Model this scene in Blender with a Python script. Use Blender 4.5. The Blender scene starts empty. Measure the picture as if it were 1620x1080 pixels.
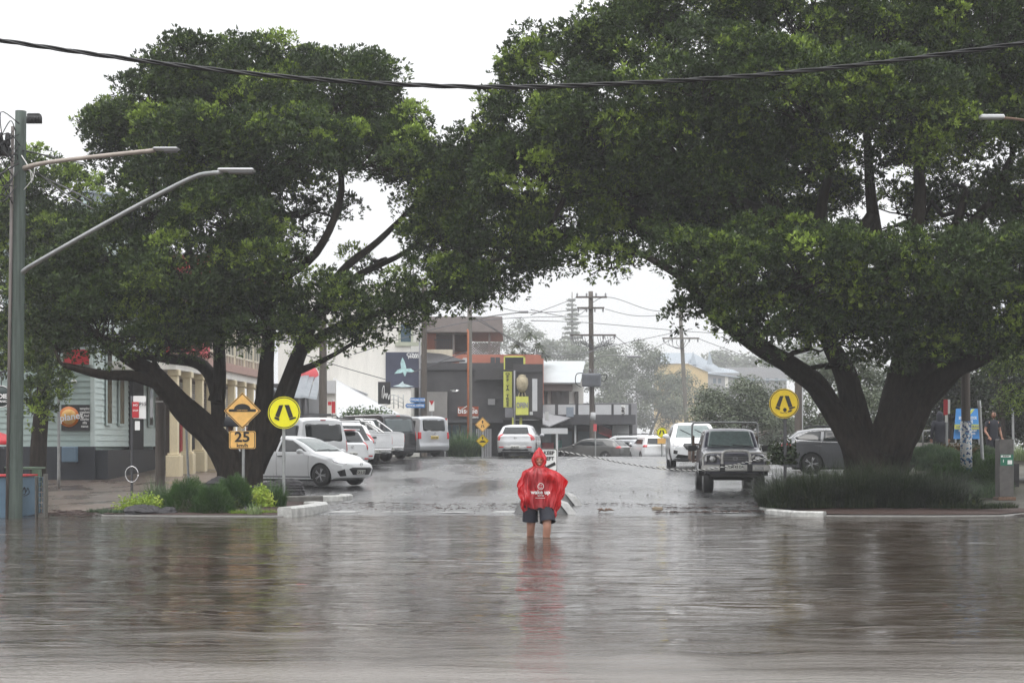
import bpy, bmesh, math, random
import numpy as np
from mathutils import Vector, Matrix
from mathutils.bvhtree import BVHTree
S = bpy.context.scene
COL = S.collection
rad = math.radians
# ------------------------------------------------------------------ camera, sky, sun, exposure
F, CX, HY, HC = 2600.0, 810.0, 704.0, 1.55      # focal length in photo pixels, centre, horizon row, eye height
cam = bpy.data.cameras.new('camera'); camo = bpy.data.objects.new('camera', cam); COL.objects.link(camo)
cam.sensor_width = 36; cam.lens = 36 * F / 1620; cam.shift_y = (HY - 540) / 1620
cam.clip_start = 0.1; cam.clip_end = 5000
camo.location = (0, 0, HC); camo.rotation_euler = (rad(90), 0, 0)
S.camera = camo
SUN_EL, SUN_ROT = rad(62), rad(200)
w = bpy.data.worlds.new('World'); S.world = w; w.use_nodes = True
wn, wl = w.node_tree.nodes, w.node_tree.links
bg = wn['Background']; sky = wn.new('ShaderNodeTexSky'); sky.sky_type = 'NISHITA'; sky.sun_disc = False
sky.sun_elevation = SUN_EL; sky.sun_rotation = SUN_ROT; sky.dust_density = 4; sky.air_density = 1
mx = wn.new('ShaderNodeMixRGB'); mx.inputs[0].default_value = 0.93       # overcast: cloud covers nearly all of the blue
cn = wn.new('ShaderNodeTexNoise'); cn.inputs['Scale'].default_value = 1.6; cn.inputs['Detail'].default_value = 5
cr = wn.new('ShaderNodeValToRGB')
cr.color_ramp.elements[0].position = .3; cr.color_ramp.elements[0].color = (.84, .855, .88, 1)
cr.color_ramp.elements[1].position = .75; cr.color_ramp.elements[1].color = (1, 1, 1, 1)
sc_ = wn.new('ShaderNodeVectorMath'); sc_.operation = 'SCALE'; sc_.inputs['Scale'].default_value = 10.5
wl.new(cn.outputs['Fac'], cr.inputs[0])
wtc = wn.new('ShaderNodeTexCoord'); wsx = wn.new('ShaderNodeSeparateXYZ'); wl.new(wtc.outputs['Generated'], wsx.inputs[0])      # overcast skies are brightest overhead
wmr = wn.new('ShaderNodeMapRange'); wmr.inputs['From Min'].default_value = .05; wmr.inputs['From Max'].default_value = 1; wmr.inputs['To Min'].default_value = .77; wmr.inputs['To Max'].default_value = 2.3
wl.new(wsx.outputs['Z'], wmr.inputs[0])
wsc = wn.new('ShaderNodeVectorMath'); wsc.operation = 'SCALE'; wl.new(cr.outputs[0], wsc.inputs[0]); wl.new(wmr.outputs[0], wsc.inputs['Scale']); wl.new(wsc.outputs[0], sc_.inputs[0])
wl.new(sky.outputs[0], mx.inputs[1]); wl.new(sc_.outputs[0], mx.inputs[2]); wl.new(mx.outputs[0], bg.inputs[0])
bg.inputs[1].default_value = 0.1
sl = bpy.data.lights.new('sun', 'SUN'); sl.energy = 0.8; sl.angle = rad(25); sl.color = (1, .97, .93)
so = bpy.data.objects.new('sun', sl); COL.objects.link(so)
so.rotation_euler = (rad(90) - SUN_EL, 0, rad(180) - SUN_ROT)
S.view_settings.view_transform = 'Standard'; S.view_settings.look = 'None'
S.view_settings.exposure = 0.35; S.view_settings.gamma = 1
S.render.engine = 'CYCLES'
try:
    S.cycles.use_denoising = True; S.cycles.denoiser = 'OPENIMAGEDENOISE'
except Exception: pass
S.cycles.max_bounces = 6; S.cycles.volume_bounces = 1; S.cycles.transparent_max_bounces = 12
S.cycles.caustics_reflective = False; S.cycles.caustics_refractive = False
S.cycles.sample_clamp_indirect = 6

# ------------------------------------------------------------------ geometry of the place
def P(px, py, Y): return Vector(((px - CX) * Y / F, Y, HC + (HY - py) * Y / F))
def sc(Y): return F / Y
def UX(u, Y): return u + 118 / F * Y           # street coordinates: u metres right of the street's axis
def GY(Y): return float(np.interp(Y, [-30, 10, 28, 36.3, 40, 45, 70, 75, 80, 108, 400], [-.6, -.45, -.35, 0, .09, .27, .93, 1.03, 1.0, .3, .3]))
def GL(Y): return float(np.interp(Y, [-30, 10, 28, 36.3, 50, 58, 68, 76, 108, 400], [-.6, -.45, -.35, -.01, .15, .32, .65, .95, .4, .3]))
def GR(Y): return float(np.interp(Y, [-30, 10, 28, 36.0, 38.5, 42, 54, 70, 100, 400], [-.6, -.45, -.35, -.02, .2, .35, .86, 1.2, 1.0, .3]))
def sm(a, b, x):
    t = min(1, max(0, (x - a) / (b - a))); return t * t * (3 - 2 * t)
def H(X, Y):
    u = X - 118 / F * Y
    a = sm(-9.5, -11, u); b = sm(9.5, 11.5, u)
    return GY(Y) * (1 - a - b) + GL(Y) * a + GR(Y) * b
def pxX(px, Y): return (px - CX) * Y / F

# ------------------------------------------------------------------ materials
MATS = {}
def pm(name, col, rough=.6, var=.12, scale=4, metal=0, bump=0, bscale=30, coat=0, spec=.5, emit=0, trans=0, detail=4, streak=None, darkrough=0):
    if name in MATS: return MATS[name]
    m = bpy.data.materials.new(name); m.use_nodes = True; MATS[name] = m
    n, l = m.node_tree.nodes, m.node_tree.links
    b = n['Principled BSDF']
    b.inputs['Roughness'].default_value = rough; b.inputs['Metallic'].default_value = metal
    b.inputs['Specular IOR Level'].default_value = spec; b.inputs['Coat Weight'].default_value = coat
    b.inputs['Coat Roughness'].default_value = .06
    c = tuple(col) + (1,)
    tc = n.new('ShaderNodeTexCoord')
    if var:
        t = n.new('ShaderNodeTexNoise'); t.inputs['Scale'].default_value = scale; t.inputs['Detail'].default_value = detail
        t.inputs['Roughness'].default_value = .65
        if streak:
            mp = n.new('ShaderNodeMapping'); mp.inputs['Scale'].default_value = streak
            l.new(tc.outputs['Object'], mp.inputs[0]); l.new(mp.outputs[0], t.inputs['Vector'])
        else: l.new(tc.outputs['Object'], t.inputs['Vector'])
        r = n.new('ShaderNodeValToRGB')
        r.color_ramp.elements[0].position = .3; r.color_ramp.elements[1].position = .7
        r.color_ramp.elements[0].color = tuple(x * (1 - var) for x in col) + (1,)
        r.color_ramp.elements[1].color = tuple(min(1, x * (1 + var)) for x in col) + (1,)
        l.new(t.outputs['Fac'], r.inputs[0]); l.new(r.outputs[0], b.inputs['Base Color'])
        if darkrough:
            mr = n.new('ShaderNodeMapRange'); mr.inputs['From Min'].default_value = .35; mr.inputs['From Max'].default_value = .65
            mr.inputs['To Min'].default_value = rough; mr.inputs['To Max'].default_value = rough + darkrough
            l.new(t.outputs['Fac'], mr.inputs[0]); l.new(mr.outputs[0], b.inputs['Roughness'])
    else: b.inputs['Base Color'].default_value = c
    if bump:
        t2 = n.new('ShaderNodeTexNoise'); t2.inputs['Scale'].default_value = bscale; t2.inputs['Detail'].default_value = 5
        l.new(tc.outputs['Object'], t2.inputs['Vector'])
        bp = n.new('ShaderNodeBump'); bp.inputs['Strength'].default_value = bump; bp.inputs['Distance'].default_value = .02
        l.new(t2.outputs['Fac'], bp.inputs['Height']); l.new(bp.outputs[0], b.inputs['Normal'])
    if emit:
        b.inputs['Emission Color'].default_value = c; b.inputs['Emission Strength'].default_value = emit
    if trans: b.inputs['Transmission Weight'].default_value = trans
    return m
M = dict(
 white=pm('painted white', (.72, .72, .71), .35, .05, 3),
 cream=pm('cream render', (.66, .60, .48), .6, .08, 2, streak=(4, 4, .6)),
 wallwhite=pm('off white render', (.74, .72, .67), .7, .07, 1.5, streak=(2, 2, .4)),
 post=pm('cream column paint', (.72, .62, .42), .45, .08, 6, streak=(6, 6, 1)),
 black=pm('black plastic', (.012, .012, .013), .45, .2, 8),
 blk=pm('black sign paint', (.02, .02, .022), .5, .1, 8),
 rubber=pm('wet tyre rubber', (.014, .014, .014), .42, .3, 20, bump=.3, bscale=60),
 glass=pm('dark tinted glass', (.008, .011, .012), .05, .1, 2, spec=.5),
 screen=pm('rainy windscreen', (.13, .17, .165), .10, .2, 9, spec=.6),
 glassb=pm('blue grey window glass', (.05, .09, .12), .12, .2, 1, spec=.8),
 chrome=pm('bright metal', (.6, .6, .6), .2, .05, 5, metal=1),
 alloy=pm('alloy wheel metal', (.32, .32, .33), .3, .1, 5, metal=.8),
 steel=pm('galvanised steel', (.34, .35, .35), .4, .15, 9, metal=.6),
 rust=pm('rusty steel frame', (.16, .10, .07), .6, .4, 14, metal=.4),
 lampred=pm('red tail lamp', (.5, .012, .018), .15, .1, 20, coat=.6),
 lampclear=pm('clear headlamp', (.5, .5, .5), .1, .3, 30, metal=.5, coat=.8),
 lampon=pm('lit headlamp', (1, .93, .8), .1, 0, emit=4),
 orange=pm('orange lens', (.7, .2, .02), .2, .1, 20),
 plate=pm('pale number plate', (.62, .62, .58), .4, .05, 20),
 plateY=pm('yellow number plate', (.65, .48, .12), .4, .05, 20),
 text=pm('black lettering', (.01, .01, .01), .5, 0), textw=pm('white lettering', (.85, .85, .84), .5, 0),
 signY=pm('fluorescent yellow sign', (.86, .80, .01), .35, .04, 6, emit=0),
 signYd=pm('worn yellow sign', (.62, .44, .012), .4, .14, 5),
 signO=pm('faded amber sign', (.82, .48, .14), .4, .16, 5),
 signW=pm('white reflective sign', (.78, .78, .76), .4, .04, 6),
 red=pm('red paint', (.48, .02, .03), .45, .12, 5), redp=pm('pinkish red awning', (.55, .07, .08), .6, .15, 3),
 blue=pm('blue sign', (.03, .18, .48), .4, .06, 5), lblue=pm('light blue banner', (.05, .24, .60), .5, .08, 3),
 asph=None,
 kerb=pm('wet kerb concrete', (.115, .11, .10), .35, .22, 7, bump=.4, bscale=40),
 kerbw=pm('white painted kerb', (.46, .46, .44), .35, .38, 5, bump=.25, bscale=40),
 conc=pm('wet concrete', (.25, .235, .215), .3, .2, 3, bump=.3, bscale=30, darkrough=.3),
 mulch=pm('bark mulch', (.045, .024, .018), .75, .55, 18, bump=1, bscale=45),
 rock=pm('dark basalt rock', (.014, .012, .015), .5, .5, 8, bump=1, bscale=14),
 bark=pm('fig bark', (.022, .017, .013), .85, .6, 4, bump=1, bscale=12, streak=(3, 3, .6), spec=.12),
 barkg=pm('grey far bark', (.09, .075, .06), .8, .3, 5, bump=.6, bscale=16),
 polewood=pm('weathered dark pole timber', (.095, .08, .068), .75, .3, 3, bump=.5, bscale=18, streak=(14, 14, .6)),
 polegreen=pm('green stained pole timber', (.062, .082, .070), .7, .45, 2.2, bump=.6, bscale=18, streak=(9, 9, .35)),
 poleg=pm('pale grey pole timber', (.19, .18, .16), .75, .2, 3, bump=.4, bscale=18, streak=(14, 14, .6)),
 board=pm('sage weatherboard', (.36, .45, .43), .55, .08, 3, streak=(1, 1, 6)),
 boardp=pm('pale sage weatherboard', (.55, .64, .62), .55, .06, 3, streak=(1, 1, 6)),
 boardg=pm('grey weatherboard', (.33, .37, .41), .55, .1, 3, streak=(1, 1, 6)),
 navy=pm('dark navy plinth', (.013, .017, .026), .5, .2, 3),
 dark=pm('dark interior', (.012, .012, .014), .8, .2, 2), wallblk=pm('charcoal wall', (.060, .058, .062), .65, .22, 1.2),
 charc=pm('charcoal trim', (.05, .05, .055), .5, .15, 3),
 terra=pm('terracotta render', (.42, .15, .10), .7, .1, 2), browng=pm('brown grey fascia', (.20, .17, .16), .6, .12, 2),
 tin=pm('pale tin roof', (.38, .41, .42), .35, .06, 1), tind=pm('blue grey tin roof', (.22, .26, .30), .4, .08, 1),
 panelw=pm('white panel', (.54, .55, .56), .5, .05, 2), grey=pm('mid grey', (.25, .25, .26), .5, .1, 3),
 yellowh=pm('yellow house wall', (.60, .45, .22), .7, .05, 1),
 lime=pm('lime yellow sign paint', (.60, .62, .12), .5, .06, 2),
 skin=pm('skin', (.46, .24, .17), .5, .08, 12), hair=pm('brown hair', (.05, .028, .018), .6, .3, 40),
 navyc=pm('navy cloth', (.008, .010, .020), .7, .2, 20, bump=.3, bscale=60), shirt=pm('dark grey shirt', (.055, .05, .055), .8, .2, 12),
 teeth=pm('teeth', (.8, .78, .74), .3, 0), lips=pm('lips', (.35, .10, .09), .5, 0), eyew=pm('eye', (.02, .015, .012), .2, 0),
 cable=pm('black cable sheath', (.012, .012, .013), .4, .2, 8), wire=pm('grey wire', (.09, .09, .10), .5, .1, 3),
 mosaic=None, stainl=pm('brushed bollard', (.10, .095, .09), .4, .25, 6, metal=.3), greenp=pm('green info plate', (.01, .14, .08), .4, .05, 5),
 bluep=pm('blue grey painted panel', (.10, .17, .24), .5, .15, 4), lin=pm('road paint', (.40, .40, .39), .4, .3, 9, darkrough=.2),
)
def car_paint(name, c, metal=0): return pm(name, c, .28, .03, 2, coat=.7, metal=metal)
CP = dict(w=car_paint('white car paint', (.76, .77, .78)), s=car_paint('silver car paint', (.42, .43, .45), .5), k=car_paint('black car paint', (.012, .012, .016)),
          g=car_paint('grey car paint', (.13, .135, .145), .4), n=car_paint('dark navy car paint', (.055, .055, .08), .25), d=car_paint('dull grey car paint', (.12, .12, .115), .3))

def leafmat(name, dark, mid, light, rough=.42, transl=.22):
    m = bpy.data.materials.new(name); m.use_nodes = True
    n, l = m.node_tree.nodes, m.node_tree.links; b = n['Principled BSDF']; out = n['Material Output']
    a = n.new('ShaderNodeAttribute'); a.attribute_name = 'tint'
    r = n.new('ShaderNodeValToRGB'); e = r.color_ramp.elements
    e[0].position = 0; e[0].color = dark + (1,); e[1].position = 1; e[1].color = light + (1,)
    x = e.new(.55); x.color = mid + (1,)
    l.new(a.outputs['Fac'], r.inputs[0]); l.new(r.outputs[0], b.inputs['Base Color'])
    b.inputs['Roughness'].default_value = rough; b.inputs['Specular IOR Level'].default_value = .32
    t = n.new('ShaderNodeBsdfTranslucent'); l.new(r.outputs[0], t.inputs[0])
    mxs = n.new('ShaderNodeMixShader'); mxs.inputs[0].default_value = transl
    l.new(b.outputs[0], mxs.inputs[1]); l.new(t.outputs[0], mxs.inputs[2]); l.new(mxs.outputs[0], out.inputs[0])
    return m
LM = dict(
 fig=leafmat('fig leaves', (.012, .024, .007), (.052, .088, .020), (.29, .40, .06), .5, .16),
 far=leafmat('haze paled leaves', (.065, .085, .05), (.11, .135, .08), (.18, .21, .13)),  # leaf colours made paler to paint in some of the distance haze
 grass=leafmat('strappy leaves', (.008, .016, .006), (.022, .040, .012), (.09, .11, .03)),
 green=leafmat('fine green shrub', (.025, .06, .016), (.055, .12, .028), (.12, .20, .045)),
 lime=leafmat('lime shrub leaves', (.16, .26, .03), (.30, .42, .05), (.48, .55, .10)),
 bushg=leafmat('dusty green shrub', (.05, .09, .05), (.10, .16, .08), (.2, .26, .12)),
 pale=leafmat('pale strappy leaves', (.18, .26, .10), (.32, .40, .20), (.5, .55, .35)),
)

# ------------------------------------------------------------------ object helpers
def tag(o, label=None, cat=None, group=None, kind=None):
    if label: o['label'] = label
    if cat: o['category'] = cat
    if group: o['group'] = group
    if kind: o['kind'] = kind
    return o
def thing(name, label, cat, loc=(0, 0, 0), rz=0, group=None):
    o = bpy.data.objects.new(name, None); COL.objects.link(o); o.location = loc; o.rotation_euler = (0, 0, rz)
    o.empty_display_size = .2
    return tag(o, label, cat, group)
def link(name, me, mat, parent=None):
    o = bpy.data.objects.new(name, me); COL.objects.link(o)
    if mat:
        for m_ in (mat if isinstance(mat, (list, tuple)) else [mat]): me.materials.append(m_)
    if parent: o.parent = parent
    return o
class MB:
    def __init__(s, off=None): s.v = []; s.f = []; s.sm = []; s.mi = []; s.M = Matrix(); s.off = Vector(off) if off is not None else None; s.mat = 0
    def add(s, vs, fs, smooth=False):
        b = len(s.v)
        s.v += [s.M @ Vector(v) for v in vs]
        s.f += [tuple(i + b for i in f) for f in fs]; s.sm += [smooth] * len(fs); s.mi += [s.mat] * len(fs)
        return s
    def box(s, a, b, bev=0):
        x0, y0, z0 = a; x1, y1, z1 = b
        if x0 > x1: x0, x1 = x1, x0
        if y0 > y1: y0, y1 = y1, y0
        if z0 > z1: z0, z1 = z1, z0
        if not bev:
            return s.add([(x0, y0, z0), (x1, y0, z0), (x1, y1, z0), (x0, y1, z0), (x0, y0, z1), (x1, y0, z1), (x1, y1, z1), (x0, y1, z1)],
                         [(3, 2, 1, 0), (4, 5, 6, 7), (0, 1, 5, 4), (1, 2, 6, 5), (2, 3, 7, 6), (3, 0, 4, 7)])
        r = bev
        def ring(z, i): return [(x0 + i, y0 + r, z), (x0 + r, y0 + i, z), (x1 - r, y0 + i, z), (x1 - i, y0 + r, z), (x1 - i, y1 - r, z), (x1 - r, y1 - i, z), (x0 + r, y1 - i, z), (x0 + i, y1 - r, z)]
        vs = ring(z0, r) + ring(z0 + r, 0) + ring(z1 - r, 0) + ring(z1, r)
        fs = [tuple(range(7, -1, -1)), tuple(range(24, 32))]
        for k in range(3):
            for j in range(8):
                a_ = k * 8 + j; b_ = k * 8 + (j + 1) % 8; fs.append((a_, b_, b_ + 8, a_ + 8))
        return s.add(vs, fs)
    def tube(s, pts, r, n=8, cap=True, smooth=True, flute=0):
        pts = [Vector(p) for p in pts]; k = len(pts)
        rs = r if isinstance(r, (list, tuple)) else [r] * k
        vs = []; up = None
        for i, p in enumerate(pts):
            t = (pts[min(i + 1, k - 1)] - pts[max(i - 1, 0)])
            if t.length < 1e-9: t = Vector((0, 0, 1))
            t.normalize()
            if up is None:
                up = t.cross(Vector((0.13, .31, 1)) if abs(t.z) < .9 else Vector((1, .1, .05))).normalized()
            up = (up - t * up.dot(t))
            if up.length < 1e-6: up = t.orthogonal()
            up.normalize(); w_ = t.cross(up)
            for j in range(n):
                a = 2 * math.pi * j / n; vs.append(p + (up * math.cos(a) + w_ * math.sin(a)) * (rs[i] * (1 + flute * (math.sin(a * 5 + i * .22) * .5 + math.sin(a * 9 - i * .35 + 1) * .35 + math.sin(a * 3 + i * .5) * .4)) if flute else rs[i]))
        fs = [(i * n + j, i * n + (j + 1) % n, (i + 1) * n + (j + 1) % n, (i + 1) * n + j) for i in range(k - 1) for j in range(n)]
        if cap: fs += [tuple(range(n - 1, -1, -1)), tuple(range((k - 1) * n, k * n))]
        return s.add(vs, fs, smooth)
    def cyl(s, a, b, r0, r1=None, n=12): return s.tube([a, b], [r0, r0 if r1 is None else r1], n)
    def lathe(s, prof, n=24, axis='z', c=(0, 0, 0), smooth=True):
        vs = []
        for (r, h) in prof:
            for j in range(n):
                a = 2 * math.pi * j / n; x, y = r * math.cos(a), r * math.sin(a)
                vs.append({'z': (c[0] + x, c[1] + y, c[2] + h), 'y': (c[0] + x, c[1] + h, c[2] + y), 'x': (c[0] + h, c[1] + x, c[2] + y)}[axis])
        k = len(prof)
        fs = [(i * n + j, i * n + (j + 1) % n, (i + 1) * n + (j + 1) % n, (i + 1) * n + j) for i in range(k - 1) for j in range(n)]
        fs += [tuple(range(n - 1, -1, -1)), tuple(range((k - 1) * n, k * n))]
        return s.add(vs, fs, smooth)
    def prism(s, poly, y0, y1):      # polygon in (x,z), extruded along y
        n = len(poly)
        return s.add([(x, y0, z) for x, z in poly] + [(x, y1, z) for x, z in poly],
                     [tuple(range(n)), tuple(range(2 * n - 1, n - 1, -1))] + [(i, i + n, (i + 1) % n + n, (i + 1) % n) for i in range(n)])
    def slab(s, poly, z0, z1):       # polygon in (x,y), extruded up; z may be functions of (x,y)
        n = len(poly); f0 = z0 if callable(z0) else (lambda x, y: z0); f1 = z1 if callable(z1) else (lambda x, y: z1)
        return s.add([(x, y, f0(x, y)) for x, y in poly] + [(x, y, f1(x, y)) for x, y in poly],
                     [tuple(range(n - 1, -1, -1)), tuple(range(n, 2 * n))] + [(i, (i + 1) % n, (i + 1) % n + n, i + n) for i in range(n)])
    def boards(s, x0, x1, z0, z1, y=0, step=.2, t=.025):   # lapped weatherboards on the plane y facing -y
        z = z0
        while z < z1 - 1e-4:
            e = min(z + step, z1)
            s.add([(x0, y - t, z), (x1, y - t, z), (x1, y - .002, e), (x0, y - .002, e), (x0, y, z), (x1, y, z)], [(0, 1, 2, 3), (5, 4, 3, 2)[:0] or (4, 5, 1, 0)])
            z = e
        return s
    def build(s, name, mat, parent=None, off=None):
        off = Vector(off) if off is not None else s.off
        me = bpy.data.meshes.new(name)
        me.from_pydata([tuple(v - off) if off is not None else tuple(v) for v in s.v], [], s.f)
        me.polygons.foreach_set('use_smooth', s.sm); me.polygons.foreach_set('material_index', s.mi)
        me.update()
        return link(name, me, mat, parent)
def arrmesh(name, V, Fq, tint=None):
    me = bpy.data.meshes.new(name); n = len(Fq); k = Fq.shape[1]
    me.vertices.add(len(V)); me.vertices.foreach_set('co', V.astype(np.float32).ravel())
    me.loops.add(n * k); me.loops.foreach_set('vertex_index', Fq.astype(np.int32).ravel())
    me.polygons.add(n); me.polygons.foreach_set('loop_start', np.arange(0, n * k, k, dtype=np.int32))
    me.polygons.foreach_set('loop_total', np.full(n, k, dtype=np.int32))
    if tint is not None:
        a = me.attributes.new('tint', 'FLOAT', 'POINT'); a.data.foreach_set('value', tint.astype(np.float32))
    me.update(calc_edges=True); me.validate()
    return me
def text_mesh(s, size, bold=0, ext=.003, align='CENTER', sx=1, spacing=1):
    c = bpy.data.curves.new('t', 'FONT'); c.body = s; c.size = size; c.extrude = ext; c.offset = bold; c.resolution_u = 3
    c.align_x = align; c.align_y = 'CENTER'; c.space_character = spacing
    o = bpy.data.objects.new('t', c); me = bpy.data.meshes.new_from_object(o)
    bpy.data.objects.remove(o); bpy.data.curves.remove(c)
    for v in me.vertices: v.co.x *= sx
    return me
def text(s, size, mat, parent, loc, rz=0, bold=.0, name='lettering', sx=1, rot=0, spacing=1, ext=.003):
    """text standing upright, readable from -y in the parent's frame"""
    me = text_mesh(s, size, bold * size, sx=sx, spacing=spacing, ext=ext)
    me.transform(Matrix.Translation(loc) @ Matrix.Rotation(rz, 4, 'Z') @ Matrix.Rotation(rad(90), 4, 'X') @ Matrix.Rotation(rot, 4, 'Z'))
    me.name = name; me.materials.clear()
    return link(name, me, mat, parent)

def ell(cx, cz, rx, rz_, n=24, a0=0): return [(cx + rx * math.cos(a0 + 2 * math.pi * i / n), cz + rz_ * math.sin(a0 + 2 * math.pi * i / n)) for i in range(n)]
def rrect(cx, cz, w_, h, r, n=4):
    o = []
    for sx, sz, a in ((1, 1, 0), (-1, 1, 90), (-1, -1, 180), (1, -1, 270)):
        for i in range(n + 1):
            t = rad(a + 90 * i / n); o.append((cx + sx * (w_ / 2 - r) + r * math.cos(t), cz + sz * (h / 2 - r) + r * math.sin(t)))
    return o

# ------------------------------------------------------------------ foliage
rng = np.random.default_rng(7)
def rdir(n):
    v = rng.normal(size=(n, 3)); return v / np.linalg.norm(v, axis=1)[:, None]
def leaf_arrays(C, R, T, nper, L, Wd, flat=.75, up=.95, out=.9, rnd=.5, shell=.33):
    C = np.asarray(C, float); R = np.asarray(R, float); T = np.asarray(T, float)
    cnt = np.maximum(3, (nper * (R / R.mean()) ** 2).astype(int)); idx = np.repeat(np.arange(len(C)), cnt); n = len(idx)
    d = rdir(n); rr = rng.random(n) ** shell
    p = C[idx] + d * (R[idx] * rr)[:, None] * np.array([1, 1, flat])
    nr = d * out + np.array([0, 0, up]) + rng.normal(size=(n, 3)) * rnd; nr /= np.linalg.norm(nr, axis=1)[:, None]
    a = np.cross(nr, rdir(n)); a /= np.linalg.norm(a, axis=1)[:, None] + 1e-9; b = np.cross(nr, a)
    l_ = (L * rng.uniform(.65, 1.25, n))[:, None]; w_ = (Wd * rng.uniform(.7, 1.2, n))[:, None]
    V = np.empty((n, 4, 3)); V[:, 0] = p - a * l_ / 2; V[:, 1] = p + b * w_ / 2; V[:, 2] = p + a * l_ / 2; V[:, 3] = p - b * w_ / 2
    t = np.clip(T[idx] + rng.normal(size=n) * .13, 0, 1)
    return V.reshape(-1, 3), np.arange(n * 4).reshape(-1, 4), np.repeat(t, 4)
def spray_arrays(C, R, T, nros, nleaf, L, Wd, flat=.75):
    """leaves set in rosettes at the twig ends of every clump"""
    C = np.asarray(C, float); R = np.asarray(R, float); T = np.asarray(T, float)
    cnt = np.maximum(3, (nros * (R / R.mean()) ** 2).astype(int)); idx = np.repeat(np.arange(len(C)), cnt); n = len(idx)
    d = rdir(n); d[:, 2] = np.where(rng.random(n) < .6, np.abs(d[:, 2]), d[:, 2])
    c = C[idx] + d * (R[idx] * rng.uniform(.55, 1.05, n))[:, None] * np.array([1, 1, flat])
    od = d + np.array([0, 0, .55]) + rng.normal(size=(n, 3)) * .25; od /= np.linalg.norm(od, axis=1)[:, None]
    t = np.clip(T[idx] + rng.normal(size=n) * .13, 0, 1)
    j = np.repeat(np.arange(n), nleaf); m = len(j)
    a = od[j] + rng.normal(size=(m, 3)) * .62; a /= np.linalg.norm(a, axis=1)[:, None]
    b = np.cross(a, np.array([0, 0, 1]) + rng.normal(size=(m, 3)) * .8); b /= np.linalg.norm(b, axis=1)[:, None] + 1e-9
    l_ = (L * rng.uniform(.6, 1.25, m))[:, None]; w_ = (Wd * rng.uniform(.7, 1.2, m))[:, None]; p = c[j] + a * rng.uniform(0, .05, m)[:, None]
    V = np.empty((m, 4, 3)); V[:, 0] = p; V[:, 1] = p + a * l_ * .55 + b * w_ / 2; V[:, 2] = p + a * l_; V[:, 3] = p + a * l_ * .55 - b * w_ / 2
    return V.reshape(-1, 3), np.arange(m * 4).reshape(-1, 4), np.repeat(np.clip(t[j] + rng.normal(size=m) * .06, 0, 1), 4)
def clumps_in(lobes, k=2.2, rmin=.35, rmax=.65, low=-.55):
    C = []; R = []; own = []
    for i, (c, r, dens) in enumerate(lobes):
        area = 4 * math.pi * ((r[0] * r[1]) ** 1.6 / 3 + (r[0] * r[2]) ** 1.6 / 3 + (r[1] * r[2]) ** 1.6 / 3) ** (1 / 1.6)
        n = max(4, int(area * k * dens)); d = rdir(n * 3)
        keep = (d[:, 2] > low) | (rng.random(len(d)) < .3); d = d[keep][:n]
        q = np.array(c) + d * np.array(r) * rng.uniform(.62, 1.03, len(d))[:, None]
        C.append(q); R.append(rng.uniform(rmin, rmax, len(d))); own += [i] * len(d)
    return np.vstack(C), np.concatenate(R), np.array(own)
def curve_pts(a, b, sag=0, n=6, wob=.0):
    a = Vector(a); b = Vector(b); o = []
    for i in range(n + 1):
        t = i / n; p = a.lerp(b, t); p.z += sag * 4 * t * (1 - t)
        if 0 < i < n and wob: p += Vector(rng.normal(size=3)) * wob
        o.append(p)
    return o
def smooth_path(pts, rs, n=5):
    out = []; ro = []; k = len(pts); pts = [Vector(p) for p in pts]
    for i in range(k - 1):
        p0 = pts[max(i - 1, 0)]; p1 = pts[i]; p2 = pts[i + 1]; p3 = pts[min(i + 2, k - 1)]
        for j in range(n):
            t = j / n
            out.append(.5 * ((2 * p1) + (p2 - p0) * t + (2 * p0 - 5 * p1 + 4 * p2 - p3) * t * t + (3 * p1 - p0 - 3 * p2 + p3) * t ** 3))
            ro.append(rs[i] * (1 - t) + rs[i + 1] * t)
    out.append(pts[-1]); ro.append(rs[-1]); return out, ro
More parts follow.
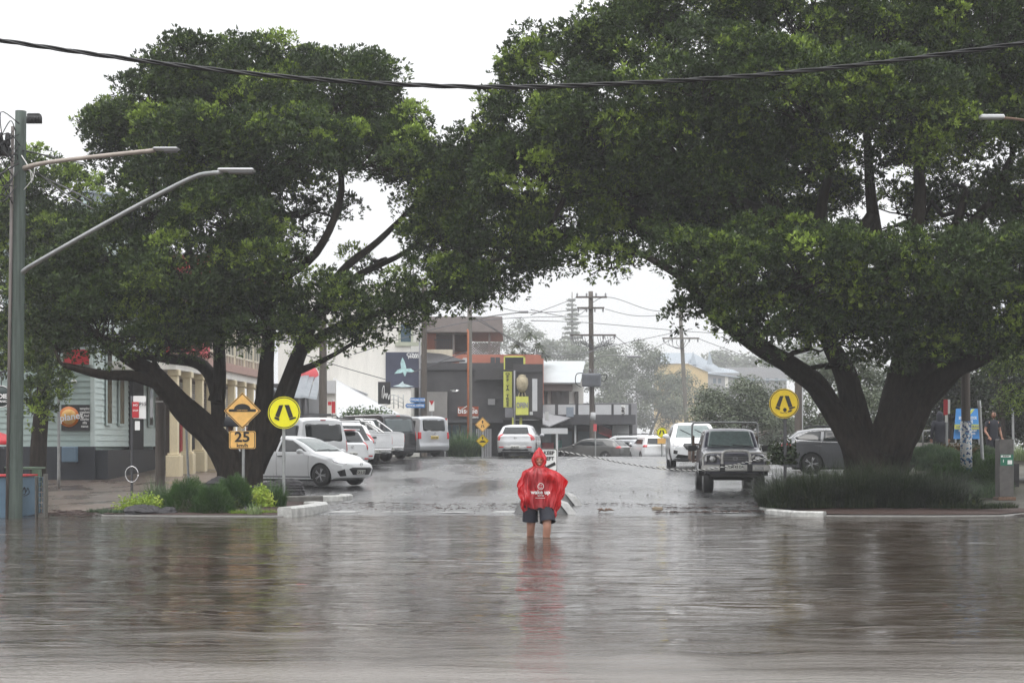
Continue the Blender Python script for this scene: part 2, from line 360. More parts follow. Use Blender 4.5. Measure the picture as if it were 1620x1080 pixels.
def tree(name, label, base, limbs, lobes, leaf=(.13, .075), nper=130, k=2.2, mat='fig', bark='bark', bright=.18, cl=(.35, .65), group=None, twigs=.35, flat=.75, trunk_noise=.0, low=-.55, limb_r=.09, tl=.38, spray=False, roots=0):
    base = Vector(base); root = thing(name, label, 'tree', base, 0, group)
    lobes = [(Vector(c), r, d) for c, r, d in lobes]
    tb = MB(base); nodes = []
    for path, rs in limbs:
        q, r = smooth_path(path, rs)
        m = MB(base)
        if trunk_noise:
            tb.tube(q, [x * (1 + trunk_noise * math.sin(i * 1.7) * .35) for i, x in enumerate(r)], 14)
        else: tb.tube(q, r, 28 if r[0] > .3 else 12, flute=.26 if r[0] > .3 else .09)
        nodes += [(a, b) for a, b in zip(q, r)][len(q) // 3:]
    C, R, own = clumps_in([(tuple(c), r, d) for c, r, d in lobes], k, *cl, low=low)
    for i, (c, r, d) in enumerate(lobes):
        nd = min(nodes, key=lambda t: (t[0] - c).length)
        hub = c - Vector((0, 0, r[2] * .3))
        rr = min(nd[1] * .7, limb_r)
        if (nd[0] - hub).length > .3:
            pts = curve_pts(nd[0], hub, .15, 6, .10 * min(1, r[0])); tb.tube(pts, list(np.linspace(rr, rr * .5, len(pts))), 7, cap=False)
        mine = np.where(own == i)[0]; rng.shuffle(mine)
        for j in mine[:int(len(mine) * twigs)]:
            st = hub.lerp(nd[0], rng.random() * .6); e = Vector(C[j])
            pts = curve_pts(st, e, -.05, 4, .09 * min(1, r[0])); tb.tube(pts, list(np.linspace(rr * .4, .012, len(pts))), 5, cap=False)
    for k in range(roots):      # aerial roots and ridges clinging to the lower trunk
        path, rs = limbs[k % min(5, len(limbs))]; q, r = smooth_path(path, rs); i0 = int(len(q) * rng.uniform(.22, .42)); sx = rng.uniform(-.85, .85); pts = []
        for i in range(i0, -1, -2): pts.append(q[i] + Vector((sx * r[i], -r[i] * math.sqrt(1 - sx * sx) * .95, 0)) + Vector(rng.normal(size=3)) * .025)
        if len(pts) > 3: tb.tube(pts, list(np.linspace(.03, rng.uniform(.05, .11), len(pts))), 7)
    tb.build('trunk', M[bark], root)
    T = np.clip(rng.normal(tl, .12, len(C)) + (rng.random(len(C)) < bright) * rng.uniform(.25, .6, len(C)), 0, 1)
    V, Fq, t = spray_arrays(C, R, T, nper, 9, leaf[0], leaf[1], flat) if spray else leaf_arrays(C, R, T, nper, leaf[0], leaf[1], flat)
    me = arrmesh('crown', V - np.array(base), Fq, t); link('crown', me, LM[mat], root)
    return root
def strap_plant(name, label, cx, cy, cz, rx, ry, n, h, mat='grass', wd=.012, lean=.5, cat='plant', group=None, parent=None, tl=.45, seg=4):
    """many arching blades"""
    base = np.array([cx, cy, cz])
    th = rng.uniform(0, 2 * math.pi, n); rr = np.sqrt(rng.random(n)); p = np.stack([np.cos(th) * rr * rx, np.sin(th) * rr * ry, np.zeros(n)], 1)
    a = rng.uniform(0, 2 * math.pi, n); out = np.stack([np.cos(a), np.sin(a), np.zeros(n)], 1) * .6 + np.stack([np.cos(th), np.sin(th), np.zeros(n)], 1) * rr[:, None] * .8
    droop = rng.uniform(.15, 1.25, n) * min(1, lean + .3); hh = h * rng.uniform(.5, 1.15, n) * (1 - .35 * rr); ln = lean * (.25 + droop) * .75 * hh
    side = np.stack([-out[:, 1], out[:, 0], np.zeros(n)], 1); side /= np.linalg.norm(side, axis=1)[:, None] + 1e-9
    V = np.empty((n, seg + 1, 2, 3))
    for i in range(seg + 1):
        t = i / seg; q = p + out * (ln * t ** 1.8)[:, None]; q[:, 2] += hh * (t - .42 * droop * t ** 2.6)
        wv = side * (wd * (1 - .85 * t) / 2); V[:, i, 0] = q - wv; V[:, i, 1] = q + wv
    idx = np.arange(n)[:, None] * (2 * (seg + 1)); fs = []
    for i in range(seg): fs.append(np.concatenate([idx + 2 * i, idx + 2 * i + 1, idx + 2 * i + 3, idx + 2 * i + 2], 1))
    tint = np.repeat(np.clip(rng.normal(tl, .2, n), 0, 1), 2 * (seg + 1))
    me = arrmesh('blades', V.reshape(-1, 3), np.concatenate(fs), tint)
    o = link(name, me, LM[mat]); o.location = base; tag(o, label, cat, group, 'stuff' if name in ('ground_grass', 'bank_grass') else 'thing')
    return o
def mound(name, label, c, r, mat='green', n=2200, leaf=(.07, .014), clump=.12, tl=.45, bright=.2, group=None, cat='shrub'):
    c = Vector(c); d = rdir(int(26 * max(r) / .4) + 24); d[:, 2] = np.abs(d[:, 2])
    q = d * np.array(r) * rng.uniform(.45, .98, len(d))[:, None]
    R = rng.uniform(.7, 1.3, len(q)) * clump * (1 + max(r)); T = np.clip(rng.normal(tl, .14, len(q)) + (rng.random(len(q)) < bright) * .3, 0, 1)
    V, Fq, t = leaf_arrays(q, R, T, n / len(q), leaf[0], leaf[1], .9, up=.3, out=.3, rnd=1)
    V[:, 2] = np.abs(V[:, 2])
    me = arrmesh('leaves', V, Fq, t)
    o = link(name, me, LM[mat]); o.location = c; return tag(o, label, cat, group)

def needle_mound(name, label, c, r, n, L=.13, wd=.007, mat='green', tl=.4, cat='shrub'):
    """rounded cushion of fine needles pointing outwards"""
    c = Vector(c); d = rdir(n); d[:, 2] = np.abs(d[:, 2]); rr = rng.uniform(.55, 1, n) ** .5; lump = 1 + .10 * np.sin(d[:, 0] * 9 + c.x) * np.sin(d[:, 1] * 8) + .06 * np.sin(d[:, 2] * 13 + d[:, 0] * 7)
    p = d * np.array(r) * (rr * lump)[:, None]; o = d + rng.normal(size=(n, 3)) * .38 + np.array([0, 0, .25]); o /= np.linalg.norm(o, axis=1)[:, None]
    s_ = np.cross(o, rdir(n)); s_ /= np.linalg.norm(s_, axis=1)[:, None]; l_ = (L * rng.uniform(.5, 1.2, n))[:, None]
    V = np.empty((n, 4, 3)); V[:, 0] = p - o * l_ * .5; V[:, 1] = p + s_ * wd * .5; V[:, 2] = p + o * l_ * .5; V[:, 3] = p - s_ * wd * .5; V[..., 2] = np.maximum(V[..., 2], 0)
    t = np.repeat(np.clip(rng.normal(tl, .16, n) + .12 * np.sin(d[:, 0] * 5 + d[:, 2] * 6), 0, 1), 4)
    o = link(name, arrmesh('needles', V.reshape(-1, 3), np.arange(n * 4).reshape(-1, 4), t), LM[mat]); o.location = c; return tag(o, label, cat)

# ================================================================== GROUND, ROAD, WATER
def heightsheet(name, xs, ys, hf, mat, kind='structure'):
    V = [(x, y, hf(x, y)) for y in ys for x in xs]; nx = len(xs)
    Fq = [(j * nx + i, j * nx + i + 1, (j + 1) * nx + i + 1, (j + 1) * nx + i) for j in range(len(ys) - 1) for i in range(nx - 1)]
    me = bpy.data.meshes.new(name); me.from_pydata(V, [], Fq); me.polygons.foreach_set('use_smooth', [True] * len(Fq))
    return tag(link(name, me, mat), kind=kind)
def wetmat(name, c1, c2, r0, r1, nscale, bump, bsc, streak=(1, 1, 1), patch=.25):
    m = bpy.data.materials.new(name); m.use_nodes = True; n, l = m.node_tree.nodes, m.node_tree.links; b = n['Principled BSDF']
    tc = n.new('ShaderNodeTexCoord'); mp = n.new('ShaderNodeMapping'); mp.inputs['Scale'].default_value = streak; l.new(tc.outputs['Object'], mp.inputs[0])
    t = n.new('ShaderNodeTexNoise'); t.inputs['Scale'].default_value = patch; t.inputs['Detail'].default_value = 6; t.inputs['Roughness'].default_value = .6; l.new(mp.outputs[0], t.inputs['Vector'])
    r = n.new('ShaderNodeValToRGB'); r.color_ramp.elements[0].position = .35; r.color_ramp.elements[1].position = .65
    r.color_ramp.elements[0].color = c1 + (1,); r.color_ramp.elements[1].color = c2 + (1,); l.new(t.outputs['Fac'], r.inputs[0]); l.new(r.outputs[0], b.inputs['Base Color'])
    q = n.new('ShaderNodeMapRange'); q.inputs['From Min'].default_value = .38; q.inputs['From Max'].default_value = .62; q.inputs['To Min'].default_value = r0; q.inputs['To Max'].default_value = r1
    l.new(t.outputs['Fac'], q.inputs[0]); l.new(q.outputs[0], b.inputs['Roughness'])
    t2 = n.new('ShaderNodeTexNoise'); t2.inputs['Scale'].default_value = nscale; t2.inputs['Detail'].default_value = 4; l.new(tc.outputs['Object'], t2.inputs['Vector'])
    bp = n.new('ShaderNodeBump'); bp.inputs['Strength'].default_value = bump; bp.inputs['Distance'].default_value = bsc
    l.new(t2.outputs['Fac'], bp.inputs['Height']); l.new(bp.outputs[0], b.inputs['Normal'])
    b.inputs['Specular IOR Level'].default_value = .5
    return m
m_asph = wetmat('wet asphalt', (.050, .050, .052), (.085, .085, .085), .10, .34, 16, .8, .009, (1, .35, 1), .5)
m_path = wetmat('wet brown paving', (.085, .062, .05), (.15, .115, .095), .18, .45, 7, .4, .006, (1, .4, 1), .6)
m_ground = wetmat('damp earth', (.04, .035, .025), (.07, .065, .04), .5, .8, 3, .6, .03)
ys_f = list(np.arange(-30, 30, 3.0)) + list(np.arange(30, 48, .25)) + list(np.arange(48, 84, 1.0)) + list(np.arange(84, 130, 4.0)) + [140, 160, 200, 260, 400, 600, 880]
xs_w = [-380, -150, -80] + list(np.arange(-40, 40.1, 1.0)) + [80, 150, 380]
heightsheet('ground', xs_w, ys_f, lambda x, y: H(x, y) - .02, m_ground)
def noise2(x, y):
    return .5 * math.sin(1.9 * x + 1.3 * math.sin(.9 * y)) * math.sin(1.1 * y + .8 * math.sin(1.7 * x)) + .3 * math.sin(4.3 * x + 2.1 * y) * math.sin(3.7 * y - 1.2 * x) + .2 * math.sin(9.1 * x - 3 * y) * math.sin(7.3 * y + 2 * x)
nx = 100
xsr = np.linspace(-11.0, 11.2, nx)
V = []; ysr = list(np.arange(20, 33, 1.0)) + list(np.arange(33, 46, .12)) + list(np.arange(46, 82, .8)) + list(np.arange(82, 131, 3.5))
for y in ysr:
    for u in xsr:
        x = UX(u, y); near = sm(50, 42, y)
        V.append((x, y, GY(y) + .012 * noise2(x, y * .8) * near - .02 * (abs(u) / 11) ** 2))
Fq = [(j * nx + i, j * nx + i + 1, (j + 1) * nx + i + 1, (j + 1) * nx + i) for j in range(len(ysr) - 1) for i in range(nx - 1)]
me = bpy.data.meshes.new('road'); me.from_pydata(V, [], Fq); me.polygons.foreach_set('use_smooth', [True] * len(Fq)); tag(link('road', me, m_asph), kind='structure')
# paved footpaths either side (brown pavers left, concrete right)
def strip(name, u0, u1, y0, y1, hf, mat, nu=10, dy=.8):
    us = np.linspace(u0, u1, nu); yy = np.arange(y0, y1 + dy, dy)
    V = [(UX(u, y), y, hf(UX(u, y), y)) for y in yy for u in us]
    Fq = [(j * nu + i, j * nu + i + 1, (j + 1) * nu + i + 1, (j + 1) * nu + i) for j in range(len(yy) - 1) for i in range(nu - 1)]
    me = bpy.data.meshes.new(name); me.from_pydata(V, [], Fq); me.polygons.foreach_set('use_smooth', [True] * len(Fq)); return tag(link(name, me, mat), kind='structure')
strip('footpath', -30, -10.9, 32, 84, lambda x, y: H(x, y) + .012 + .01 * noise2(x, y), m_path, 30, .4)
strip('pavement', 16.0, 30, 33, 48, lambda x, y: H(x, y) + .012 + .008 * noise2(x, y), M['conc'], 16, .4)
# flood water: one sheet with real low ripples near the camera, finer ripples in the material
m_water = bpy.data.materials.new('brown flood water'); m_water.use_nodes = True
n, l = m_water.node_tree.nodes, m_water.node_tree.links; b = n['Principled BSDF']
tc = n.new('ShaderNodeTexCoord')
tw = n.new('ShaderNodeTexNoise'); tw.inputs['Scale'].default_value = .35; tw.inputs['Detail'].default_value = 3; l.new(tc.outputs['Object'], tw.inputs['Vector'])
rw = n.new('ShaderNodeValToRGB'); rw.color_ramp.elements[0].position = .35; rw.color_ramp.elements[1].position = .68
rw.color_ramp.elements[0].color = (.036, .026, .019, 1); rw.color_ramp.elements[1].color = (.056, .043, .033, 1)
l.new(tw.outputs['Fac'], rw.inputs[0]); l.new(rw.outputs[0], b.inputs['Base Color'])
b.inputs['Roughness'].default_value = .07; b.inputs['IOR'].default_value = 1.33
prev = None
for scl, dist, vec, det in ((1.5, .030, (.20, 1.5, 1), 3), (4.5, .024, (.22, 1.4, 1), 5), (26, .0022, (.55, 1.2, 1), 3)):
    mp = n.new('ShaderNodeMapping'); mp.inputs['Scale'].default_value = vec; mp.inputs['Rotation'].default_value = (0, 0, .12); l.new(tc.outputs['Object'], mp.inputs[0])
    t = n.new('ShaderNodeTexNoise'); t.inputs['Scale'].default_value = scl; t.inputs['Detail'].default_value = det; t.inputs['Distortion'].default_value = .4; l.new(mp.outputs[0], t.inputs['Vector'])
    bp = n.new('ShaderNodeBump'); bp.inputs['Strength'].default_value = 1; bp.inputs['Distance'].default_value = dist
    l.new(t.outputs['Fac'], bp.inputs['Height'])
    syy = n.new('ShaderNodeSeparateXYZ'); l.new(tc.outputs['Object'], syy.inputs[0]); fy = n.new('ShaderNodeMapRange'); fy.inputs['From Min'].default_value = 13; fy.inputs['From Max'].default_value = 25; fy.inputs['To Min'].default_value = dist; fy.inputs['To Max'].default_value = dist * .42
    l.new(syy.outputs['Y'], fy.inputs[0])      # chop dies down away from the open junction
    if scl != 26: l.new(fy.outputs[0], bp.inputs['Distance'])
    if prev: l.new(prev.outputs[0], bp.inputs['Normal'])
    if scl == 26:      # a wind and rain ruffled patch nearest the camera, plus gusts
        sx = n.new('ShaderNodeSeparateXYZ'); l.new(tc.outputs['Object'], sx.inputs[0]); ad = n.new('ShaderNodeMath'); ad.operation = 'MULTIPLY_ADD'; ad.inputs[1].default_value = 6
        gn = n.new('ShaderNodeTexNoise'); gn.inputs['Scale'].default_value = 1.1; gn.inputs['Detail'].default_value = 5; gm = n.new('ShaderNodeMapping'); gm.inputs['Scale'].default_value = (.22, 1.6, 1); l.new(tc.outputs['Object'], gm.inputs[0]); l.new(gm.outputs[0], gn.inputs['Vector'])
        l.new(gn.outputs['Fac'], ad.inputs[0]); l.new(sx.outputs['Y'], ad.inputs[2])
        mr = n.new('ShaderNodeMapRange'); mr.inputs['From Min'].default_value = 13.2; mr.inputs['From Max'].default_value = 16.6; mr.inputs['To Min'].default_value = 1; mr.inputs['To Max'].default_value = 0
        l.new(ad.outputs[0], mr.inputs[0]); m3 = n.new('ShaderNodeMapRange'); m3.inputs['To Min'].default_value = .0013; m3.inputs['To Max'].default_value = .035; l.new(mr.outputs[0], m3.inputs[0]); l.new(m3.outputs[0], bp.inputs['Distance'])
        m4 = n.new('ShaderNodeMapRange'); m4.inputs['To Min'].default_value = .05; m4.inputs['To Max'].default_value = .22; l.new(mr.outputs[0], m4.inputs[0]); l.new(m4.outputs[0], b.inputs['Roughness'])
        mc = n.new('ShaderNodeMixRGB'); mc.inputs[2].default_value = (.215, .198, .182, 1); l.new(mr.outputs[0], mc.inputs[0]); l.new(rw.outputs[0], mc.inputs[1]); l.new(mc.outputs[0], b.inputs['Base Color'])  # paler base colour painted in for the brighter sky reflection on this band
    prev = bp
# sparse steeper wavelets: short bright and dark dashes
for sc2, lo, hi, dd, vec in ((2.6, .56, .74, .030, (.22, 1.5, 1)), (6.5, .55, .72, .009, (.25, 1.5, 1))):
    mp = n.new('ShaderNodeMapping'); mp.inputs['Scale'].default_value = vec; mp.inputs['Location'].default_value = (3 * sc2, 7, 0); l.new(tc.outputs['Object'], mp.inputs[0])
    t = n.new('ShaderNodeTexNoise'); t.inputs['Scale'].default_value = sc2; t.inputs['Detail'].default_value = 3; t.inputs['Distortion'].default_value = .6; l.new(mp.outputs[0], t.inputs['Vector'])
    q = n.new('ShaderNodeMapRange'); q.interpolation_type = 'SMOOTHSTEP'; q.inputs['From Min'].default_value = lo; q.inputs['From Max'].default_value = hi; l.new(t.outputs['Fac'], q.inputs[0])
    bp = n.new('ShaderNodeBump'); bp.inputs['Strength'].default_value = 1; bp.inputs['Distance'].default_value = dd; l.new(q.outputs[0], bp.inputs['Height']); l.new(prev.outputs[0], bp.inputs['Normal']); prev = bp
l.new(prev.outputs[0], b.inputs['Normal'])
yw = np.concatenate([np.arange(-20, 9, 2.0), np.arange(9, 42.01, .09)]); xw = np.concatenate([np.arange(-60, -15, 3.0), np.arange(-15, 17.01, .14), np.arange(18, 61, 3.0)])
XX, YY = np.meshgrid(xw, yw); ZZ = np.zeros_like(XX); r2 = np.random.default_rng(3)
for i in range(46):
    lam = r2.uniform(.35, 2.4); a = r2.normal(math.pi / 2, .55); k = 2 * math.pi / lam
    ZZ += .0016 * lam ** .9 * np.sin(k * (np.cos(a) * XX + np.sin(a) * YY) + r2.uniform(0, 6.28) + .8 * np.sin(.35 * XX + .5 * YY + i))
for (x0, y0, am) in ((.36, 28, .016), (.62, 27.8, .016), (-.9, 27.2, .004), (1.9, 28.6, .004)):      # ripples spreading from the wader's legs
    Rr = np.hypot(XX - x0, YY - y0); ZZ += am * np.exp(-Rr / .9) * np.sin(Rr * 16)
ZZ *= np.clip((39.5 - YY) / 4, .12, 1) * np.interp(YY, [9, 14, 24, 40], [1, 1, .4, .4])
ZZ *= np.where(np.abs(XX) < 17, 1, 0)
VW = np.stack([XX, YY, ZZ], -1).reshape(-1, 3); nxw = len(xw); ii = np.arange((len(yw) - 1) * nxw).reshape(len(yw) - 1, nxw)[:, :-1].ravel()
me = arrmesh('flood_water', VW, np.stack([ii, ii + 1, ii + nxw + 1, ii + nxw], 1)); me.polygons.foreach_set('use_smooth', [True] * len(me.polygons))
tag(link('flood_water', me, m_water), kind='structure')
# zebra crossing paint showing through the film of water
for k, u in enumerate((-7.0, -5.6, -4.4, -3.1, -1.9, 1.75, 3.1, 5.5, 7.2)):
    mb = MB(); y0 = 37.15 + .1 * (k % 3); y1 = y0 + (.32, .5, .24)[k % 3]; x = UX(u, 38)
    mb.add([(x - .3, y0, GY(y0) + .008), (x + .3, y0, GY(y0) + .008), (x + .3 + .13, y1, GY(y1) + .010), (x - .3 + .13, y1, GY(y1) + .010)], [(0, 1, 2, 3)])
    tag(mb.build('crossing_stripe', M['lin']), kind='structure')
mb = MB()      # faint give-way lines near the crest
for u0 in (-.9, -.45):
    mb.add([(UX(u0, 70), 70, GY(70) + .008), (UX(u0 + .10, 70), 70, GY(70) + .008), (UX(u0 + .55, 73.5), 73.5, GY(73.5) + .008), (UX(u0 + .45, 73.5), 73.5, GY(73.5) + .008)], [(0, 1, 2, 3)])
tag(mb.build('lane_marking', M['lin']), kind='structure')

# kerbed planting islands
def island(pts, z, mat, name, inner=.18):
    """pts: outline (x,y) in order; a bed of mulch"""
    c = Vector((sum(p[0] for p in pts) / len(pts), sum(p[1] for p in pts) / len(pts)))
    n = len(pts); vs = [(c.x, c.y, z + .14)]; fs = []
    for s_ in (.5, 1):
        for (x, y) in pts:
            vs.append((c.x + (x - c.x) * s_, c.y + (y - c.y) * s_, (z - .06) * 1 + .20 * (1 - s_) + .02 * noise2(x * 2 * s_, y * 2)))
    for i in range(n):
        j = (i + 1) % n; fs.append((0, 1 + i, 1 + j)); fs.append((1 + i, 1 + n + i, 1 + n + j, 1 + j))
    me = bpy.data.meshes.new(name); me.from_pydata(vs, [], fs); return tag(link(name, me, mat), kind='structure')
def kerb(path, w_, h, z, mat, name, label, closed=False):
    mb = MB(); n = len(path); vs = []
    for i, (x, y) in enumerate(path):
        a = Vector(path[max(i - 1, 0)]); b_ = Vector(path[min(i + 1, n - 1)]); t = (b_ - a).normalized(); nr = Vector((-t.y, t.x))
        for o, zz in ((-w_ / 2, -.4), (-w_ / 2, h - .03), (-w_ / 2 + .03, h), (w_ / 2 - .03, h), (w_ / 2, h - .03), (w_ / 2, -.4)):
            vs.append((x + nr.x * o, y + nr.y * o, z + zz))
    fs = [(i * 6 + j, i * 6 + j + 1, i * 6 + 7 + j, i * 6 + 6 + j) for i in range(n - 1) for j in range(5)] + [tuple(range(5, -1, -1)), tuple(range((n - 1) * 6, n * 6))]
    mb.add(vs, fs); return tag(mb.build(name, mat), label, 'kerb')
def gp(px, Y): return (pxX(px, Y), Y)
Lout = [gp(165, 36.1), gp(300, 35.7), gp(440, 35.8), gp(475, 36.4), gp(505, 38.4), gp(548, 42.2), gp(540, 43.6), gp(420, 45), gp(300, 45), gp(200, 42), gp(150, 38.5)]
island(Lout, .10, M['mulch'], 'garden_bed')
kerb([gp(150, 36.6), gp(165, 36.0), gp(300, 35.6), gp(430, 35.55), gp(448, 35.6)], .13, .035, .0, M['kerb'], 'kerb', 'low grey kerb edging the left garden bed, awash with flood water')
kerb([gp(450, 35.6), gp(468, 36.1), gp(488, 37.0), gp(507, 38.2), gp(507, 38.9), gp(490, 39.3)], .34, .17, .04, M['kerbw'], 'kerb', 'white painted kerb nose at the right tip of the left garden bed')
kerb([gp(440, 41.2), gp(470, 41.3), gp(508, 41.6)], .3, .15, .13, M['kerb'], 'kerb', 'grey kerb in front of the parked white hatchback wheel')
kerb([gp(508, 41.6), gp(535, 41.8), gp(549, 42.5), gp(545, 43.2)], .3, .15, .13, M['kerbw'], 'kerb', 'short white painted kerb tip beneath the white hatchback bumper')
Rout = [gp(1210, 39.6), gp(1222, 37.2), gp(1262, 36.0), gp(1350, 35.6), gp(1480, 35.5), gp(1580, 35.7), gp(1640, 37.5), gp(1600, 43), gp(1500, 49), gp(1360, 49), gp(1216, 46)]
island(Rout, .12, M['mulch'], 'garden_bed')
kerb([gp(1208, 40.2), gp(1209, 38.9), gp(1220, 37.0), gp(1258, 35.9), gp(1305, 35.6)], 0.24, .12, .0, M['kerbw'], 'kerb', 'white painted curved kerb at the left tip of the strappy grass bed')
kerb([gp(1307, 35.6), gp(1342, 35.45), gp(1480, 35.35), gp(1585, 35.55), gp(1645, 37.3)], .16, .045, .0, M['kerb'], 'kerb', 'dark wet kerb along the front of the strappy grass bed')
# median refuge islands behind the wader
def refuge(px0, px1, Y, yd, label, lt=.5):
    x0, x1 = pxX(px0, Y), pxX(px1, Y); c = ((x0 + x1) / 2, Y, GY(Y)); r = thing('median_island', label, 'traffic island', c)
    hw = (x1 - x0) / 2; mb = MB()
    mb.add([(-hw, -.1, -.3), (hw, -.1, -.3), (hw - .05, yd, -.3), (-hw + .05, yd, -.3), (-hw + .38, .12, .27), (hw - .34, .12, .27), (hw - .34, yd - .2, .29), (-hw + .38, yd - .2, .29)],
           [(0, 1, 5, 4), (1, 2, 6, 5), (2, 3, 7, 6), (3, 0, 4, 7), (4, 5, 6, 7)])
    mb.build('kerbstone', pm('dark wet median concrete', (.075, .075, .075), .3, .3, 6, bump=.4), r)
    e = MB(); e.add([(hw - .40, .06, .28), (hw - .14, -.02, .20), (hw + .10, -.06, -.12), (hw + .10, yd - .1, -.12), (hw - .14, yd - .1, .21), (hw - .40, yd - .1, .30), (hw - .40, .0, -.2), (hw - .1, -.14, -.1)], [(0, 1, 4, 5), (1, 2, 3, 4), (0, 7, 1), (7, 2, 1)])
    e.build('kerb_end', pm('pale worn concrete', (.36, .36, .35), .4, .25, 9, bump=.3), r)
refuge(798, 911, 36.9, 1.5, 'nearer dark concrete median island with pale right end, just behind the wading man')
refuge(822, 921, 40.0, 2.0, 'farther dark concrete median island behind the first one')
# leaf litter and bark washed to the water's edge
def litter(name, n, x0, x1, y0, y1, s, label=None, zf=None, mat=None):
    x = rng.uniform(x0, x1, n); y = y0 + (y1 - y0) * np.clip(rng.normal(.5, .22, n), 0, 1) + .25 * np.sin(x * 1.3) ; a = rng.normal(0, .5, n); l_ = s * rng.uniform(.4, 3.2, n); w_ = s * rng.uniform(.15, .5, n)
    z = np.array([(zf or (lambda p, q: max(H(p, q), 0)))(p, q) for p, q in zip(x, y)]) + .018
    V = np.empty((n, 4, 3)); ca, sa = np.cos(a), np.sin(a)
    for i, (u, v) in enumerate(((-1, -1), (1, -1), (1, 1), (-1, 1))):
        V[:, i, 0] = x + u * l_ * ca - v * w_ * sa; V[:, i, 1] = y + u * l_ * sa + v * w_ * ca; V[:, i, 2] = z + rng.uniform(0, .02, n)
    me = arrmesh(name, V.reshape(-1, 3), np.arange(n * 4).reshape(-1, 4)); return tag(link(name, me, mat or M['mulch']), label, kind='stuff')
litter('leaf_litter', 500, UX(1.5, 38), UX(8.5, 38), 38.4, 39.2, .035)
litter('leaf_litter', 700, UX(1.5, 38), UX(8.5, 38), 36.9, 37.7, .03)
litter('leaf_litter', 450, UX(-8, 38), UX(-1, 38), 37.2, 40.0, .018)
litter('leaf_litter', 500, UX(-8, 38), UX(8.5, 38), 39.6, 40.6, .03)
litter('leaf_litter', 1500, -13, -9, 35.6, 38.6, .04)
litter('leaf_litter', 900, 10.8, 13, 35.5, 37.2, .05)
litter('leaf_litter', 260, UX(-6, 45), UX(8, 45), 40, 50, .014)
for (px, Y, s_, lab) in ((957, 37.4, .16, 'dark torn leaf lying on the wet road right of the median'), (1040, 38.2, .12, 'small tan block on the wet road in front of the four wheel drive')):
    mb = MB(P(px, HY, Y)); c = Vector((pxX(px, Y), Y, GY(Y) + .03)); mb = MB(c)
    if 'leaf' in lab:
        for k in range(4):
            a = k * 1.3; mb.tube([c, c + Vector((math.cos(a) * s_ * .6, .02, .04)), c + Vector((math.cos(a) * s_ * 1.3, .03, .01 + .05 * math.sin(a)))], [.012, .03, .006], 6)
        o = mb.build('fallen_leaf', M['rust']); tag(o, lab, 'leaf')
    else:
        mb.box(c - Vector((s_, .06, .03)), c + Vector((s_, .06, .04)), .01); o = mb.build('timber_offcut', M['rock']); o.data.materials[0] = pm('tan timber', (.25, .2, .14), .6); tag(o, lab, 'debris')
    o.location = c

# ================================================================== BUILDINGS
def bx(mat, name, par, off, *boxes, bev=0):
    mb = MB(off)
    for a, b in boxes: mb.box(a, b, bev)
    return mb.build(name, mat, par)
def pbox(px0, py0, px1, py1, Y, d): a = P(px0, py1, Y); b = P(px1, py0, Y); return (a, Vector((b.x, Y + d, b.z)))
def sheet(mat, name, par, off, pts, t=.08):      # thick sheet through 4 world points
    mb = MB(off); a, b, c, d = [Vector(p) for p in pts]; n_ = (b - a).cross(d - a).normalized() * t
    mb.add([a, b, c, d, a + n_, b + n_, c + n_, d + n_], [(3, 2, 1, 0), (4, 5, 6, 7), (0, 1, 5, 4), (1, 2, 6, 5), (2, 3, 7, 6), (3, 0, 4, 7)])
    return mb.build(name, mat, par)

# --- sage weatherboard shop, left
Yb = 58.0; c0 = Vector((UX(-17.4, Yb), Yb, GL(Yb))); r = thing('weatherboard_shop', 'sage green weatherboard shop on dark plinth left of the flooded footpath, with tall narrow windows', 'building', c0)
xl = pxX(-260, Yb); ztop = P(0, 565, Yb).z; zpl = P(0, 706, Yb).z
mb = MB(c0); mb.box((xl, Yb + .02, c0.z - .5), (c0.x - .03, Yb + 9.8, ztop + .2)); mb.box((c0.x - 3.2, Yb + .03, ztop), (c0.x - .03, Yb + 9.7, ztop + 5.2)); mb.build('wall_core', M['board'], r)
mb = MB(c0); mb.boards(xl, c0.x - .08, zpl, ztop + .2, Yb, .21, .03); mb.build('front_boards', M['board'], r)
mb = MB(c0); mb.M = Matrix.Translation((c0.x, Yb, 0)) @ Matrix.Rotation(rad(90) - math.atan(118 / F), 4, 'Z'); mb.boards(0.1, 9.6, zpl, ztop + 3.2, 0, .21, .03); mb.build('side_boards', M['boardp'], r)
bx(M['navy'], 'plinth', r, c0, ((xl, Yb - .05, c0.z - .6), (c0.x + .05, Yb + .1, zpl)), ((c0.x - .02, Yb + .1, c0.z - .6), (c0.x + .06 + .42, Yb + 9.7, zpl - .12)))
bx(M['boardp'], 'corner_trim', r, c0, ((c0.x - .1, Yb - .06, zpl), (c0.x + .05, Yb + .08, ztop + 3)))
for yy, w_, z0, z1 in ((1.3, .28, 2.35, 5.2), (2.9, .28, 2.35, 5.2), (7.0, .25, 2.35, 5.0), (8.2, .25, 2.35, 5.0)):
    wx = c0.x + .045 * yy + .07
    f = bx(M['boardp'], 'window', r, c0, ((wx, Yb + yy - .07, z0 - .08), (wx + .05, Yb + yy + w_ + .4, z1 + .08)))
    bx(M['glass'], 'pane', f, Vector((0, 0, 0)) + c0, ((wx + .03, Yb + yy, z0), (wx + .062, Yb + yy + w_ + .32, z1)))
bx(M['dark'], 'door', r, c0, ((c0.x + .2, Yb + 4.4, c0.z), (c0.x + .38, Yb + 6.2, 4.4)))
bx(pm('ac unit blue', (.12, .19, .26), .5, .1), 'meter_box', r, c0, (P(97, 731, Yb - .5), P(124, 706, Yb - .1)), bev=.03)
o = bx(M['red'], 'fascia_sign', r, c0, (P(100, 576, Yb - .15), P(142, 553, Yb - .08))); bx(M['boardp'], 'sign_frame', o, c0, (P(141, 577, Yb - .2), P(147, 556, Yb - .07)))
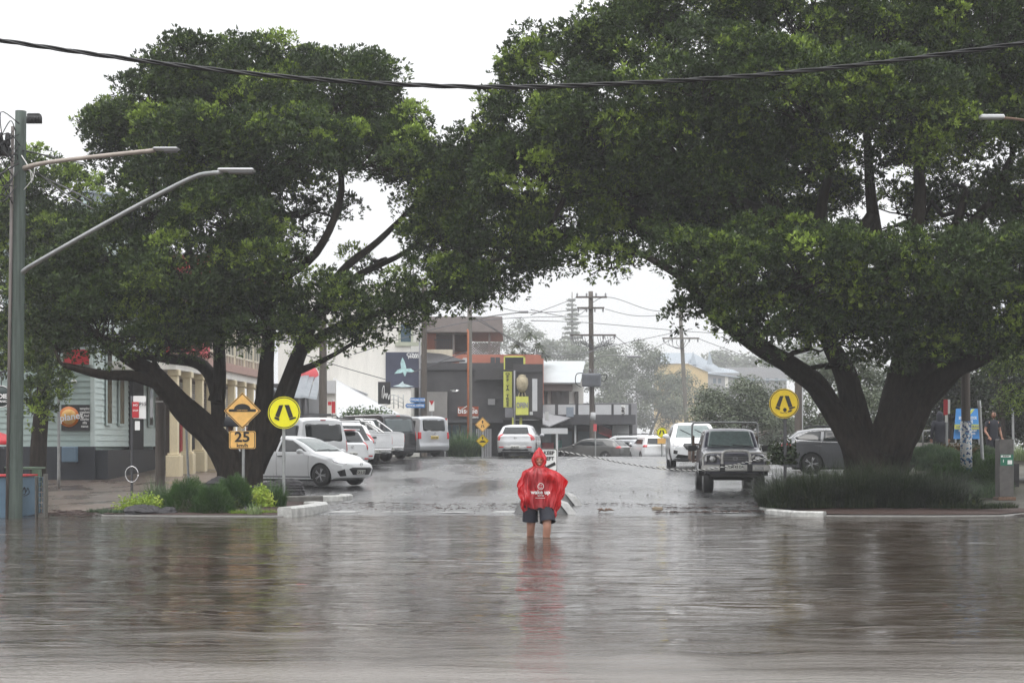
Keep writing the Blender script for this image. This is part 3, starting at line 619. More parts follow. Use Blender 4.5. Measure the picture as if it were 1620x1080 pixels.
f = thing('wall_sign', 'black sign with orange sun disc and white script on the sage weatherboard wall', 'sign', P(119, 660, Yb - .12))
bx(M['blk'], 'board', f, f.location, (P(97, 681, Yb - .1), P(142, 640, Yb - .06)))
mb = MB(); c_ = P(109, 659, Yb - .12) - f.location; mb.mat = 0
mb.lathe([(0, -.02), (.36, -.02), (.36, 0)], 24, 'y', c_); mb.build('sun_disc', M['orange'], f)
mb = MB(); mb.lathe([(0, -.03), (.27, -.03), (.27, -.02)], 24, 'y', c_); mb.build('sun_disc', M['signO'], f)
text('planet', .34, M['textw'], f, c_ + Vector((.1, -.05, 0)), bold=.02, rot=.15)
for i, t_ in enumerate(('tempting', 'creations', 'on food', 'catering', 'gifts', 'menus')): text(t_, .13, M['textw'], f, P(134, 646 + i * 5.6, Yb - .13) - f.location, bold=.02, sx=.75)
mb = MB(); q = P(117, 605, Yb - .1); f = thing('wall_lamp', 'small white security lamp on the sage weatherboards above the sun disc sign', 'lamp', q); mb.lathe([(.02, .12), (.09, .08), (.12, 0), (.05, -.03)], 14); mb.build('lamp_shade', M['white'], f); mb = MB(); mb.cyl((0, .1, .1), (0, 0, .08), .02); mb.build('bracket', M['steel'], f)

# --- upper gabled storey glimpsed above the left trees
c1 = P(150, 370, 66); r = thing('upper_storey_house', 'pale weatherboard gable rising behind the left trees beneath the street lamp arms', 'building', c1)
mb = MB(c1); q0, q1 = P(116, 520, 66), P(140, 305, 66); mb.box(q0, (q1.x, 70, q1.z)); mb.build('wall_core', M['boardp'], r)
mb = MB(c1); mb.boards(q0.x, q1.x, q0.z, q1.z, 66 - .01, .22, .03); mb.build('front_boards', M['boardp'], r)
mb = MB(c1); mb.M = Matrix.Translation((q1.x + .02, 66, 0)) @ Matrix.Rotation(rad(55), 4, 'Z'); mb.boards(0, 2.6, q0.z, q1.z + .15, 0, .22, .03); mb.box((0, .02, q0.z), (2.6, .4, q1.z + .1)); mb.build('side_boards', M['boardg'], r)
mb = MB(c1); mb.M = Matrix.Translation((q1.x + .02, 66, 0)) @ Matrix.Rotation(rad(55), 4, 'Z'); mb.box((1.35, -.07, 10.2), (1.85, -.03, 11.0)); mb.build('window', M['white'], r)
mb = MB(c1); mb.add([Vector((q0.x - .2, 65.8, q1.z)), Vector((q1.x + .1, 65.8, q1.z)), Vector((q1.x + 2.0, 68.6, q1.z)), Vector((q0.x - .2, 70, q1.z)), P(146, 300, 68)], [(0, 1, 4), (1, 2, 4), (2, 3, 4), (3, 0, 4)]); mb.build('roof', M['tind'], r)

# --- hotel with two storey verandah running up the street
Y0, Y1 = 60.0, 78.0
def hx(u, y): return UX(u, y)
ch = Vector((hx(-16.3, 67.2), 67.2, GL(67))); r = thing('verandah_hotel', 'two storey cream hotel with columned verandah and blue upper windows behind the left fig trunk', 'building', ch)
mb = MB(ch); sh = 118 / F
def sbox(mb, u0, u1, y0, y1, z0, z1):
    mb.add([(UX(u0, y0), y0, z0), (UX(u1, y0), y0, z0), (UX(u1, y1), y1, z0), (UX(u0, y1), y1, z0), (UX(u0, y0), y0, z1), (UX(u1, y0), y0, z1), (UX(u1, y1), y1, z1), (UX(u0, y1), y1, z1)],
           [(3, 2, 1, 0), (4, 5, 6, 7), (0, 1, 5, 4), (1, 2, 6, 5), (2, 3, 7, 6), (3, 0, 4, 7)])
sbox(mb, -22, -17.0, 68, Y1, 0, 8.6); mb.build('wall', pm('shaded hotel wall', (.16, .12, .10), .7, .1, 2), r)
mb = MB(ch); sbox(mb, -18, -15.0, Y0, Y1, 4.32, 4.62); mb.build('verandah_floor', M['wallwhite'], r)
mb = MB(ch); sbox(mb, -15.3, -14.85, Y0 - .1, Y1, 4.62, 4.95); sbox(mb, -15.25, -14.9, Y0 - .05, Y1, 6.75, 7.0); mb.build('fascia', pm('fascia pink brown', (.38, .24, .20), .6, .1), r)
mb = MB(ch); sbox(mb, -15.35, -14.8, Y0 - .15, Y0 + 4.6, 4.95, 5.6); mb.build('red_fascia', M['red'], r)
text('HOTEL CELLARS', .42, M['textw'], r, Vector((UX(-14.76, Y0 + 2.2), Y0 + 2.2, 6.1)) - ch, rz=rad(90) - math.atan(sh), bold=.02)
for i in range(9):
    y = Y0 + .4 + i * 1.95; x = UX(-15.15, y); g = GL(y)
    if y > Y1: break
    cb = MB(ch); cb.box((x - .27, y - .27, g - .3), (x + .27, y + .27, g + .78), .02); cb.box((x - .22, y - .22, g + .78), (x + .22, y + .22, g + .86), .02); cb.box((x - .15, y - .15, g + .86), (x + .15, y + .15, 4.1), .015); cb.box((x - .21, y - .21, 4.1), (x + .21, y + .21, 4.32), .02)
    cb.build('column', M['post'], r)
    mb = MB(ch); mb.box((x - .12, y - .1, 4.95), (x + .13, y + .1, 6.75), .01); mb.build('upper_post', M['post'], r)
    if y + 1.95 < Y1:
        mb = MB(ch); sbox(mb, -15.12, -15.06, y + .12, y + 1.83, 5.35, 6.7); f = mb.build('window', M['glassb'], r)
        mb = MB(ch)
        for t in (.12, .66, 1.22, 1.76): sbox(mb, -15.16, -15.0, y + t, y + t + .07, 4.95, 6.75)
        sbox(mb, -15.16, -15.0, y + .12, y + 1.83, 5.28, 5.36); mb.build('window_frame', M['cream'], f)
        mb = MB(ch); sbox(mb, -15.14, -15.08, y + .12, y + 1.83, 4.95, 5.3); mb.build('panel', pm('panel mauve', (.26, .17, .18), .6), r)
for i in range(6):
    y = 68.5 + i * 1.6; mb = MB(ch)
    for k in range(11): sbox(mb, -17.0, -16.93 + .01 * (k % 2), y, y + 1.05, 3.1 + k * .1, 3.1 + k * .1 + .075)
    mb.build('shutter', M['wallwhite'], r)
    mb = MB(ch); sbox(mb, -17.0, -16.95, y + .1, y + .95, .9, 3.0); mb.build('doorway', M['dark'] if i % 2 else M['red'], r)
mb = MB(ch); mb.tube([(UX(-15, 77), 77.3, 4.3), (UX(-14.6, 77), 77.4, 4.15), (UX(-14.5, 77), 77.4, 3.6), (UX(-14.9, 77), 77.4, 1)], .09, 8); mb.build('downpipe', M['boardg'], r)
mb = MB(ch); sbox(mb, -22.4, -15.1, 66, Y1 + .3, 8.6, 9.2); mb.build('parapet', M['redp'], r)

# --- shops beyond: dark awning shop with red domes
Ya = 84.0; cs = P(480, 700, Ya); r = thing('awning_shop', 'small dark shop with grey roof lights and two red domes beside the left fig', 'building', cs)
bx(M['charc'], 'wall', r, cs, (P(430, 710, Ya + 1), P(506, 612, Ya + 6)))
mb = MB(cs)
for (a, b, c_, d) in (((456, 628), (474, 592), (490, 590), (480, 630)), ((476, 628), (490, 593), (498, 594), (488, 630)), ((489, 630), (499, 596), (508, 598), (501, 632))):
    q = [P(*a, Ya - .5), P(*d, Ya - .5), P(c_[0], c_[1], Ya + 1.8), P(b[0], b[1], Ya + 1.8)]; mb.add(q + [p + Vector((0, .1, .12)) for p in q], [(0, 1, 2, 3), (7, 6, 5, 4), (0, 4, 5, 1), (1, 5, 6, 2), (2, 6, 7, 3), (3, 7, 4, 0)])
mb.build('roof_light', pm('grey roof panel', (.18, .20, .22), .3, .15, 3), r)
for px in (478, 490):
    mb = MB(cs); mb.lathe([(.52 * math.cos(rad(a)), .8 * math.sin(rad(a))) for a in range(0, 91, 15)], 18, 'z', P(px, 602, Ya + 2)); mb.build('dome', M['redp'], r)
for px in (474, 484): mb = MB(cs); mb.cyl(P(px, 712, Ya - .4), P(px, 630, Ya - .4), .09); mb.build('post', M['charc'], r)
bx(M['panelw'], 'signboard', r, cs, (P(504, 622, Ya + .5), P(531, 602, Ya + .6))); bx(M['wallwhite'], 'signboard', r, cs, (P(517, 676, Ya + .7), P(532, 601, Ya + .8)))
# --- low cream shop with sloping white roof
Yc = 90.0; cc = P(580, 700, Yc); r = thing('low_shop', 'low off white shop with long sloping roof behind the parked vans', 'building', cc)
bx(M['wallwhite'], 'wall', r, cc, (P(500, 712, Yc), P(641, 661, Yc + 5)))
sheet(M['panelw'], 'roof', r, cc, [P(500, 662, Yc - .6), P(645, 664, Yc - .6), P(612, 646, Yc + 5), P(528, 600, Yc + 5)], .1)
sheet(pm('roof band grey', (.32, .33, .36), .4, .1), 'skylight', r, cc, [P(532, 606, Yc + 4.9) , P(582, 625, Yc + 4.9), P(574, 620, Yc + 5.3), P(532, 601, Yc + 5.3)], .06)
bx(pm('timber fascia tan', (.5, .42, .30), .6, .1), 'fascia', r, cc, (P(560, 666, Yc - .8), P(654, 660, Yc - .65)))
f = thing('script_sign', 'black sign with white handwritten squiggle on the low shop roof left of the whale poster', 'sign', P(608, 622, Yc - .5)); bx(M['blk'], 'board', f, f.location, (P(598, 639, Yc - .5), P(618, 604, Yc - .3)))
mb = MB(); pts = [(-.12, -.25), (-.1, .2), (-.02, .42), (.0, .1), (-.06, -.3), (.06, 0), (.1, -.3), (.14, 0), (.2, -.12), (.24, -.35), (.3, -.05)]
pts, _ = smooth_path([(x, -.05, z) for x, z in pts], [1] * len(pts), 4); mb.tube(pts, .018, 5); mb.build('lettering', M['textw'], f)
f = thing('roof_railing', 'thin metal railing on the low shop roof between the black sign and whale poster', 'railing', P(628, 642, Yc)); mb = MB(f.location)
for px in (623, 630, 638): mb.cyl(P(px, 646, Yc), P(px, 624, Yc), .03, n=6)
for py in (627, 634, 640): mb.tube([P(600, py + 4, Yc), P(623, py - 3, Yc), P(638, py + 4, Yc)], .02, 5)
mb.build('rails', M['steel'], f)
# --- big cream gallery wall with whale poster
Yd = 95.0; cd = P(620, 700, Yd); r = thing('gallery_building', 'tall off white rendered building carrying the whale poster, left of the dark street pole', 'building', cd)
bx(M['wallwhite'], 'wall', r, cd, (P(440, 715, Yd), P(668, 478, Yd + 12)))
f = bx(pm('sage window trim', (.40, .42, .33), .5, .1), 'window', r, cd, (P(625, 547, Yd - .12), P(667, 541, Yd)), (P(630, 541, Yd - .06), P(634, 512, Yd)), (P(650, 541, Yd - .06), P(654, 512, Yd)))
bx(M['glassb'], 'pane', f, cd, (P(634, 541, Yd - .03), P(650, 513, Yd - .005)))
f = thing('whale_poster', 'dark blue poster of a pale leaping whale on the off white gallery wall', 'poster', P(637, 585, Yd - .1))
q0, q1 = P(610, 613, Yd - .1), P(665, 557, Yd - .06); bx(pm('poster navy', (.045, .05, .085), .4, .25, .8), 'panel', f, f.location, (q0, q1))
def pp(x, y, dd=.13): return P(610 + (x - 107) * 55 / 199, 557 + (y - 419) * 56 / 204, Yd - dd) - f.location
mb = MB(); whale = [(203, 448), (215, 470), (224, 500), (226, 514), (250, 512), (278, 532), (256, 534), (228, 532), (220, 558), (214, 556), (207, 534), (190, 540), (156, 543), (176, 520), (196, 512), (192, 480)]
qs = [pp(*p) for p in whale]; mb.add(qs, [tuple(range(len(qs)))]); mb.build('whale', pm('whale pale teal', (.40, .60, .60), .5, .3, 3), f)
mb = MB(); qs = [pp(*p) for p in [(148, 614), (180, 606), (206, 586), (212, 600), (250, 612), (270, 616), (200, 620)]]; mb.add(qs, [tuple(range(len(qs)))]); mb.build('splash', pm('splash white', (.6, .72, .74), .5, .2, 3), f)
text('CRAIG', .20, M['textw'], f, pp(274, 433, .16), bold=.03, sx=.95); text('PARRY', .20, M['textw'], f, pp(274, 447, .16), bold=.03, sx=.95); text('C', .26, M['textw'], f, pp(236, 434, .16), bold=.02); text('P', .26, M['textw'], f, pp(242, 448, .16), bold=.02)
# --- terracotta terrace building
Ye = 108.0; ce = P(760, 700, Ye); r = thing('terrace_building', 'terracotta building with flat roofed lattice balcony above the charcoal facade', 'building', ce)
bx(M['terra'], 'wall', r, ce, (P(668, 640, Ye + 3), P(740, 524, Ye + 10)), (P(740, 640, Ye + 3), P(975, 560, Ye + 10)) if False else (P(740, 640, Ye + 3), P(857, 575, Ye + 10)))
bx(M['browng'], 'roof', r, ce, (P(640, 525, Ye - 1), P(796, 518, Ye + 9)))
bx(M['terra'], 'balcony_wall', r, ce, (P(716, 590, Ye - 1), P(856, 561, Ye - .8)), (P(669, 562, Ye + .5), P(690, 527, Ye + .8)))
bx(M['cream'], 'balcony_wall', r, ce, (P(668, 566, Ye - .9), P(716, 553, Ye - .7)))
bx(pm('brown recess', (.10, .06, .05), .7, .1), 'recess', r, ce, (P(690, 556, Ye + 2), P(740, 527, Ye + 2.1)))
mb = MB(ce)
for px in range(688, 716, 3): mb.box(P(px, 554, Ye - .5), P(px + 1, 538, Ye - .45))
mb.box(P(687, 538, Ye - .5), P(716, 537, Ye - .4)); mb.build('railing', M['charc'], r)
mb = MB(ce)
for k in range(-6, 22):
    a = P(740 + k * 4, 564, Ye - .3); b = P(740 + k * 4 + 22, 542, Ye - .3)
    for (p, q) in ((a, b), (P(740 + k * 4 + 22, 564, Ye - .25), P(740 + k * 4, 542, Ye - .25))):
        # clip to the panel
        xa, xb = P(740, 0, Ye).x, P(791, 0, Ye).x; t0, t1 = 0.0, 1.0; dx = q.x - p.x
        ta, tb_ = sorted(((xa - p.x) / dx, (xb - p.x) / dx)); t0 = max(t0, ta); t1 = min(t1, tb_)
        if t1 > t0 + .05: mb.tube([p.lerp(q, t0), p.lerp(q, t1)], .035, 4, smooth=False)
mb.build('lattice', pm('lattice brown grey', (.19, .15, .14), .6), r)
for px in (773, 716): mb = MB(ce); mb.box(P(px, 561, Ye - .6), P(px + 3, 525, Ye - .5)); mb.build('post', M['browng'], r)
mb = MB(ce); mb.add([P(716, 585, Ye - 2), P(748, 585, Ye - 2), P(741, 566, Ye - 2), P(733, 566, Ye - 2), P(716, 585, Ye), P(748, 585, Ye), P(741, 566, Ye), P(733, 566, Ye)], [(0, 1, 2, 3), (7, 6, 5, 4), (1, 5, 6, 2), (0, 3, 7, 4), (3, 2, 6, 7)]); mb.build('gable_roof', M['panelw'], r)
sheet(M['charc'], 'side_awning', r, ce, [P(660, 578, Ye - 6), P(736, 572, Ye - 6), P(700, 562, Ye - 1.2), P(660, 558, Ye - 1.2)], .1)
for px in (780, 788): mb = MB(ce); mb.box(P(px - 4, 580, Ye - 1.1), P(px + 3, 565, Ye - 1.02)); mb.build('vent', M['charc'], r)
# --- charcoal building
Yf = 98.0; cf = P(765, 700, Yf); r = thing('charcoal_building', 'charcoal two storey shopfront with lime vertical sign, across the road beyond the silver hatchback', 'building', cf)
bx(M['wallblk'], 'wall', r, cf, (P(664, 725, Yf + .5), P(815, 583, Yf + 8)))
bx(pm('bay charcoal', (.048, .045, .047), .6, .15, 2), 'bay', r, cf, (P(812, 660, Yf - 1.5), P(855, 586, Yf + 7)), (P(752, 600, Yf - .2), P(797, 584, Yf + .4)))
bx(M['dark'], 'shopfront', r, cf, (P(752, 725, Yf + .1), P(858, 664, Yf + .45)))
bx(pm('grey rendered lower wall', (.26, .25, .24), .7, .12, 1), 'lower_wall', r, cf, (P(668, 690, Yf - .2), P(708, 620, Yf + .4)))
mb = MB(cf); q = [P(676, 566, Yf - 2), P(740, 576, Yf - 2), P(705, 586, Yf - .2), P(668, 590, Yf - .2)]
f = bx(M['lime'], 'sign_frame', r, cf, (P(797, 584, Yf - .5), P(799, 563, Yf - .35)), (P(828, 584, Yf - .5), P(831, 563, Yf - .35)), (P(797, 565, Yf - .5), P(831, 563, Yf - .36))); bx(M['blk'], 'panel', f, cf, (P(799, 584, Yf - .45), P(828, 565, Yf - .38)))
for px in (810, 822): mb = MB(cf); mb.box(P(px, 690, Yf - 1.2), P(px + 4, 660, Yf - 1.1)); mb.build('post', M['lime'], r)
bx(M['panelw'], 'window', r, cf, (P(842, 650, Yf - 1.56), P(850, 599, Yf - 1.5))); bx(M['panelw'], 'window', r, cf, (P(838, 656, Yf - 1.57), P(843, 651, Yf - 1.5)))
mb = MB(cf); q = P(826, 607, Yf - 1.6); mb.lathe([(.12, -.5), (.3, -.3), (.36, 0), (.34, .3), (.2, .44), (.22, .5), (.05, .55)], 14, 'z', q)
for s_ in (-1, 0, 1): mb.cyl(q + Vector((s_ * .15, 0, -.5)), q + Vector((s_ * .25, 0, -.85)), .03, n=5)
mb.build('lantern_emblem', pm('dull tan emblem', (.42, .36, .24), .5, .3, 6), r)
bx(pm('grey corrugated panel', (.22, .22, .24), .4, .1), 'small_sign', r, cf, (P(799, 660, Yf - .7), P(813, 645, Yf - .6)))
mb = MB(cf)
for k in range(9): mb.box(P(753 + k * 2.8, 726, Yf - 1), P(755 + k * 2.8, 678, Yf - .9))
mb.build('slatted_screen', M['grey'], r)
f = thing('vertical_sign', 'tall narrow lime sign reading OFF YA TREE on the charcoal building', 'sign', P(803, 616, Yf - .6)); bx(M['lime'], 'panel', f, f.location, (P(796.5, 644, Yf - .6), P(810, 588, Yf - .35)))
text('OFF YA TREE', .56, M['blk'], f, (0, -.03, .0), bold=.02, rot=rad(-90), sx=.95) if False else [text(ch_, .215, M['blk'], f, (0, -.03, .92 - i * .184), bold=.02, sx=1.5) for i, ch_ in enumerate('OFF YA TREE') if ch_ != ' ']
f = thing('graffiti_sign', 'square lime sign with grey block lettering low on the charcoal bay', 'sign', P(825.5, 641, Yf - 1.7)); bx(M['lime'], 'panel', f, f.location, (P(816, 656, Yf - 1.7), P(836, 627, Yf - 1.52))); text('OPEN', .42, M['grey'], f, (.02, -.03, 0), bold=.04, sx=.62)
f = thing('shop_sign', 'rust orange sign reading bisque traders on the charcoal wall', 'sign', P(740, 650, Yf)); bx(pm('burnt orange', (.32, .07, .03), .5, .1), 'panel', f, f.location, (P(724, 658, Yf), P(757, 643, Yf + .3))); text('bisque', .46, M['textw'], f, (.0, -.03, .0), bold=.02); text('traders', .2, M['textw'], f, (.35, -.03, -.36), bold=.02)
mb = MB(); mb.tube([(-.4, -.03, .06), (0, -.03, .33), (.4, -.03, .12)], .025, 5); mb.build('roof_emblem', M['textw'], f)
mb = MB(); b0 = P(719, 619, Yf - 3); mb.tube([(-.16, 0, 0), (-.05, 0, .02), (.1, 0, .01), (.18, 0, .03)], [.01, .05, .045, .02], 8)
for s_ in (-1, 1): mb.add([(0, 0, .03), (.08, 0, .03), (.04 + .05 * s_, s_ * .15, .12), (s_ * .28, s_ * .1, .06)], [(0, 1, 2, 3)])
o = mb.build('seagull', M['white']); o.location = b0; tag(o, 'small white bird flying past the charcoal wall', 'bird')
# --- right-hand shops row under pale roof
Yg = 114.0; cg = P(920, 700, Yg); r = thing('pale_roof_shops', 'shop row with pale tin roofed upper floor and a row of white panels', 'building', cg)
sheet(M['tin'], 'roof', r, cg, [P(853, 607, Yg - .8), P(918, 607, Yg - .8), P(926, 573, Yg + 6), P(853, 573, Yg + 6)], .1)
bx(M['wallwhite'], 'upper_wall', r, cg, (P(855, 645, Yg + .5), P(918, 607, Yg + 6)))
bx(M['browng'], 'eave', r, cg, (P(855, 618, Yg - .4), P(905, 608, Yg + .6)))
for a, b in ((861, 866), (872, 900), (909, 915)): bx(pm('dim window', (.09, .08, .075), .3, .2), 'window', r, cg, (P(a, 639, Yg + .35), P(b, 619, Yg + .52)))
for a, b in ((855, 878), (883, 910), (915, 937), (942, 967), (971, 994)): bx(M['panelw'], 'fascia_panel', r, cg, (P(a, 657, Yg - 2.1), P(b, 640, Yg - 2)))
bx(M['charc'], 'awning', r, cg, (P(855, 671, Yg - 3.5), P(998, 657.5, Yg + 1)))
bx(M['charc'], 'parapet', r, cg, (P(853, 658, Yg - 1.95), P(998, 639, Yg - 1.6)))
bx(M['dark'], 'shopfront', r, cg, (P(853, 745, Yg + 1), P(1000, 671, Yg + 1.3)))
bx(M['grey'], 'wall', r, cg, (P(853, 745, Yg + 1.3), P(1000, 640, Yg + 6)))
bx(M['panelw'], 'shop_window', r, cg, (P(969, 693, Yg + .8), P(995, 671, Yg + .95)))
for px in (910, 936): mb = MB(cg); mb.cyl(P(px, 735, Yg - 3), P(px, 672, Yg - 3), .07); mb.build('post', M['panelw'], r)
sheet(M['redp'], 'red_awning', r, cg, [P(947, 685, Yg - 1.4), P(967, 693, Yg - 1.4), P(967, 681, Yg + .6), P(947, 672, Yg + .6)], .08)
sheet(M['grey'], 'side_awning', r, cg, [P(858, 672, Yg - 8), P(868, 676, Yg - 8), P(902, 662, Yg - 3.6), P(858, 655, Yg - 3.6)], .08)
for i, (px, w_, t_) in enumerate(((986, 7, 'SURF'),)): bx(M['signW'], 'blade_sign', r, cg, (P(px - 3, 661, Yg - 3), P(px + 3, 640, Yg - 2.9))); text('SURF', .3, M['text'], r, P(px, 651, Yg - 3.05) - cg, rot=rad(90), bold=.03)
bx(pm('blue grey box', (.24, .28, .33), .4), 'sign_box', r, cg, (P(896, 659, Yg - 3.6), P(907, 644, Yg - 3)))
bx(M['signW'], 'banner', r, cg, (P(862, 665, Yg - 9), P(868, 651, Yg - 8.95)))
bx(pm('teal display', (.05, .28, .26), .5, .2), 'display', r, cg, (P(881, 725, Yg + .8), P(889, 696, Yg + .9))); bx(M['redp'], 'display', r, cg, (P(857, 722, Yg + .8), P(876, 700, Yg + .9)))
# --- distant houses on the hill
Yh = 330.0; c_ = P(1080, 640, Yh); r = thing('yellow_house', 'distant yellow building with blue grey roof on the misty hill above the trees', 'building', c_)
mb = MB(c_); a = [P(1040, 700, Yh), P(1120, 700, Yh), P(1120, 588, Yh), P(1089, 575, Yh), P(1040, 575, Yh)]; mb.add(a + [p + Vector((0, 8, 0)) for p in a], [(0, 1, 2, 3, 4), (9, 8, 7, 6, 5), (1, 6, 7, 2), (0, 4, 9, 5)]); mb.build('wall', M['yellowh'], r)
mb = MB(c_); a = [P(1036, 576, Yh - .3), P(1088, 574, Yh - .3), P(1122, 589, Yh - .3), P(1150, 589, Yh + 6), P(1128, 575, Yh + 7), P(1096, 558, Yh + 7), P(1036, 558, Yh + 7)]; mb.add(a, [tuple(range(7))]); mb.build('roof', M['tind'], r)
for px in (1096, 1122): mb = MB(c_); mb.add([P(px - 4, 576, Yh), P(px + 6, 577, Yh), P(px + 6, 577, Yh + 3), P(px - 4, 576, Yh + 3), P(px + .5, 555, Yh + 1.5)], [(0, 1, 4), (1, 2, 4), (2, 3, 4), (3, 0, 4)]); mb.build('roof_spire', M['tind'], r)
Yi = 360.0; c_ = P(1170, 640, Yi); r = thing('grey_house_row', 'long low grey roofed houses stepping along the misty hill right of the yellow building', 'building', c_)
bx(M['grey'], 'wall', r, c_, (P(1120, 700, Yi), P(1235, 592, Yi + 8)), (P(1150, 600, Yi + 10), P(1260, 582, Yi + 14)))
sheet(M['tind'], 'roof', r, c_, [P(1106, 590, Yi - .6), P(1190, 601, Yi - .6), P(1160, 586, Yi + 6), P(1112, 578, Yi + 6)], .2)
sheet(M['tind'], 'roof', r, c_, [P(1176, 602, Yi - .6), P(1246, 602, Yi - .6), P(1226, 592, Yi + 6), P(1166, 592, Yi + 6)], .2)
for a_, b_ in ((P(1147, 612, Yi - .1), P(1152, 594, Yi)), (P(1168, 613, Yi - .1), P(1175, 600, Yi)), (P(1178, 611, Yi - .1), P(1205, 607, Yi))): bx(M['wallwhite'], 'window', r, c_, (a_, b_))
for px in (1128, 1136, 1160, 1190, 1212, 1226): bx(M['glassb'], 'window', r, c_, (P(px, 606, Yi - .06), P(px + 5, 598, Yi)))

for (rt, off, items) in ((cd, cd, ((664, 700, 480),)), (cf, cf, ((668, 725, 584), (814, 700, 586)))):
    par = [o for o in bpy.data.objects if o.get('category') == 'building' and (o.location - rt).length < .01][0]
    for px, y0_, y1_ in items:
        mb = MB(off); Yq_ = rt.y - (.2 if rt is cd else 1.7 if px > 800 else -.35); mb.cyl(P(px, y0_, Yq_), P(px, y1_, Yq_), .05, n=8); mb.build('downpipe', M['grey'], par)
par = [o for o in bpy.data.objects if o.get('category') == 'building' and (o.location - cf).length < .01][0]
bx(M['charc'], 'parapet_cap', par, cf, (P(664, 585, Yf + .35), P(798, 582, Yf + .6)), (P(811, 588, Yf - 1.65), P(856, 585, Yf - 1.4)))
bx(M['grey'], 'air_conditioner', par, cf, (P(772, 640, Yf + .1), P(783, 631, Yf + .5))); bx(M['charc'], 'awning_edge', par, cf, (P(700, 668, Yf - .9), P(796, 664, Yf + .5)))
for k in range(5): bx(M['glassb'], 'shop_window', par, cf, (P(690 + k * 13, 712, Yf + .02), P(700 + k * 13, 672, Yf + .09)))
par = [o for o in bpy.data.objects if o.get('category') == 'building' and (o.location - cg).length < .01][0]
for a, b in ((858, 872), (884, 905), (914, 932), (945, 962)): f_ = bx(M['glassb'], 'shop_window', par, cg, (P(a, 735, Yg + .9), P(b, 682, Yg + .98)))

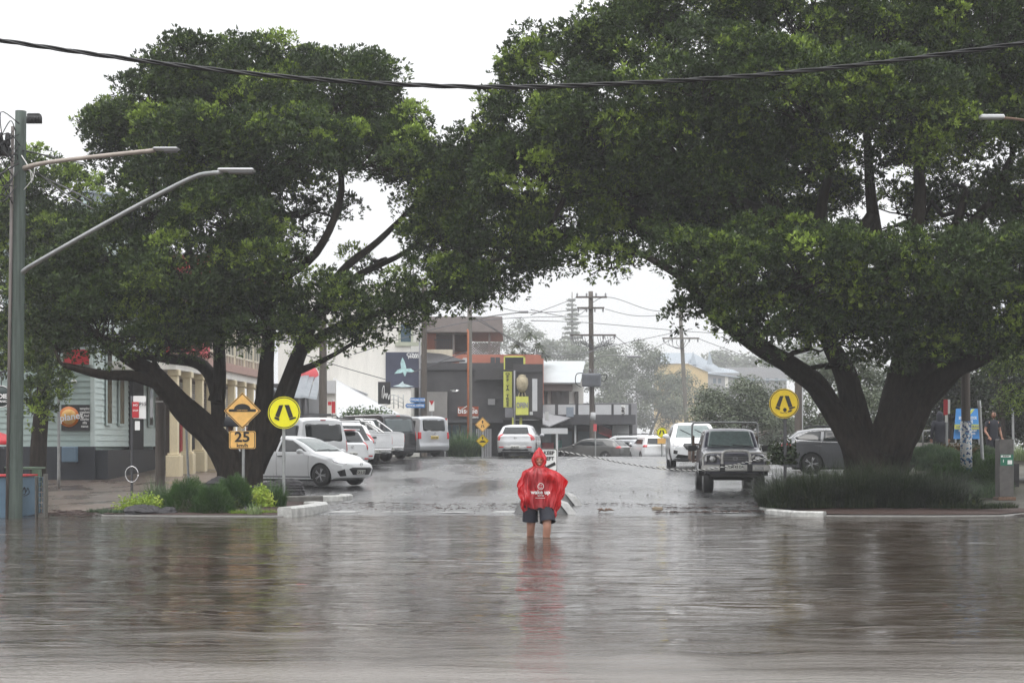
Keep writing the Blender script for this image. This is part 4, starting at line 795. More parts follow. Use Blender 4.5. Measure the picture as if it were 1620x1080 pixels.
# ================================================================== VEHICLES
CARM = {}
class Car:
    def __init__(s, name, label, cat, loc, heading, paint, sp, group=None):
        s.root = thing(name, label, cat, loc, rad(heading), group); s.sp = sp; s.paint = CP[paint]; s.make()
    def make(s):
        sp = s.sp; L, W = sp['L'], sp['W']; zb = sp.get('zb', .22); N = 112
        key = id(sp)
        tx = sorted(sp['top']); bxp = sorted(sp['belt'])
        xs = np.linspace(-L / 2, L / 2, N); zt = np.interp(xs, [p[0] for p in tx], [p[1] for p in tx])
        if not sp.get('sharp'):
            k = np.array([1, 2, 3, 2, 1.]) / 9; zt = np.convolve(np.pad(zt, 2, 'edge'), k, 'valid')
        zbelt = np.minimum(np.interp(xs, [p[0] for p in bxp], [p[1] for p in bxp]), zt - .05)
        Hm = zt.max(); K1, K2, K3 = 12, 6, 7; rows = []
        af, lf, ar, lr = sp.get('plan', (.13, .8, .10, .6)); tum = sp.get('tum', .76)
        nose = sp.get('nose', [(.2, -.08), (.45, 0), (.6, 0), (1.0, -.05)]); tail = sp.get('tail', [(.2, -.08), (.5, 0), (1.0, -.02), (1.9, -.06)])
        for i, x in enumerate(xs):
            hw = W / 2
            if x > L / 2 - lf: hw *= 1 - af * ((x - (L / 2 - lf)) / lf) ** 2.4
            if x < -L / 2 + lr: hw *= 1 - ar * ((-L / 2 + lr - x) / lr) ** 2.4
            b_, t_ = zbelt[i], zt[i]; zb_ = zb + .05 * (sm(L / 2 - .5, L / 2, x) + sm(-L / 2 + .5, -L / 2, x))
            q = min(1, max(0, (t_ - b_) / (Hm - b_ + 1e-6)))
            rw = (.94 * (1 - q) + tum * q); rc = min(.055 + .05 * q, (t_ - b_) * .8); sec = []
            for k in range(K1):
                f = k / (K1 - 1); sec.append((hw * (.925 + .075 * math.sin(math.pi * (.14 + .62 * f))) , zb_ + (b_ - zb_) * f))
            y0 = sec[-1][0] / hw
            for k in range(1, K2 + 1):
                f = k / K2; sec.append((hw * (y0 + (rw - y0) * (f ** 1.12)), b_ + (t_ - rc - b_) * f))
            for k in range(1, K3 + 1):
                a = math.pi / 2 * k / K3; sec.append((hw * rw * math.cos(a) ** .62 if k < K3 else 0, t_ - rc + rc * math.sin(a) ** .85))
            wf = sm(L / 2 - .7, L / 2, x); wr = sm(-L / 2 + .7, -L / 2, x)
            pts = []
            for (y, z) in sec:
                dx = wf * (float(np.interp(z, [p[0] for p in nose], [p[1] for p in nose])) - sp.get('nr', .22) * (y / (W / 2)) ** 3) \
                    - wr * (float(np.interp(z, [p[0] for p in tail], [p[1] for p in tail])) - sp.get('tr', .12) * (y / (W / 2)) ** 3)
                pts.append([x + dx, y, z])
            rows.append(pts)
        K = K1 + K2 + K3; R = sp['R']; arch = R + .045; wh = [(sp['wf'], R), (sp['wr'], R)]
        V = []; Fs = []; dist = {}
        for side in (1, -1):
            base = len(V)
            for i in range(N):
                for k in range(K):
                    x, y, z = rows[i][k]
                    if k < K1:
                        for (wx, wz) in wh:
                            d = math.hypot(x - wx, z - wz)
                            if abs(d - arch) < .036 and d > 1e-6: x = wx + (x - wx) * arch / d; z = wz + (z - wz) * arch / d
                            if math.hypot(x - wx, z - wz) <= arch + .001: dist[len(V)] = 1
                    V.append((x, y * side, z))
            for i in range(N - 1):
                for k in range(K - 1):
                    a, b, c, d = base + i * K + k, base + (i + 1) * K + k, base + (i + 1) * K + k + 1, base + i * K + k + 1
                    if all(v in dist for v in (a, b, c, d)): continue
                    Fs.append((a, b, c, d) if side < 0 else (d, c, b, a))
        NS = N * K
        for i in range(N - 1):      # floor
            a, b, c, d = i * K, (i + 1) * K, NS + (i + 1) * K, NS + i * K
            Fs.append((a, b, c, d))
        for i, fl in ((0, 1), (N - 1, -1)):      # end caps as curved grids
            M_ = 10; rowsi = []
            kk = list(range(0, K))
            for k in kk:
                x, y, z = rows[i][k]; x0 = xs[i]
                w_ = 1
                r = []
                for j in range(M_ + 1):
                    yy = y * (1 - 2 * j / M_); 
                    tt = sp.get('nr', .22) if i else sp.get('tr', .12)
                    dx = tt * ((y / (W / 2)) ** 3 - (abs(yy) / (W / 2)) ** 3)
                    r.append(len(V)); V.append((x + (dx if i else -dx), yy, z))
                rowsi.append(r)
            for k in range(len(kk) - 1):
                for j in range(M_):
                    a, b, c, d = rowsi[k][j], rowsi[k][j + 1], rowsi[k + 1][j + 1], rowsi[k + 1][j]; Fs.append((a, b, c, d) if fl > 0 else (d, c, b, a))
        me = bpy.data.meshes.new('body'); me.from_pydata(V, [], Fs); me.polygons.foreach_set('use_smooth', [True] * len(Fs)); me.validate(); me.update()
        bm = bmesh.new(); bm.from_mesh(me); bmesh.ops.remove_doubles(bm, verts=bm.verts, dist=.0005)
        for e in bm.edges:
            if len(e.link_faces) == 2 and e.calc_face_angle(0) > .75: e.smooth = False
        bm.to_mesh(me); bm.free()
        s.body = link('body', me, s.paint, s.root); s.bvh = BVHTree.FromPolygons([Vector(v) for v in V], Fs)
        mb = MB(); mb.box((-L / 2 + .25, -W / 2 + .20, zb + .01), (L / 2 - .5, W / 2 - .20, .72)); mb.box((-L / 2 + .5, -W / 2 + .3, zb - .06), (L / 2 - .9, W / 2 - .3, zb + .02)); mb.build('underbody', M['black'], s.root)
        s.wheels()
    def wheels(s):
        sp = s.sp; R = sp['R']; tw = sp.get('tw', .215); W = sp['W']; dark = sp.get('rim', 'alloy')
        key = ('w', R, tw, dark)
        if key not in CARM:
            mb = MB(); mb.lathe([(R * .62, -tw / 2), (R * .70, -tw / 2 - .006), (R * .93, -tw / 2 + .004), (R, -tw / 2 + .035), (R, tw / 2 - .035), (R * .93, tw / 2 - .004), (R * .62, tw / 2)], 40, 'y')
            o = mb.build('wheel', M['rubber']); tyre = o.data; bpy.data.objects.remove(o)
            mb = MB(); mb.lathe([(R * .60, -tw / 2 + .01), (R * .66, -tw / 2 - .004), (R * .66, -tw / 2 + .02), (R * .60, -tw / 2 + .05)], 32, 'y')
            for k in range(5):
                a = 2 * math.pi * k / 5
                for da in (-.13, .13):
                    mb.tube([(math.cos(a) * R * .10, -tw / 2 + .01, math.sin(a) * R * .1), (math.cos(a + da) * R * .63, -tw / 2 + .012, math.sin(a + da) * R * .63)], [.022, .02], 6)
            mb.lathe([(R * .16, -tw / 2 + .03), (R * .16, -tw / 2 - .003), (R * .1, -tw / 2 - .008)], 14, 'y'); mb.mat = 1; mb.lathe([(R * .63, -tw / 2 + .06), (R * .1, -tw / 2 + .055)], 24, 'y')
            o = mb.build('rim', [M[dark], M['black']]); rim = o.data; bpy.data.objects.remove(o); CARM[key] = (tyre, rim)
        ty, ri = CARM[key]
        for wx in (sp['wf'], sp['wr']):
            for side in (-1, 1):
                o = link('wheel', ty, None, s.root); o.location = (wx, side * (W / 2 - tw / 2 - .025), R); o.rotation_euler = (0, 0, 0 if side < 0 else math.pi)
                link('rim', ri, None, o)
    def hit(s, ang, a, z, off):
        d = Vector((math.cos(rad(ang)), math.sin(rad(ang)), 0)); t = Vector((-d.y, d.x, 0)); c_ = Vector((0, 0, 0))
        if abs(d.x * d.y) > .02: c_ = Vector((math.copysign(s.sp['L'] / 2 - .45, d.x), math.copysign(s.sp['W'] / 2 - .35, d.y), 0))
        o = c_ + d * 6 + t * a + Vector((0, 0, z))
        h = s.bvh.ray_cast(o, -d)
        if h[0] is None:
            h = s.bvh.find_nearest(t * a + d * s.sp['L'] * .4 * abs(d.x) + d * s.sp['W'] * .45 * abs(d.y) + Vector((0, 0, z)))
            return h[0] + d * off
        return h[0] + d * off
    def patch(s, name, poly, ang, mat, off=.004, rings=5, sub=3, par=None, mirror=False):
        """polygon in view coordinates (a,z) thrown onto the body from direction ang; a runs left to right seen from there reversed to body y/x"""
        if mirror:
            s.patch(name, poly, ang, mat, off, rings, sub, par); return s.patch(name, [(-a, z) for a, z in poly], -ang, mat, off, rings, sub, par)
        q = []; n = len(poly)
        for i in range(n):
            a, b = poly[i], poly[(i + 1) % n]
            for k in range(sub): q.append((a[0] + (b[0] - a[0]) * k / sub, a[1] + (b[1] - a[1]) * k / sub))
        cx = sum(p[0] for p in q) / len(q); cz = sum(p[1] for p in q) / len(q); n = len(q)
        vs = [s.hit(ang, cx, cz, off)]
        for r in range(1, rings + 1):
            for (a, z) in q: vs.append(s.hit(ang, cx + (a - cx) * r / rings, cz + (z - cz) * r / rings, off))
        for (a, z) in q: vs.append(s.hit(ang, a, z, -.012))
        fs = [(0, 1 + i, 1 + (i + 1) % n) for i in range(n)]
        for r in range(rings):
            b = 1 + r * n
            for i in range(n): fs.append((b + i, b + n + i, b + n + (i + 1) % n, b + (i + 1) % n))
        mb = MB(); mb.add(vs, fs, True); return mb.build(name, mat if not isinstance(mat, str) else M[mat], par or s.root)
    # convenience: both sides, polygon given in body (x,z)
    def sides(s, name, poly, mat, off=.004, which=(1, -1), rings=5, sub=3):
        for sd in which:
            s.patch(name, [(-x if sd > 0 else x, z) for x, z in poly], 90 * sd, mat, off, rings, sub)
    def front(s, name, poly, mat, off=.004, **k): return s.patch(name, poly, 0, mat, off, **k)       # poly (y,z)
    def rear(s, name, poly, mat, off=.004, **k): return s.patch(name, [(-y, z) for y, z in poly], 180, mat, off, **k)
    def sym(s, name, poly, where, mat, off=.006, **k):
        fn = s.front if where == 'F' else s.rear
        fn(name, poly, mat, off, **k); fn(name, [(-y, z) for y, z in poly], mat, off, **k)
    def plate(s, where, z, txt, y=0, w_=.37, mat='plate', tcol='text'):
        o = (s.front if where == 'F' else s.rear)('number_plate', rrect(y, z, w_, .13, .015, 2), mat, .022)
        p = s.hit(0 if where == 'F' else 180, y if where == 'F' else -y, z, .030)
        t = text(txt, .105, M[tcol], s.root, p, rz=rad(90 if where == 'F' else -90), bold=.02, sx=.85); t.parent = o; return o
    def mirrors(s, x, z, mat=None, sz=(.10, .11, .075)):
        for sd in (1, -1):
            mb = MB(); y = s.sp['W'] / 2; q = []
            for (rr, h) in ((.3, -1), (.8, -.7), (1, 0), (.85, .7), (.3, 1)):
                for j in range(12):
                    a = 2 * math.pi * j / 12; q.append((x + sz[0] * h * .8, sd * (y + .10) + sz[1] * rr * math.cos(a), z + sz[2] * rr * math.sin(a)))
            fs = [(i * 12 + j, i * 12 + (j + 1) % 12, (i + 1) * 12 + (j + 1) % 12, (i + 1) * 12 + j) for i in range(4) for j in range(12)] + [tuple(range(12)), tuple(range(48, 60))]
            mb.add(q, fs, True); mb.cyl((x, sd * (y - .08), z - .04), (x, sd * (y + .05), z - .02), .02, n=6); mb.build('mirror', mat or s.paint, s.root)
    def handles(s, xs, z, mat=None):
        for x in xs:
            for sd in (1, -1):
                p = s.hit(90 * sd, -x if sd > 0 else x, z, .025); mb = MB(); mb.tube([p + Vector((-.09, -sd * .02, 0)), p + Vector((-.07, 0, 0)), p + Vector((.07, 0, 0)), p + Vector((.09, -sd * .02, 0))], .014, 6); mb.build('door_handle', mat or s.paint, s.root)
    def seams(s, xs, z0, z1, lean=0):
        mb = MB()
        for x in xs:
            for sd in (1, -1):
                q = [s.hit(90 * sd, (-1 if sd > 0 else 1) * (x + lean * k / 8), z0 + (z1 - z0) * k / 8, .0015) for k in range(9)]; mb.tube(q, .0045, 4, smooth=False)
        mb.build('door_seam', M['black'], s.root)
    def wipers(s, segs):
        for a, b in segs:
            mb = MB(); q = [s.hit(0, a[0] + (b[0] - a[0]) * k / 6, a[1] + (b[1] - a[1]) * k / 6, .03) for k in range(7)]; mb.tube(q, .013, 5); mb.build('wiper', M['black'], s.root)
    def badge(s, where, z, r=.055, mat='chrome'):
        p = s.hit(0 if where == 'F' else 180, 0, z, .02); mb = MB(); e = []
        for k in range(17): a = 2 * math.pi * k / 16; e.append(p + Vector((0, r * math.cos(a), r * .8 * math.sin(a))))
        mb.tube(e, .008, 5); mb.tube([p + Vector((0, -r * .8, r * .3)), p + Vector((0, 0, -r * .1)), p + Vector((0, r * .8, r * .3))], .009, 5); mb.build('badge', M[mat], s.root)
    def racks(s, z, x0, x1, y, mat='black', bars=True):
        mb = MB()
        for sd in (1, -1):
            mb.tube([(x0, sd * y, z - .07), (x0 + .1, sd * y, z), (x1 - .1, sd * y, z), (x1, sd * y, z - .07)], .022, 6)
        if bars:
            for x in (x0 + .5, x1 - .6): mb.tube([(x, -y - .08, z + .04), (x, y + .08, z + .04)], .026, 6)
        mb.build('roof_rack', M[mat], s.root)

def road_loc(px, Y, dx=0): return Vector((pxX(px, Y) + dx, Y, H(pxX(px, Y), Y) + .004))
def by_rear(px, Y, L, head): a = rad(head); X = pxX(px, Y) + math.cos(a) * L / 2; y = Y + math.sin(a) * L / 2; return Vector((X, y, GY(y) + .004))
ROADA = 87.4
# ---- white hatchback, three-quarter front
sp = dict(L=4.46, W=1.755, R=.318, wf=1.38, wr=-1.26, zb=.2, plan=(.20, 1.0, .14, .8), tum=.70, nr=.34,
          top=[(2.23, .66), (2.12, .72), (1.85, .80), (1.4, .92), (1.08, .99), (.95, 1.04), (.55, 1.26), (.15, 1.41), (-.25, 1.46), (-.7, 1.465), (-1.2, 1.42), (-1.6, 1.33), (-1.95, 1.12), (-2.12, 1.0), (-2.23, .72)],
          belt=[(2.23, .6), (1.7, .72), (1.1, .88), (0, .95), (-1.2, 1.02), (-2.0, 1.03), (-2.23, .68)], nose=[(.18, -.10), (.3, -.02), (.5, .03), (.62, -.02), (.8, -.2)], zbx=0)
hd = -33; a_ = rad(hd); wx = pxX(508, 47.3); c = Vector((wx - math.cos(a_) * 1.38 - math.sin(a_) * -.8 * -1, 47.3 - math.sin(a_) * 1.38 + .7, 0)); c.z = GY(c.y) + .0
v = Car('white_hatchback', 'white five door hatchback facing the camera at an angle, parked behind the left crossing sign', 'car', c, hd, 'w', sp)
v.front('windscreen', [(-.60, 1.01), (.60, 1.01), (.52, 1.385), (-.52, 1.385)], 'screen', .012, sub=8, rings=12)
v.rear('rear_window', [(-.5, 1.06), (.5, 1.06), (.44, 1.33), (-.44, 1.33)], 'glass', .012, sub=8, rings=12)
v.sides('side_window', [(.82, 1.0), (.60, 1.12), (.18, 1.32), (-.22, 1.355), (-.22, 1.0)], 'glass'); v.sides('side_window', [(-.30, 1.0), (-.30, 1.36), (-.9, 1.33), (-1.15, 1.28), (-1.15, 1.045)], 'glass'); v.sides('quarter_window', [(-1.2, 1.05), (-1.2, 1.27), (-1.5, 1.15), (-1.55, 1.08)], 'glass')
v.front('grille', [(-.52, .50), (-.36, .33), (.36, .33), (.52, .50), (.40, .545), (-.40, .545)], 'black', .012, sub=5, rings=9); v.badge('F', .63)
for sd in (1, -1):
    v.patch('headlight', [(sd * x, z) for x, z in ((.16, .70), (.02, .66), (-.22, .64), (-.24, .70), (-.02, .755), (.20, .80))], 42 * sd, M['lampclear'], .014, 8, 5)
    v.patch('air_intake', [(sd * x, z) for x, z in ((-.10, .50), (.10, .43), (.02, .29), (-.16, .30))], 35 * sd, M['black'], .012, 8, 5)
v.plate('F', .40, 'CV 31 ZG', y=-.05); v.mirrors(.72, 1.0); v.handles((-.12, -1.02), .86, M['black']); v.seams((.95, -.26, -1.25), .3, .96); v.wipers([((-.5, 1.03), (.1, 1.06)), ((.0, 1.03), (.5, 1.05))])
v.sides('sill_strip', [(1.0, .24), (-.9, .24), (-.9, .29), (1.0, .29)], 'grey'); v.sym('tail_light', [(.55, .82), (.8, .84), (.8, 1.0), (.58, .98)], 'R', 'lampred')  # plain grey strip low along both sides, then the tail lights

# ---- vans, hatch, utes nose-in at the left kerb
spv = dict(L=4.9, W=1.9, R=.34, wf=1.6, wr=-1.4, zb=.25, plan=(.12, .8, .05, .4), tum=.84, tr=.05, top=[(2.45, .75), (2.3, .95), (1.75, 1.1), (1.5, 1.17), (.8, 1.78), (.5, 1.9), (-2.2, 1.92), (-2.4, 1.88), (-2.45, 1.80)],
           belt=[(2.45, .7), (1.6, .98), (-2.45, 1.08)], tail=[(.2, -.06), (.5, 0), (1.1, -.02), (1.9, -.16)])
def van(label, loc, hd, paint, tint, side_win, name='white_van', plate='DHR 62K', pm_='plate'):
    v = Car(name, label, 'van', loc, hd, paint, spv); rr = M['lampred']
    v.rear('rear_window', rrect(0, 1.42, 1.40, .56, .08), tint, sub=2); v.front('windscreen', [(-.72, 1.2), (.72, 1.2), (.62, 1.76), (-.62, 1.76)], 'screen', .012, sub=8, rings=12)
    for a, b in side_win: v.sides('side_window', rrect((a + b) / 2, 1.41, abs(b - a), .5, .06), tint)
    for sd in (1, -1): v.patch('tail_light', [(sd * x, z) for x, z in ((.0, .80), (.12, .80), (.12, 1.18), (.0, 1.18))], 180 - 48 * sd, rr, .006)
    v.rear('bumper', [(-.88, .32), (.88, .32), (.88, .50), (-.88, .50)], M['charc'], .02); v.plate('R', .78, plate, mat=pm_); v.badge('R', 1.04); v.mirrors(1.15, 1.15); v.seams((.6, -.6), .35, 1.7)
    v.sym('headlight', [(.5, .72), (.8, .74), (.8, .92), (.55, .9)], 'F', 'lampclear'); v.front('grille', [(-.45, .6), (.45, .6), (.5, .78), (-.5, .78)], 'black')
    mb = MB(); p = v.hit(180, 0, 1.83, .01); mb.box(p + Vector((-.02, -.09, -.015)), p + Vector((.02, .09, .015))); mb.build('brake_lamp', M['lampred'], v.root)
    return v
HA = 131
v = van('pale silver passenger van with long roof racks behind the white hatchback', by_rear(515, 53, 4.9, HA), HA, 's', M['glass'], ((1.2, .4), (.2, -.95), (-1.05, -2.15)), 'passenger_van')
v.body.data.materials[0] = car_paint('pearl van paint', (.60, .61, .62), .15); v.racks(1.99, -2.1, 1.0, .72)
sph = dict(L=3.95, W=1.7, R=.30, wf=1.25, wr=-1.2, zb=.2, plan=(.16, .8, .12, .5), tum=.72, tr=.16, top=[(1.97, .66), (1.8, .80), (1.2, .95), (1.0, 1.0), (.4, 1.40), (0, 1.5), (-1.2, 1.5), (-1.55, 1.44), (-1.80, 1.15), (-1.93, .98), (-1.97, .92)],
           belt=[(1.97, .6), (1.0, .9), (-1.97, .95)], tail=[(.2, -.06), (.45, .03), (.7, 0), (1.0, -.03)])
def hatch(name, label, loc, hd, paint, plate, lampz=(.74, .98), spp=sph, cat='car'):
    v = Car(name, label, cat, loc, hd, paint, spp); h = max(z for x, z in spp['top']); W = spp['W']
    v.rear('rear_window', [(-.60, 1.02), (.60, 1.02), (.50, h - .12), (-.50, h - .12)], 'glass', .012, sub=8, rings=12); v.front('windscreen', [(-.62, 1.03), (.62, 1.03), (.5, h - .1), (-.5, h - .1)], 'screen', .012, sub=8, rings=12)
    v.sides('side_window', [(.72, .99), (.28, h - .2), (-.12, h - .14), (-.12, .99)], 'glass'); v.sides('side_window', [(-.2, .99), (-.2, h - .14), (-1.0, h - .16), (-1.15, 1.02)], 'glass')
    for sd in (1, -1): v.patch('tail_light', [(sd * x, z) for x, z in ((-.28, lampz[0] + .06), (.08, lampz[0]), (.14, lampz[1] + .08), (-.02, lampz[1]))], 180 - 40 * sd, M['lampred'], .012, 8, 4)
    (v.plate('R', .60 if lampz[0] > .7 else .5, plate) if plate else None); v.badge('R', .86, .05); v.mirrors(.62, .98); v.handles((-.05, -.9), .82); v.seams((.85, -.16, -1.1), .3, .92)
    v.rear('bumper_vent', [(-.6, .27), (.6, .27), (.55, .36), (-.55, .36)], 'black'); v.sym('reflector', rrect(.62, .44, .22, .05, .02, 2), 'R', 'lampred')
    v.sym('headlight', [(.42, .66), (.75, .70), (.72, .84), (.5, .8)], 'F', 'lampclear'); v.front('grille', [(-.35, .45), (.35, .45), (.4, .58), (-.4, .58)], 'black')
    return v
v = hatch('silver_hatchback', 'small pearl hatchback with red high brake lamp behind the passenger van tail', by_rear(558, 57.3, 3.95, HA), HA, 'w', 'BN 68 LV'); v.body.data.materials[0] = car_paint('pearl van paint', (.6, .61, .62))
mb = MB(); mb.box((-1.74, -.48, 1.44), (-1.50, .48, 1.475), .01); mb.build('spoiler', v.paint, v.root); mb = MB(); mb.box((-1.76, -.28, 1.425), (-1.73, .28, 1.455)); mb.build('brake_lamp', M['lampred'], v.root)
mb = MB(); mb.tube([v.hit(180, .0, 1.05, .02), v.hit(180, -.25, 1.1, .02)], .014, 5); mb.build('wiper', M['black'], v.root)
# white four wheel drive wagon with racks, mostly hidden
sps = dict(L=4.55, W=1.84, R=.35, wf=1.38, wr=-1.32, zb=.28, plan=(.15, .8, .10, .5), tum=.76, nr=.26, tr=.12, top=[(2.27, .80), (2.15, .93), (1.5, 1.08), (1.15, 1.14), (.5, 1.55), (.1, 1.68), (-1.5, 1.68), (-1.85, 1.60), (-2.15, 1.15), (-2.27, 1.0)],
           belt=[(2.27, .74), (1.2, 1.04), (-2.27, 1.1)], nose=[(.25, -.1), (.45, 0), (.75, 0), (1.0, -.10)])
v = hatch('white_wagon', 'white wagon with roof racks, only its dark glass and roof showing above the small hatchback', by_rear(566, 60.0, 4.55, HA), HA, 'w', 'CQ 07 HM', (.9, 1.2), sps); v.racks(1.78, -1.6, .6, .62)
spu = dict(L=5.2, W=1.8, R=.37, wf=1.6, wr=-1.45, zb=.42, sharp=True, plan=(.12, .6, .03, .3), tum=.76, tr=.03, nr=.2, top=[(2.6, .95), (2.45, 1.08), (1.5, 1.17), (1.3, 1.2), (.75, 1.68), (.5, 1.78), (-.5, 1.78), (-.72, 1.72), (-.95, 1.22), (-1.0, 1.20), (-2.6, 1.22)],
           belt=[(2.6, .9), (1.4, 1.1), (-.9, 1.12), (-2.6, 1.14)], tail=[(.4, -.02), (.9, 0), (1.3, 0)])
def ute(label, loc, hd, plate, bars=1):
    v = Car('white_utility', label, 'utility', loc, hd, 'w', spu, 'white utilities parked nose-in along the left kerb')
    v.front('windscreen', [(-.64, 1.22), (.64, 1.22), (.54, 1.68), (-.54, 1.68)], 'screen', .012, sub=8, rings=12); v.rear('rear_window', [(-.56, 1.3), (.56, 1.3), (.5, 1.64), (-.5, 1.64)], 'glass', .012, sub=8, rings=12)
    v.sides('side_window', [(.95, 1.2), (.6, 1.55), (.2, 1.62), (.1, 1.2)], 'glass'); v.sides('side_window', [(.02, 1.2), (.02, 1.62), (-.55, 1.6), (-.7, 1.2)], 'glass')
    mb = MB(); mb.box((-2.48, -.78, 1.225), (-1.0, .78, 1.232)); mb.build('tray_cover', M['black'], v.root)
    mb = MB(); mb.box((-2.612, -.80, .66), (-2.604, .80, .67)); mb.box((-2.612, -.76, 1.16), (-2.604, .76, 1.165)); mb.build('tailgate_seam', M['grey'], v.root)
    mb = MB(); mb.box((-2.63, -.10, 1.02), (-2.60, .10, 1.09), .01); mb.build('tailgate_handle', M['black'], v.root); v.badge('R', .86, .05, 'grey')
    for sd in (1, -1):
        v.patch('tail_light', [(sd * x, z) for x, z in ((-.02, .80), (.10, .80), (.10, 1.12), (-.02, 1.12))], 180 - 48 * sd, M['lampred'], .012, 8, 4)
        for (x, z) in ((-1.02, 1.72), (-1.3, 1.68)):
            mb = MB(); p, _ = smooth_path([(x - .9, sd * .76, 1.22), (x - .5, sd * .74, 1.42), (x, sd * .70, z - .06), (x + .02, sd * .55, z), (x + .02, 0, z)], [1] * 5, 4); mb.tube(p, .035, 8); mb.build('sports_bar', M['white'] if bars else M['chrome'], v.root)
            if not bars: break
        mb = MB(); mb.tube([(-1.05, sd * .76, 1.22), (-1.04, sd * .73, 1.66)], .035, 8); mb.build('sports_bar', M['white'] if bars else M['chrome'], v.root)
    mb = MB(); mb.box((-2.78, -.7, .50), (-2.6, .7, .62), .02); mb.build('rear_bumper', M['chrome'], v.root)
    mb = MB(); mb.box((-2.785, -.2, .46), (-2.782, .17, .58)); o = mb.build('number_plate', M['plate'], v.root); t = text(plate, .10, M['text'], v.root, (-2.79, 0, .52), rz=rad(-90), bold=.02, sx=.85); t.parent = o
    v.mirrors(.85, 1.25); v.handles((.2, -.6), 1.05); v.seams((.98, .06, -.8), .5, 1.12); v.sym('headlight', [(.5, .85), (.8, .87), (.8, 1.02), (.5, 1.0)], 'F', 'lampclear'); v.front('grille', [(-.45, .75), (.45, .75), (.45, .98), (-.45, .98)], 'black')
    return v
ute('white utility with white sports bars and plain tailgate, nearer of the two', by_rear(592, 62.6, 5.2, HA), HA, 'AT 72 QD')
ute('white utility with chrome sports bar between the nearer utility and the black van', by_rear(613, 66, 5.2, HA), HA, 'BR 11 KU', 0)
v = van('black van with large dark rear window between the white utilities and silver delivery van', by_rear(633, 69, 4.9, HA), HA, 'k', pm('smoky rear glass', (.06, .08, .085), .1, .1, 3, spec=.8), ((1.2, .4), (.2, -.95), (-1.05, -2.15)), 'black_van', 'YWE 90B')
spc = dict(spv); spc = dict(L=4.4, W=1.79, R=.315, wf=1.45, wr=-1.25, zb=.24, plan=(.12, .8, .05, .4), tum=.86, tr=.05, top=[(2.2, .75), (2.05, .92), (1.4, 1.08), (1.1, 1.15), (.5, 1.68), (.2, 1.80), (-2.0, 1.82), (-2.16, 1.78), (-2.2, 1.70)], belt=[(2.2, .7), (1.2, .98), (-2.2, 1.06)], tail=[(.2, -.06), (.4, .03), (.5, .03), (.6, 0), (1.1, -.02), (1.9, -.12)])
v = Car('delivery_van', 'small silver delivery van with yellow number plate beside the bamboo shrub', 'van', by_rear(688, 73.5, 4.4, HA), HA, 's', spc)
v.rear('rear_window', rrect(0, 1.40, 1.25, .50, .07), 'glass', sub=2); v.sides('side_window', rrect(-1.35, 1.4, .95, .46, .06), 'glass'); v.sides('side_window', rrect(-.2, 1.4, 1.0, .46, .06), 'glass'); v.sides('side_window', rrect(.85, 1.36, .7, .38, .06), 'glass'); v.front('windscreen', [(-.7, 1.18), (.7, 1.18), (.6, 1.66), (-.6, 1.66)], 'screen', .012, sub=8, rings=12)
for sd in (1, -1): v.patch('tail_light', [(sd * x, z) for x, z in ((-.04, .80), (.12, .80), (.12, 1.10), (-.04, 1.10))], 180 - 40 * sd, M['lampred'], .012, 8, 4)
v.plate('R', .86, 'CAZ 04A', mat='plateY', w_=.42); v.badge('R', 1.05); v.mirrors(.8, 1.12); v.seams((.3, -.75), .35, 1.6); v.rear('bumper', [(-.84, .26), (.84, .26), (.84, .30), (-.84, .30)], 'black', .01)
v.rear('plate_trim', rrect(0, .95, .5, .05, .01, 2), 'chrome', .015); v.sym('headlight', [(.5, .70), (.78, .72), (.78, .88), (.55, .86)], 'F', 'lampclear')
# ---- silver hatch driving away in the left lane
spa = dict(L=4.1, W=1.72, R=.31, wf=1.27, wr=-1.25, zb=.2, plan=(.17, .9, .13, .55), tum=.71, tr=.20, top=[(2.05, .66), (1.9, .78), (1.25, .93), (1.0, 1.0), (.4, 1.36), (0, 1.45), (-1.1, 1.45), (-1.5, 1.40), (-1.78, 1.18), (-1.98, .98), (-2.05, .92)],
           belt=[(2.05, .6), (1.0, .88), (-2.05, .96)], tail=[(.2, -.06), (.42, .05), (.66, .04), (.80, 0), (1.0, -.04)])
v = hatch('silver_hatchback', 'silver hatchback with bright red tail lights driving away in the left lane', by_rear(815, 72.6, 4.1, 84), 84, 's', None, (.72, .98), spa); v.body.data.materials[0] = car_paint('bright silver paint', (.55, .56, .57), .3)
v.rear('lower_trim', [(-.42, .34), (.42, .34), (.5, .52), (-.5, .52)], M['white'], .003); v.plate('R', .44, 'CJ 45 XY')
# ---- white SUV coming towards the camera
v = Car('white_suv', 'white sport utility vehicle facing the camera behind the navy four wheel drive', 'car', Vector((pxX(1101, 60) + .1, 62.2, GY(62.2))), ROADA + 180, 'w', sps)
v.front('windscreen', [(-.68, 1.12), (.68, 1.12), (.56, 1.58), (-.56, 1.58)], 'screen', .012, sub=8, rings=12); v.sides('side_window', [(.85, 1.12), (.4, 1.46), (-.1, 1.52), (-.1, 1.12)], 'glass'); v.sides('side_window', [(-.2, 1.12), (-.2, 1.52), (-1.2, 1.5), (-1.5, 1.2)], 'glass'); v.rear('rear_window', [(-.6, 1.2), (.6, 1.2), (.5, 1.55), (-.5, 1.55)], 'glass', .012, sub=8, rings=12)
v.front('grille', [(-.42, .90), (.42, .90), (.47, .82), (.34, .66), (-.34, .66), (-.47, .82)], 'black', .012, sub=5, rings=9); v.badge('F', .80, .09); v.front('lower_bumper', [(-.80, .30), (.80, .30), (.66, .50), (.40, .46), (-.40, .46), (-.66, .50)], 'black', .012, sub=5, rings=9)
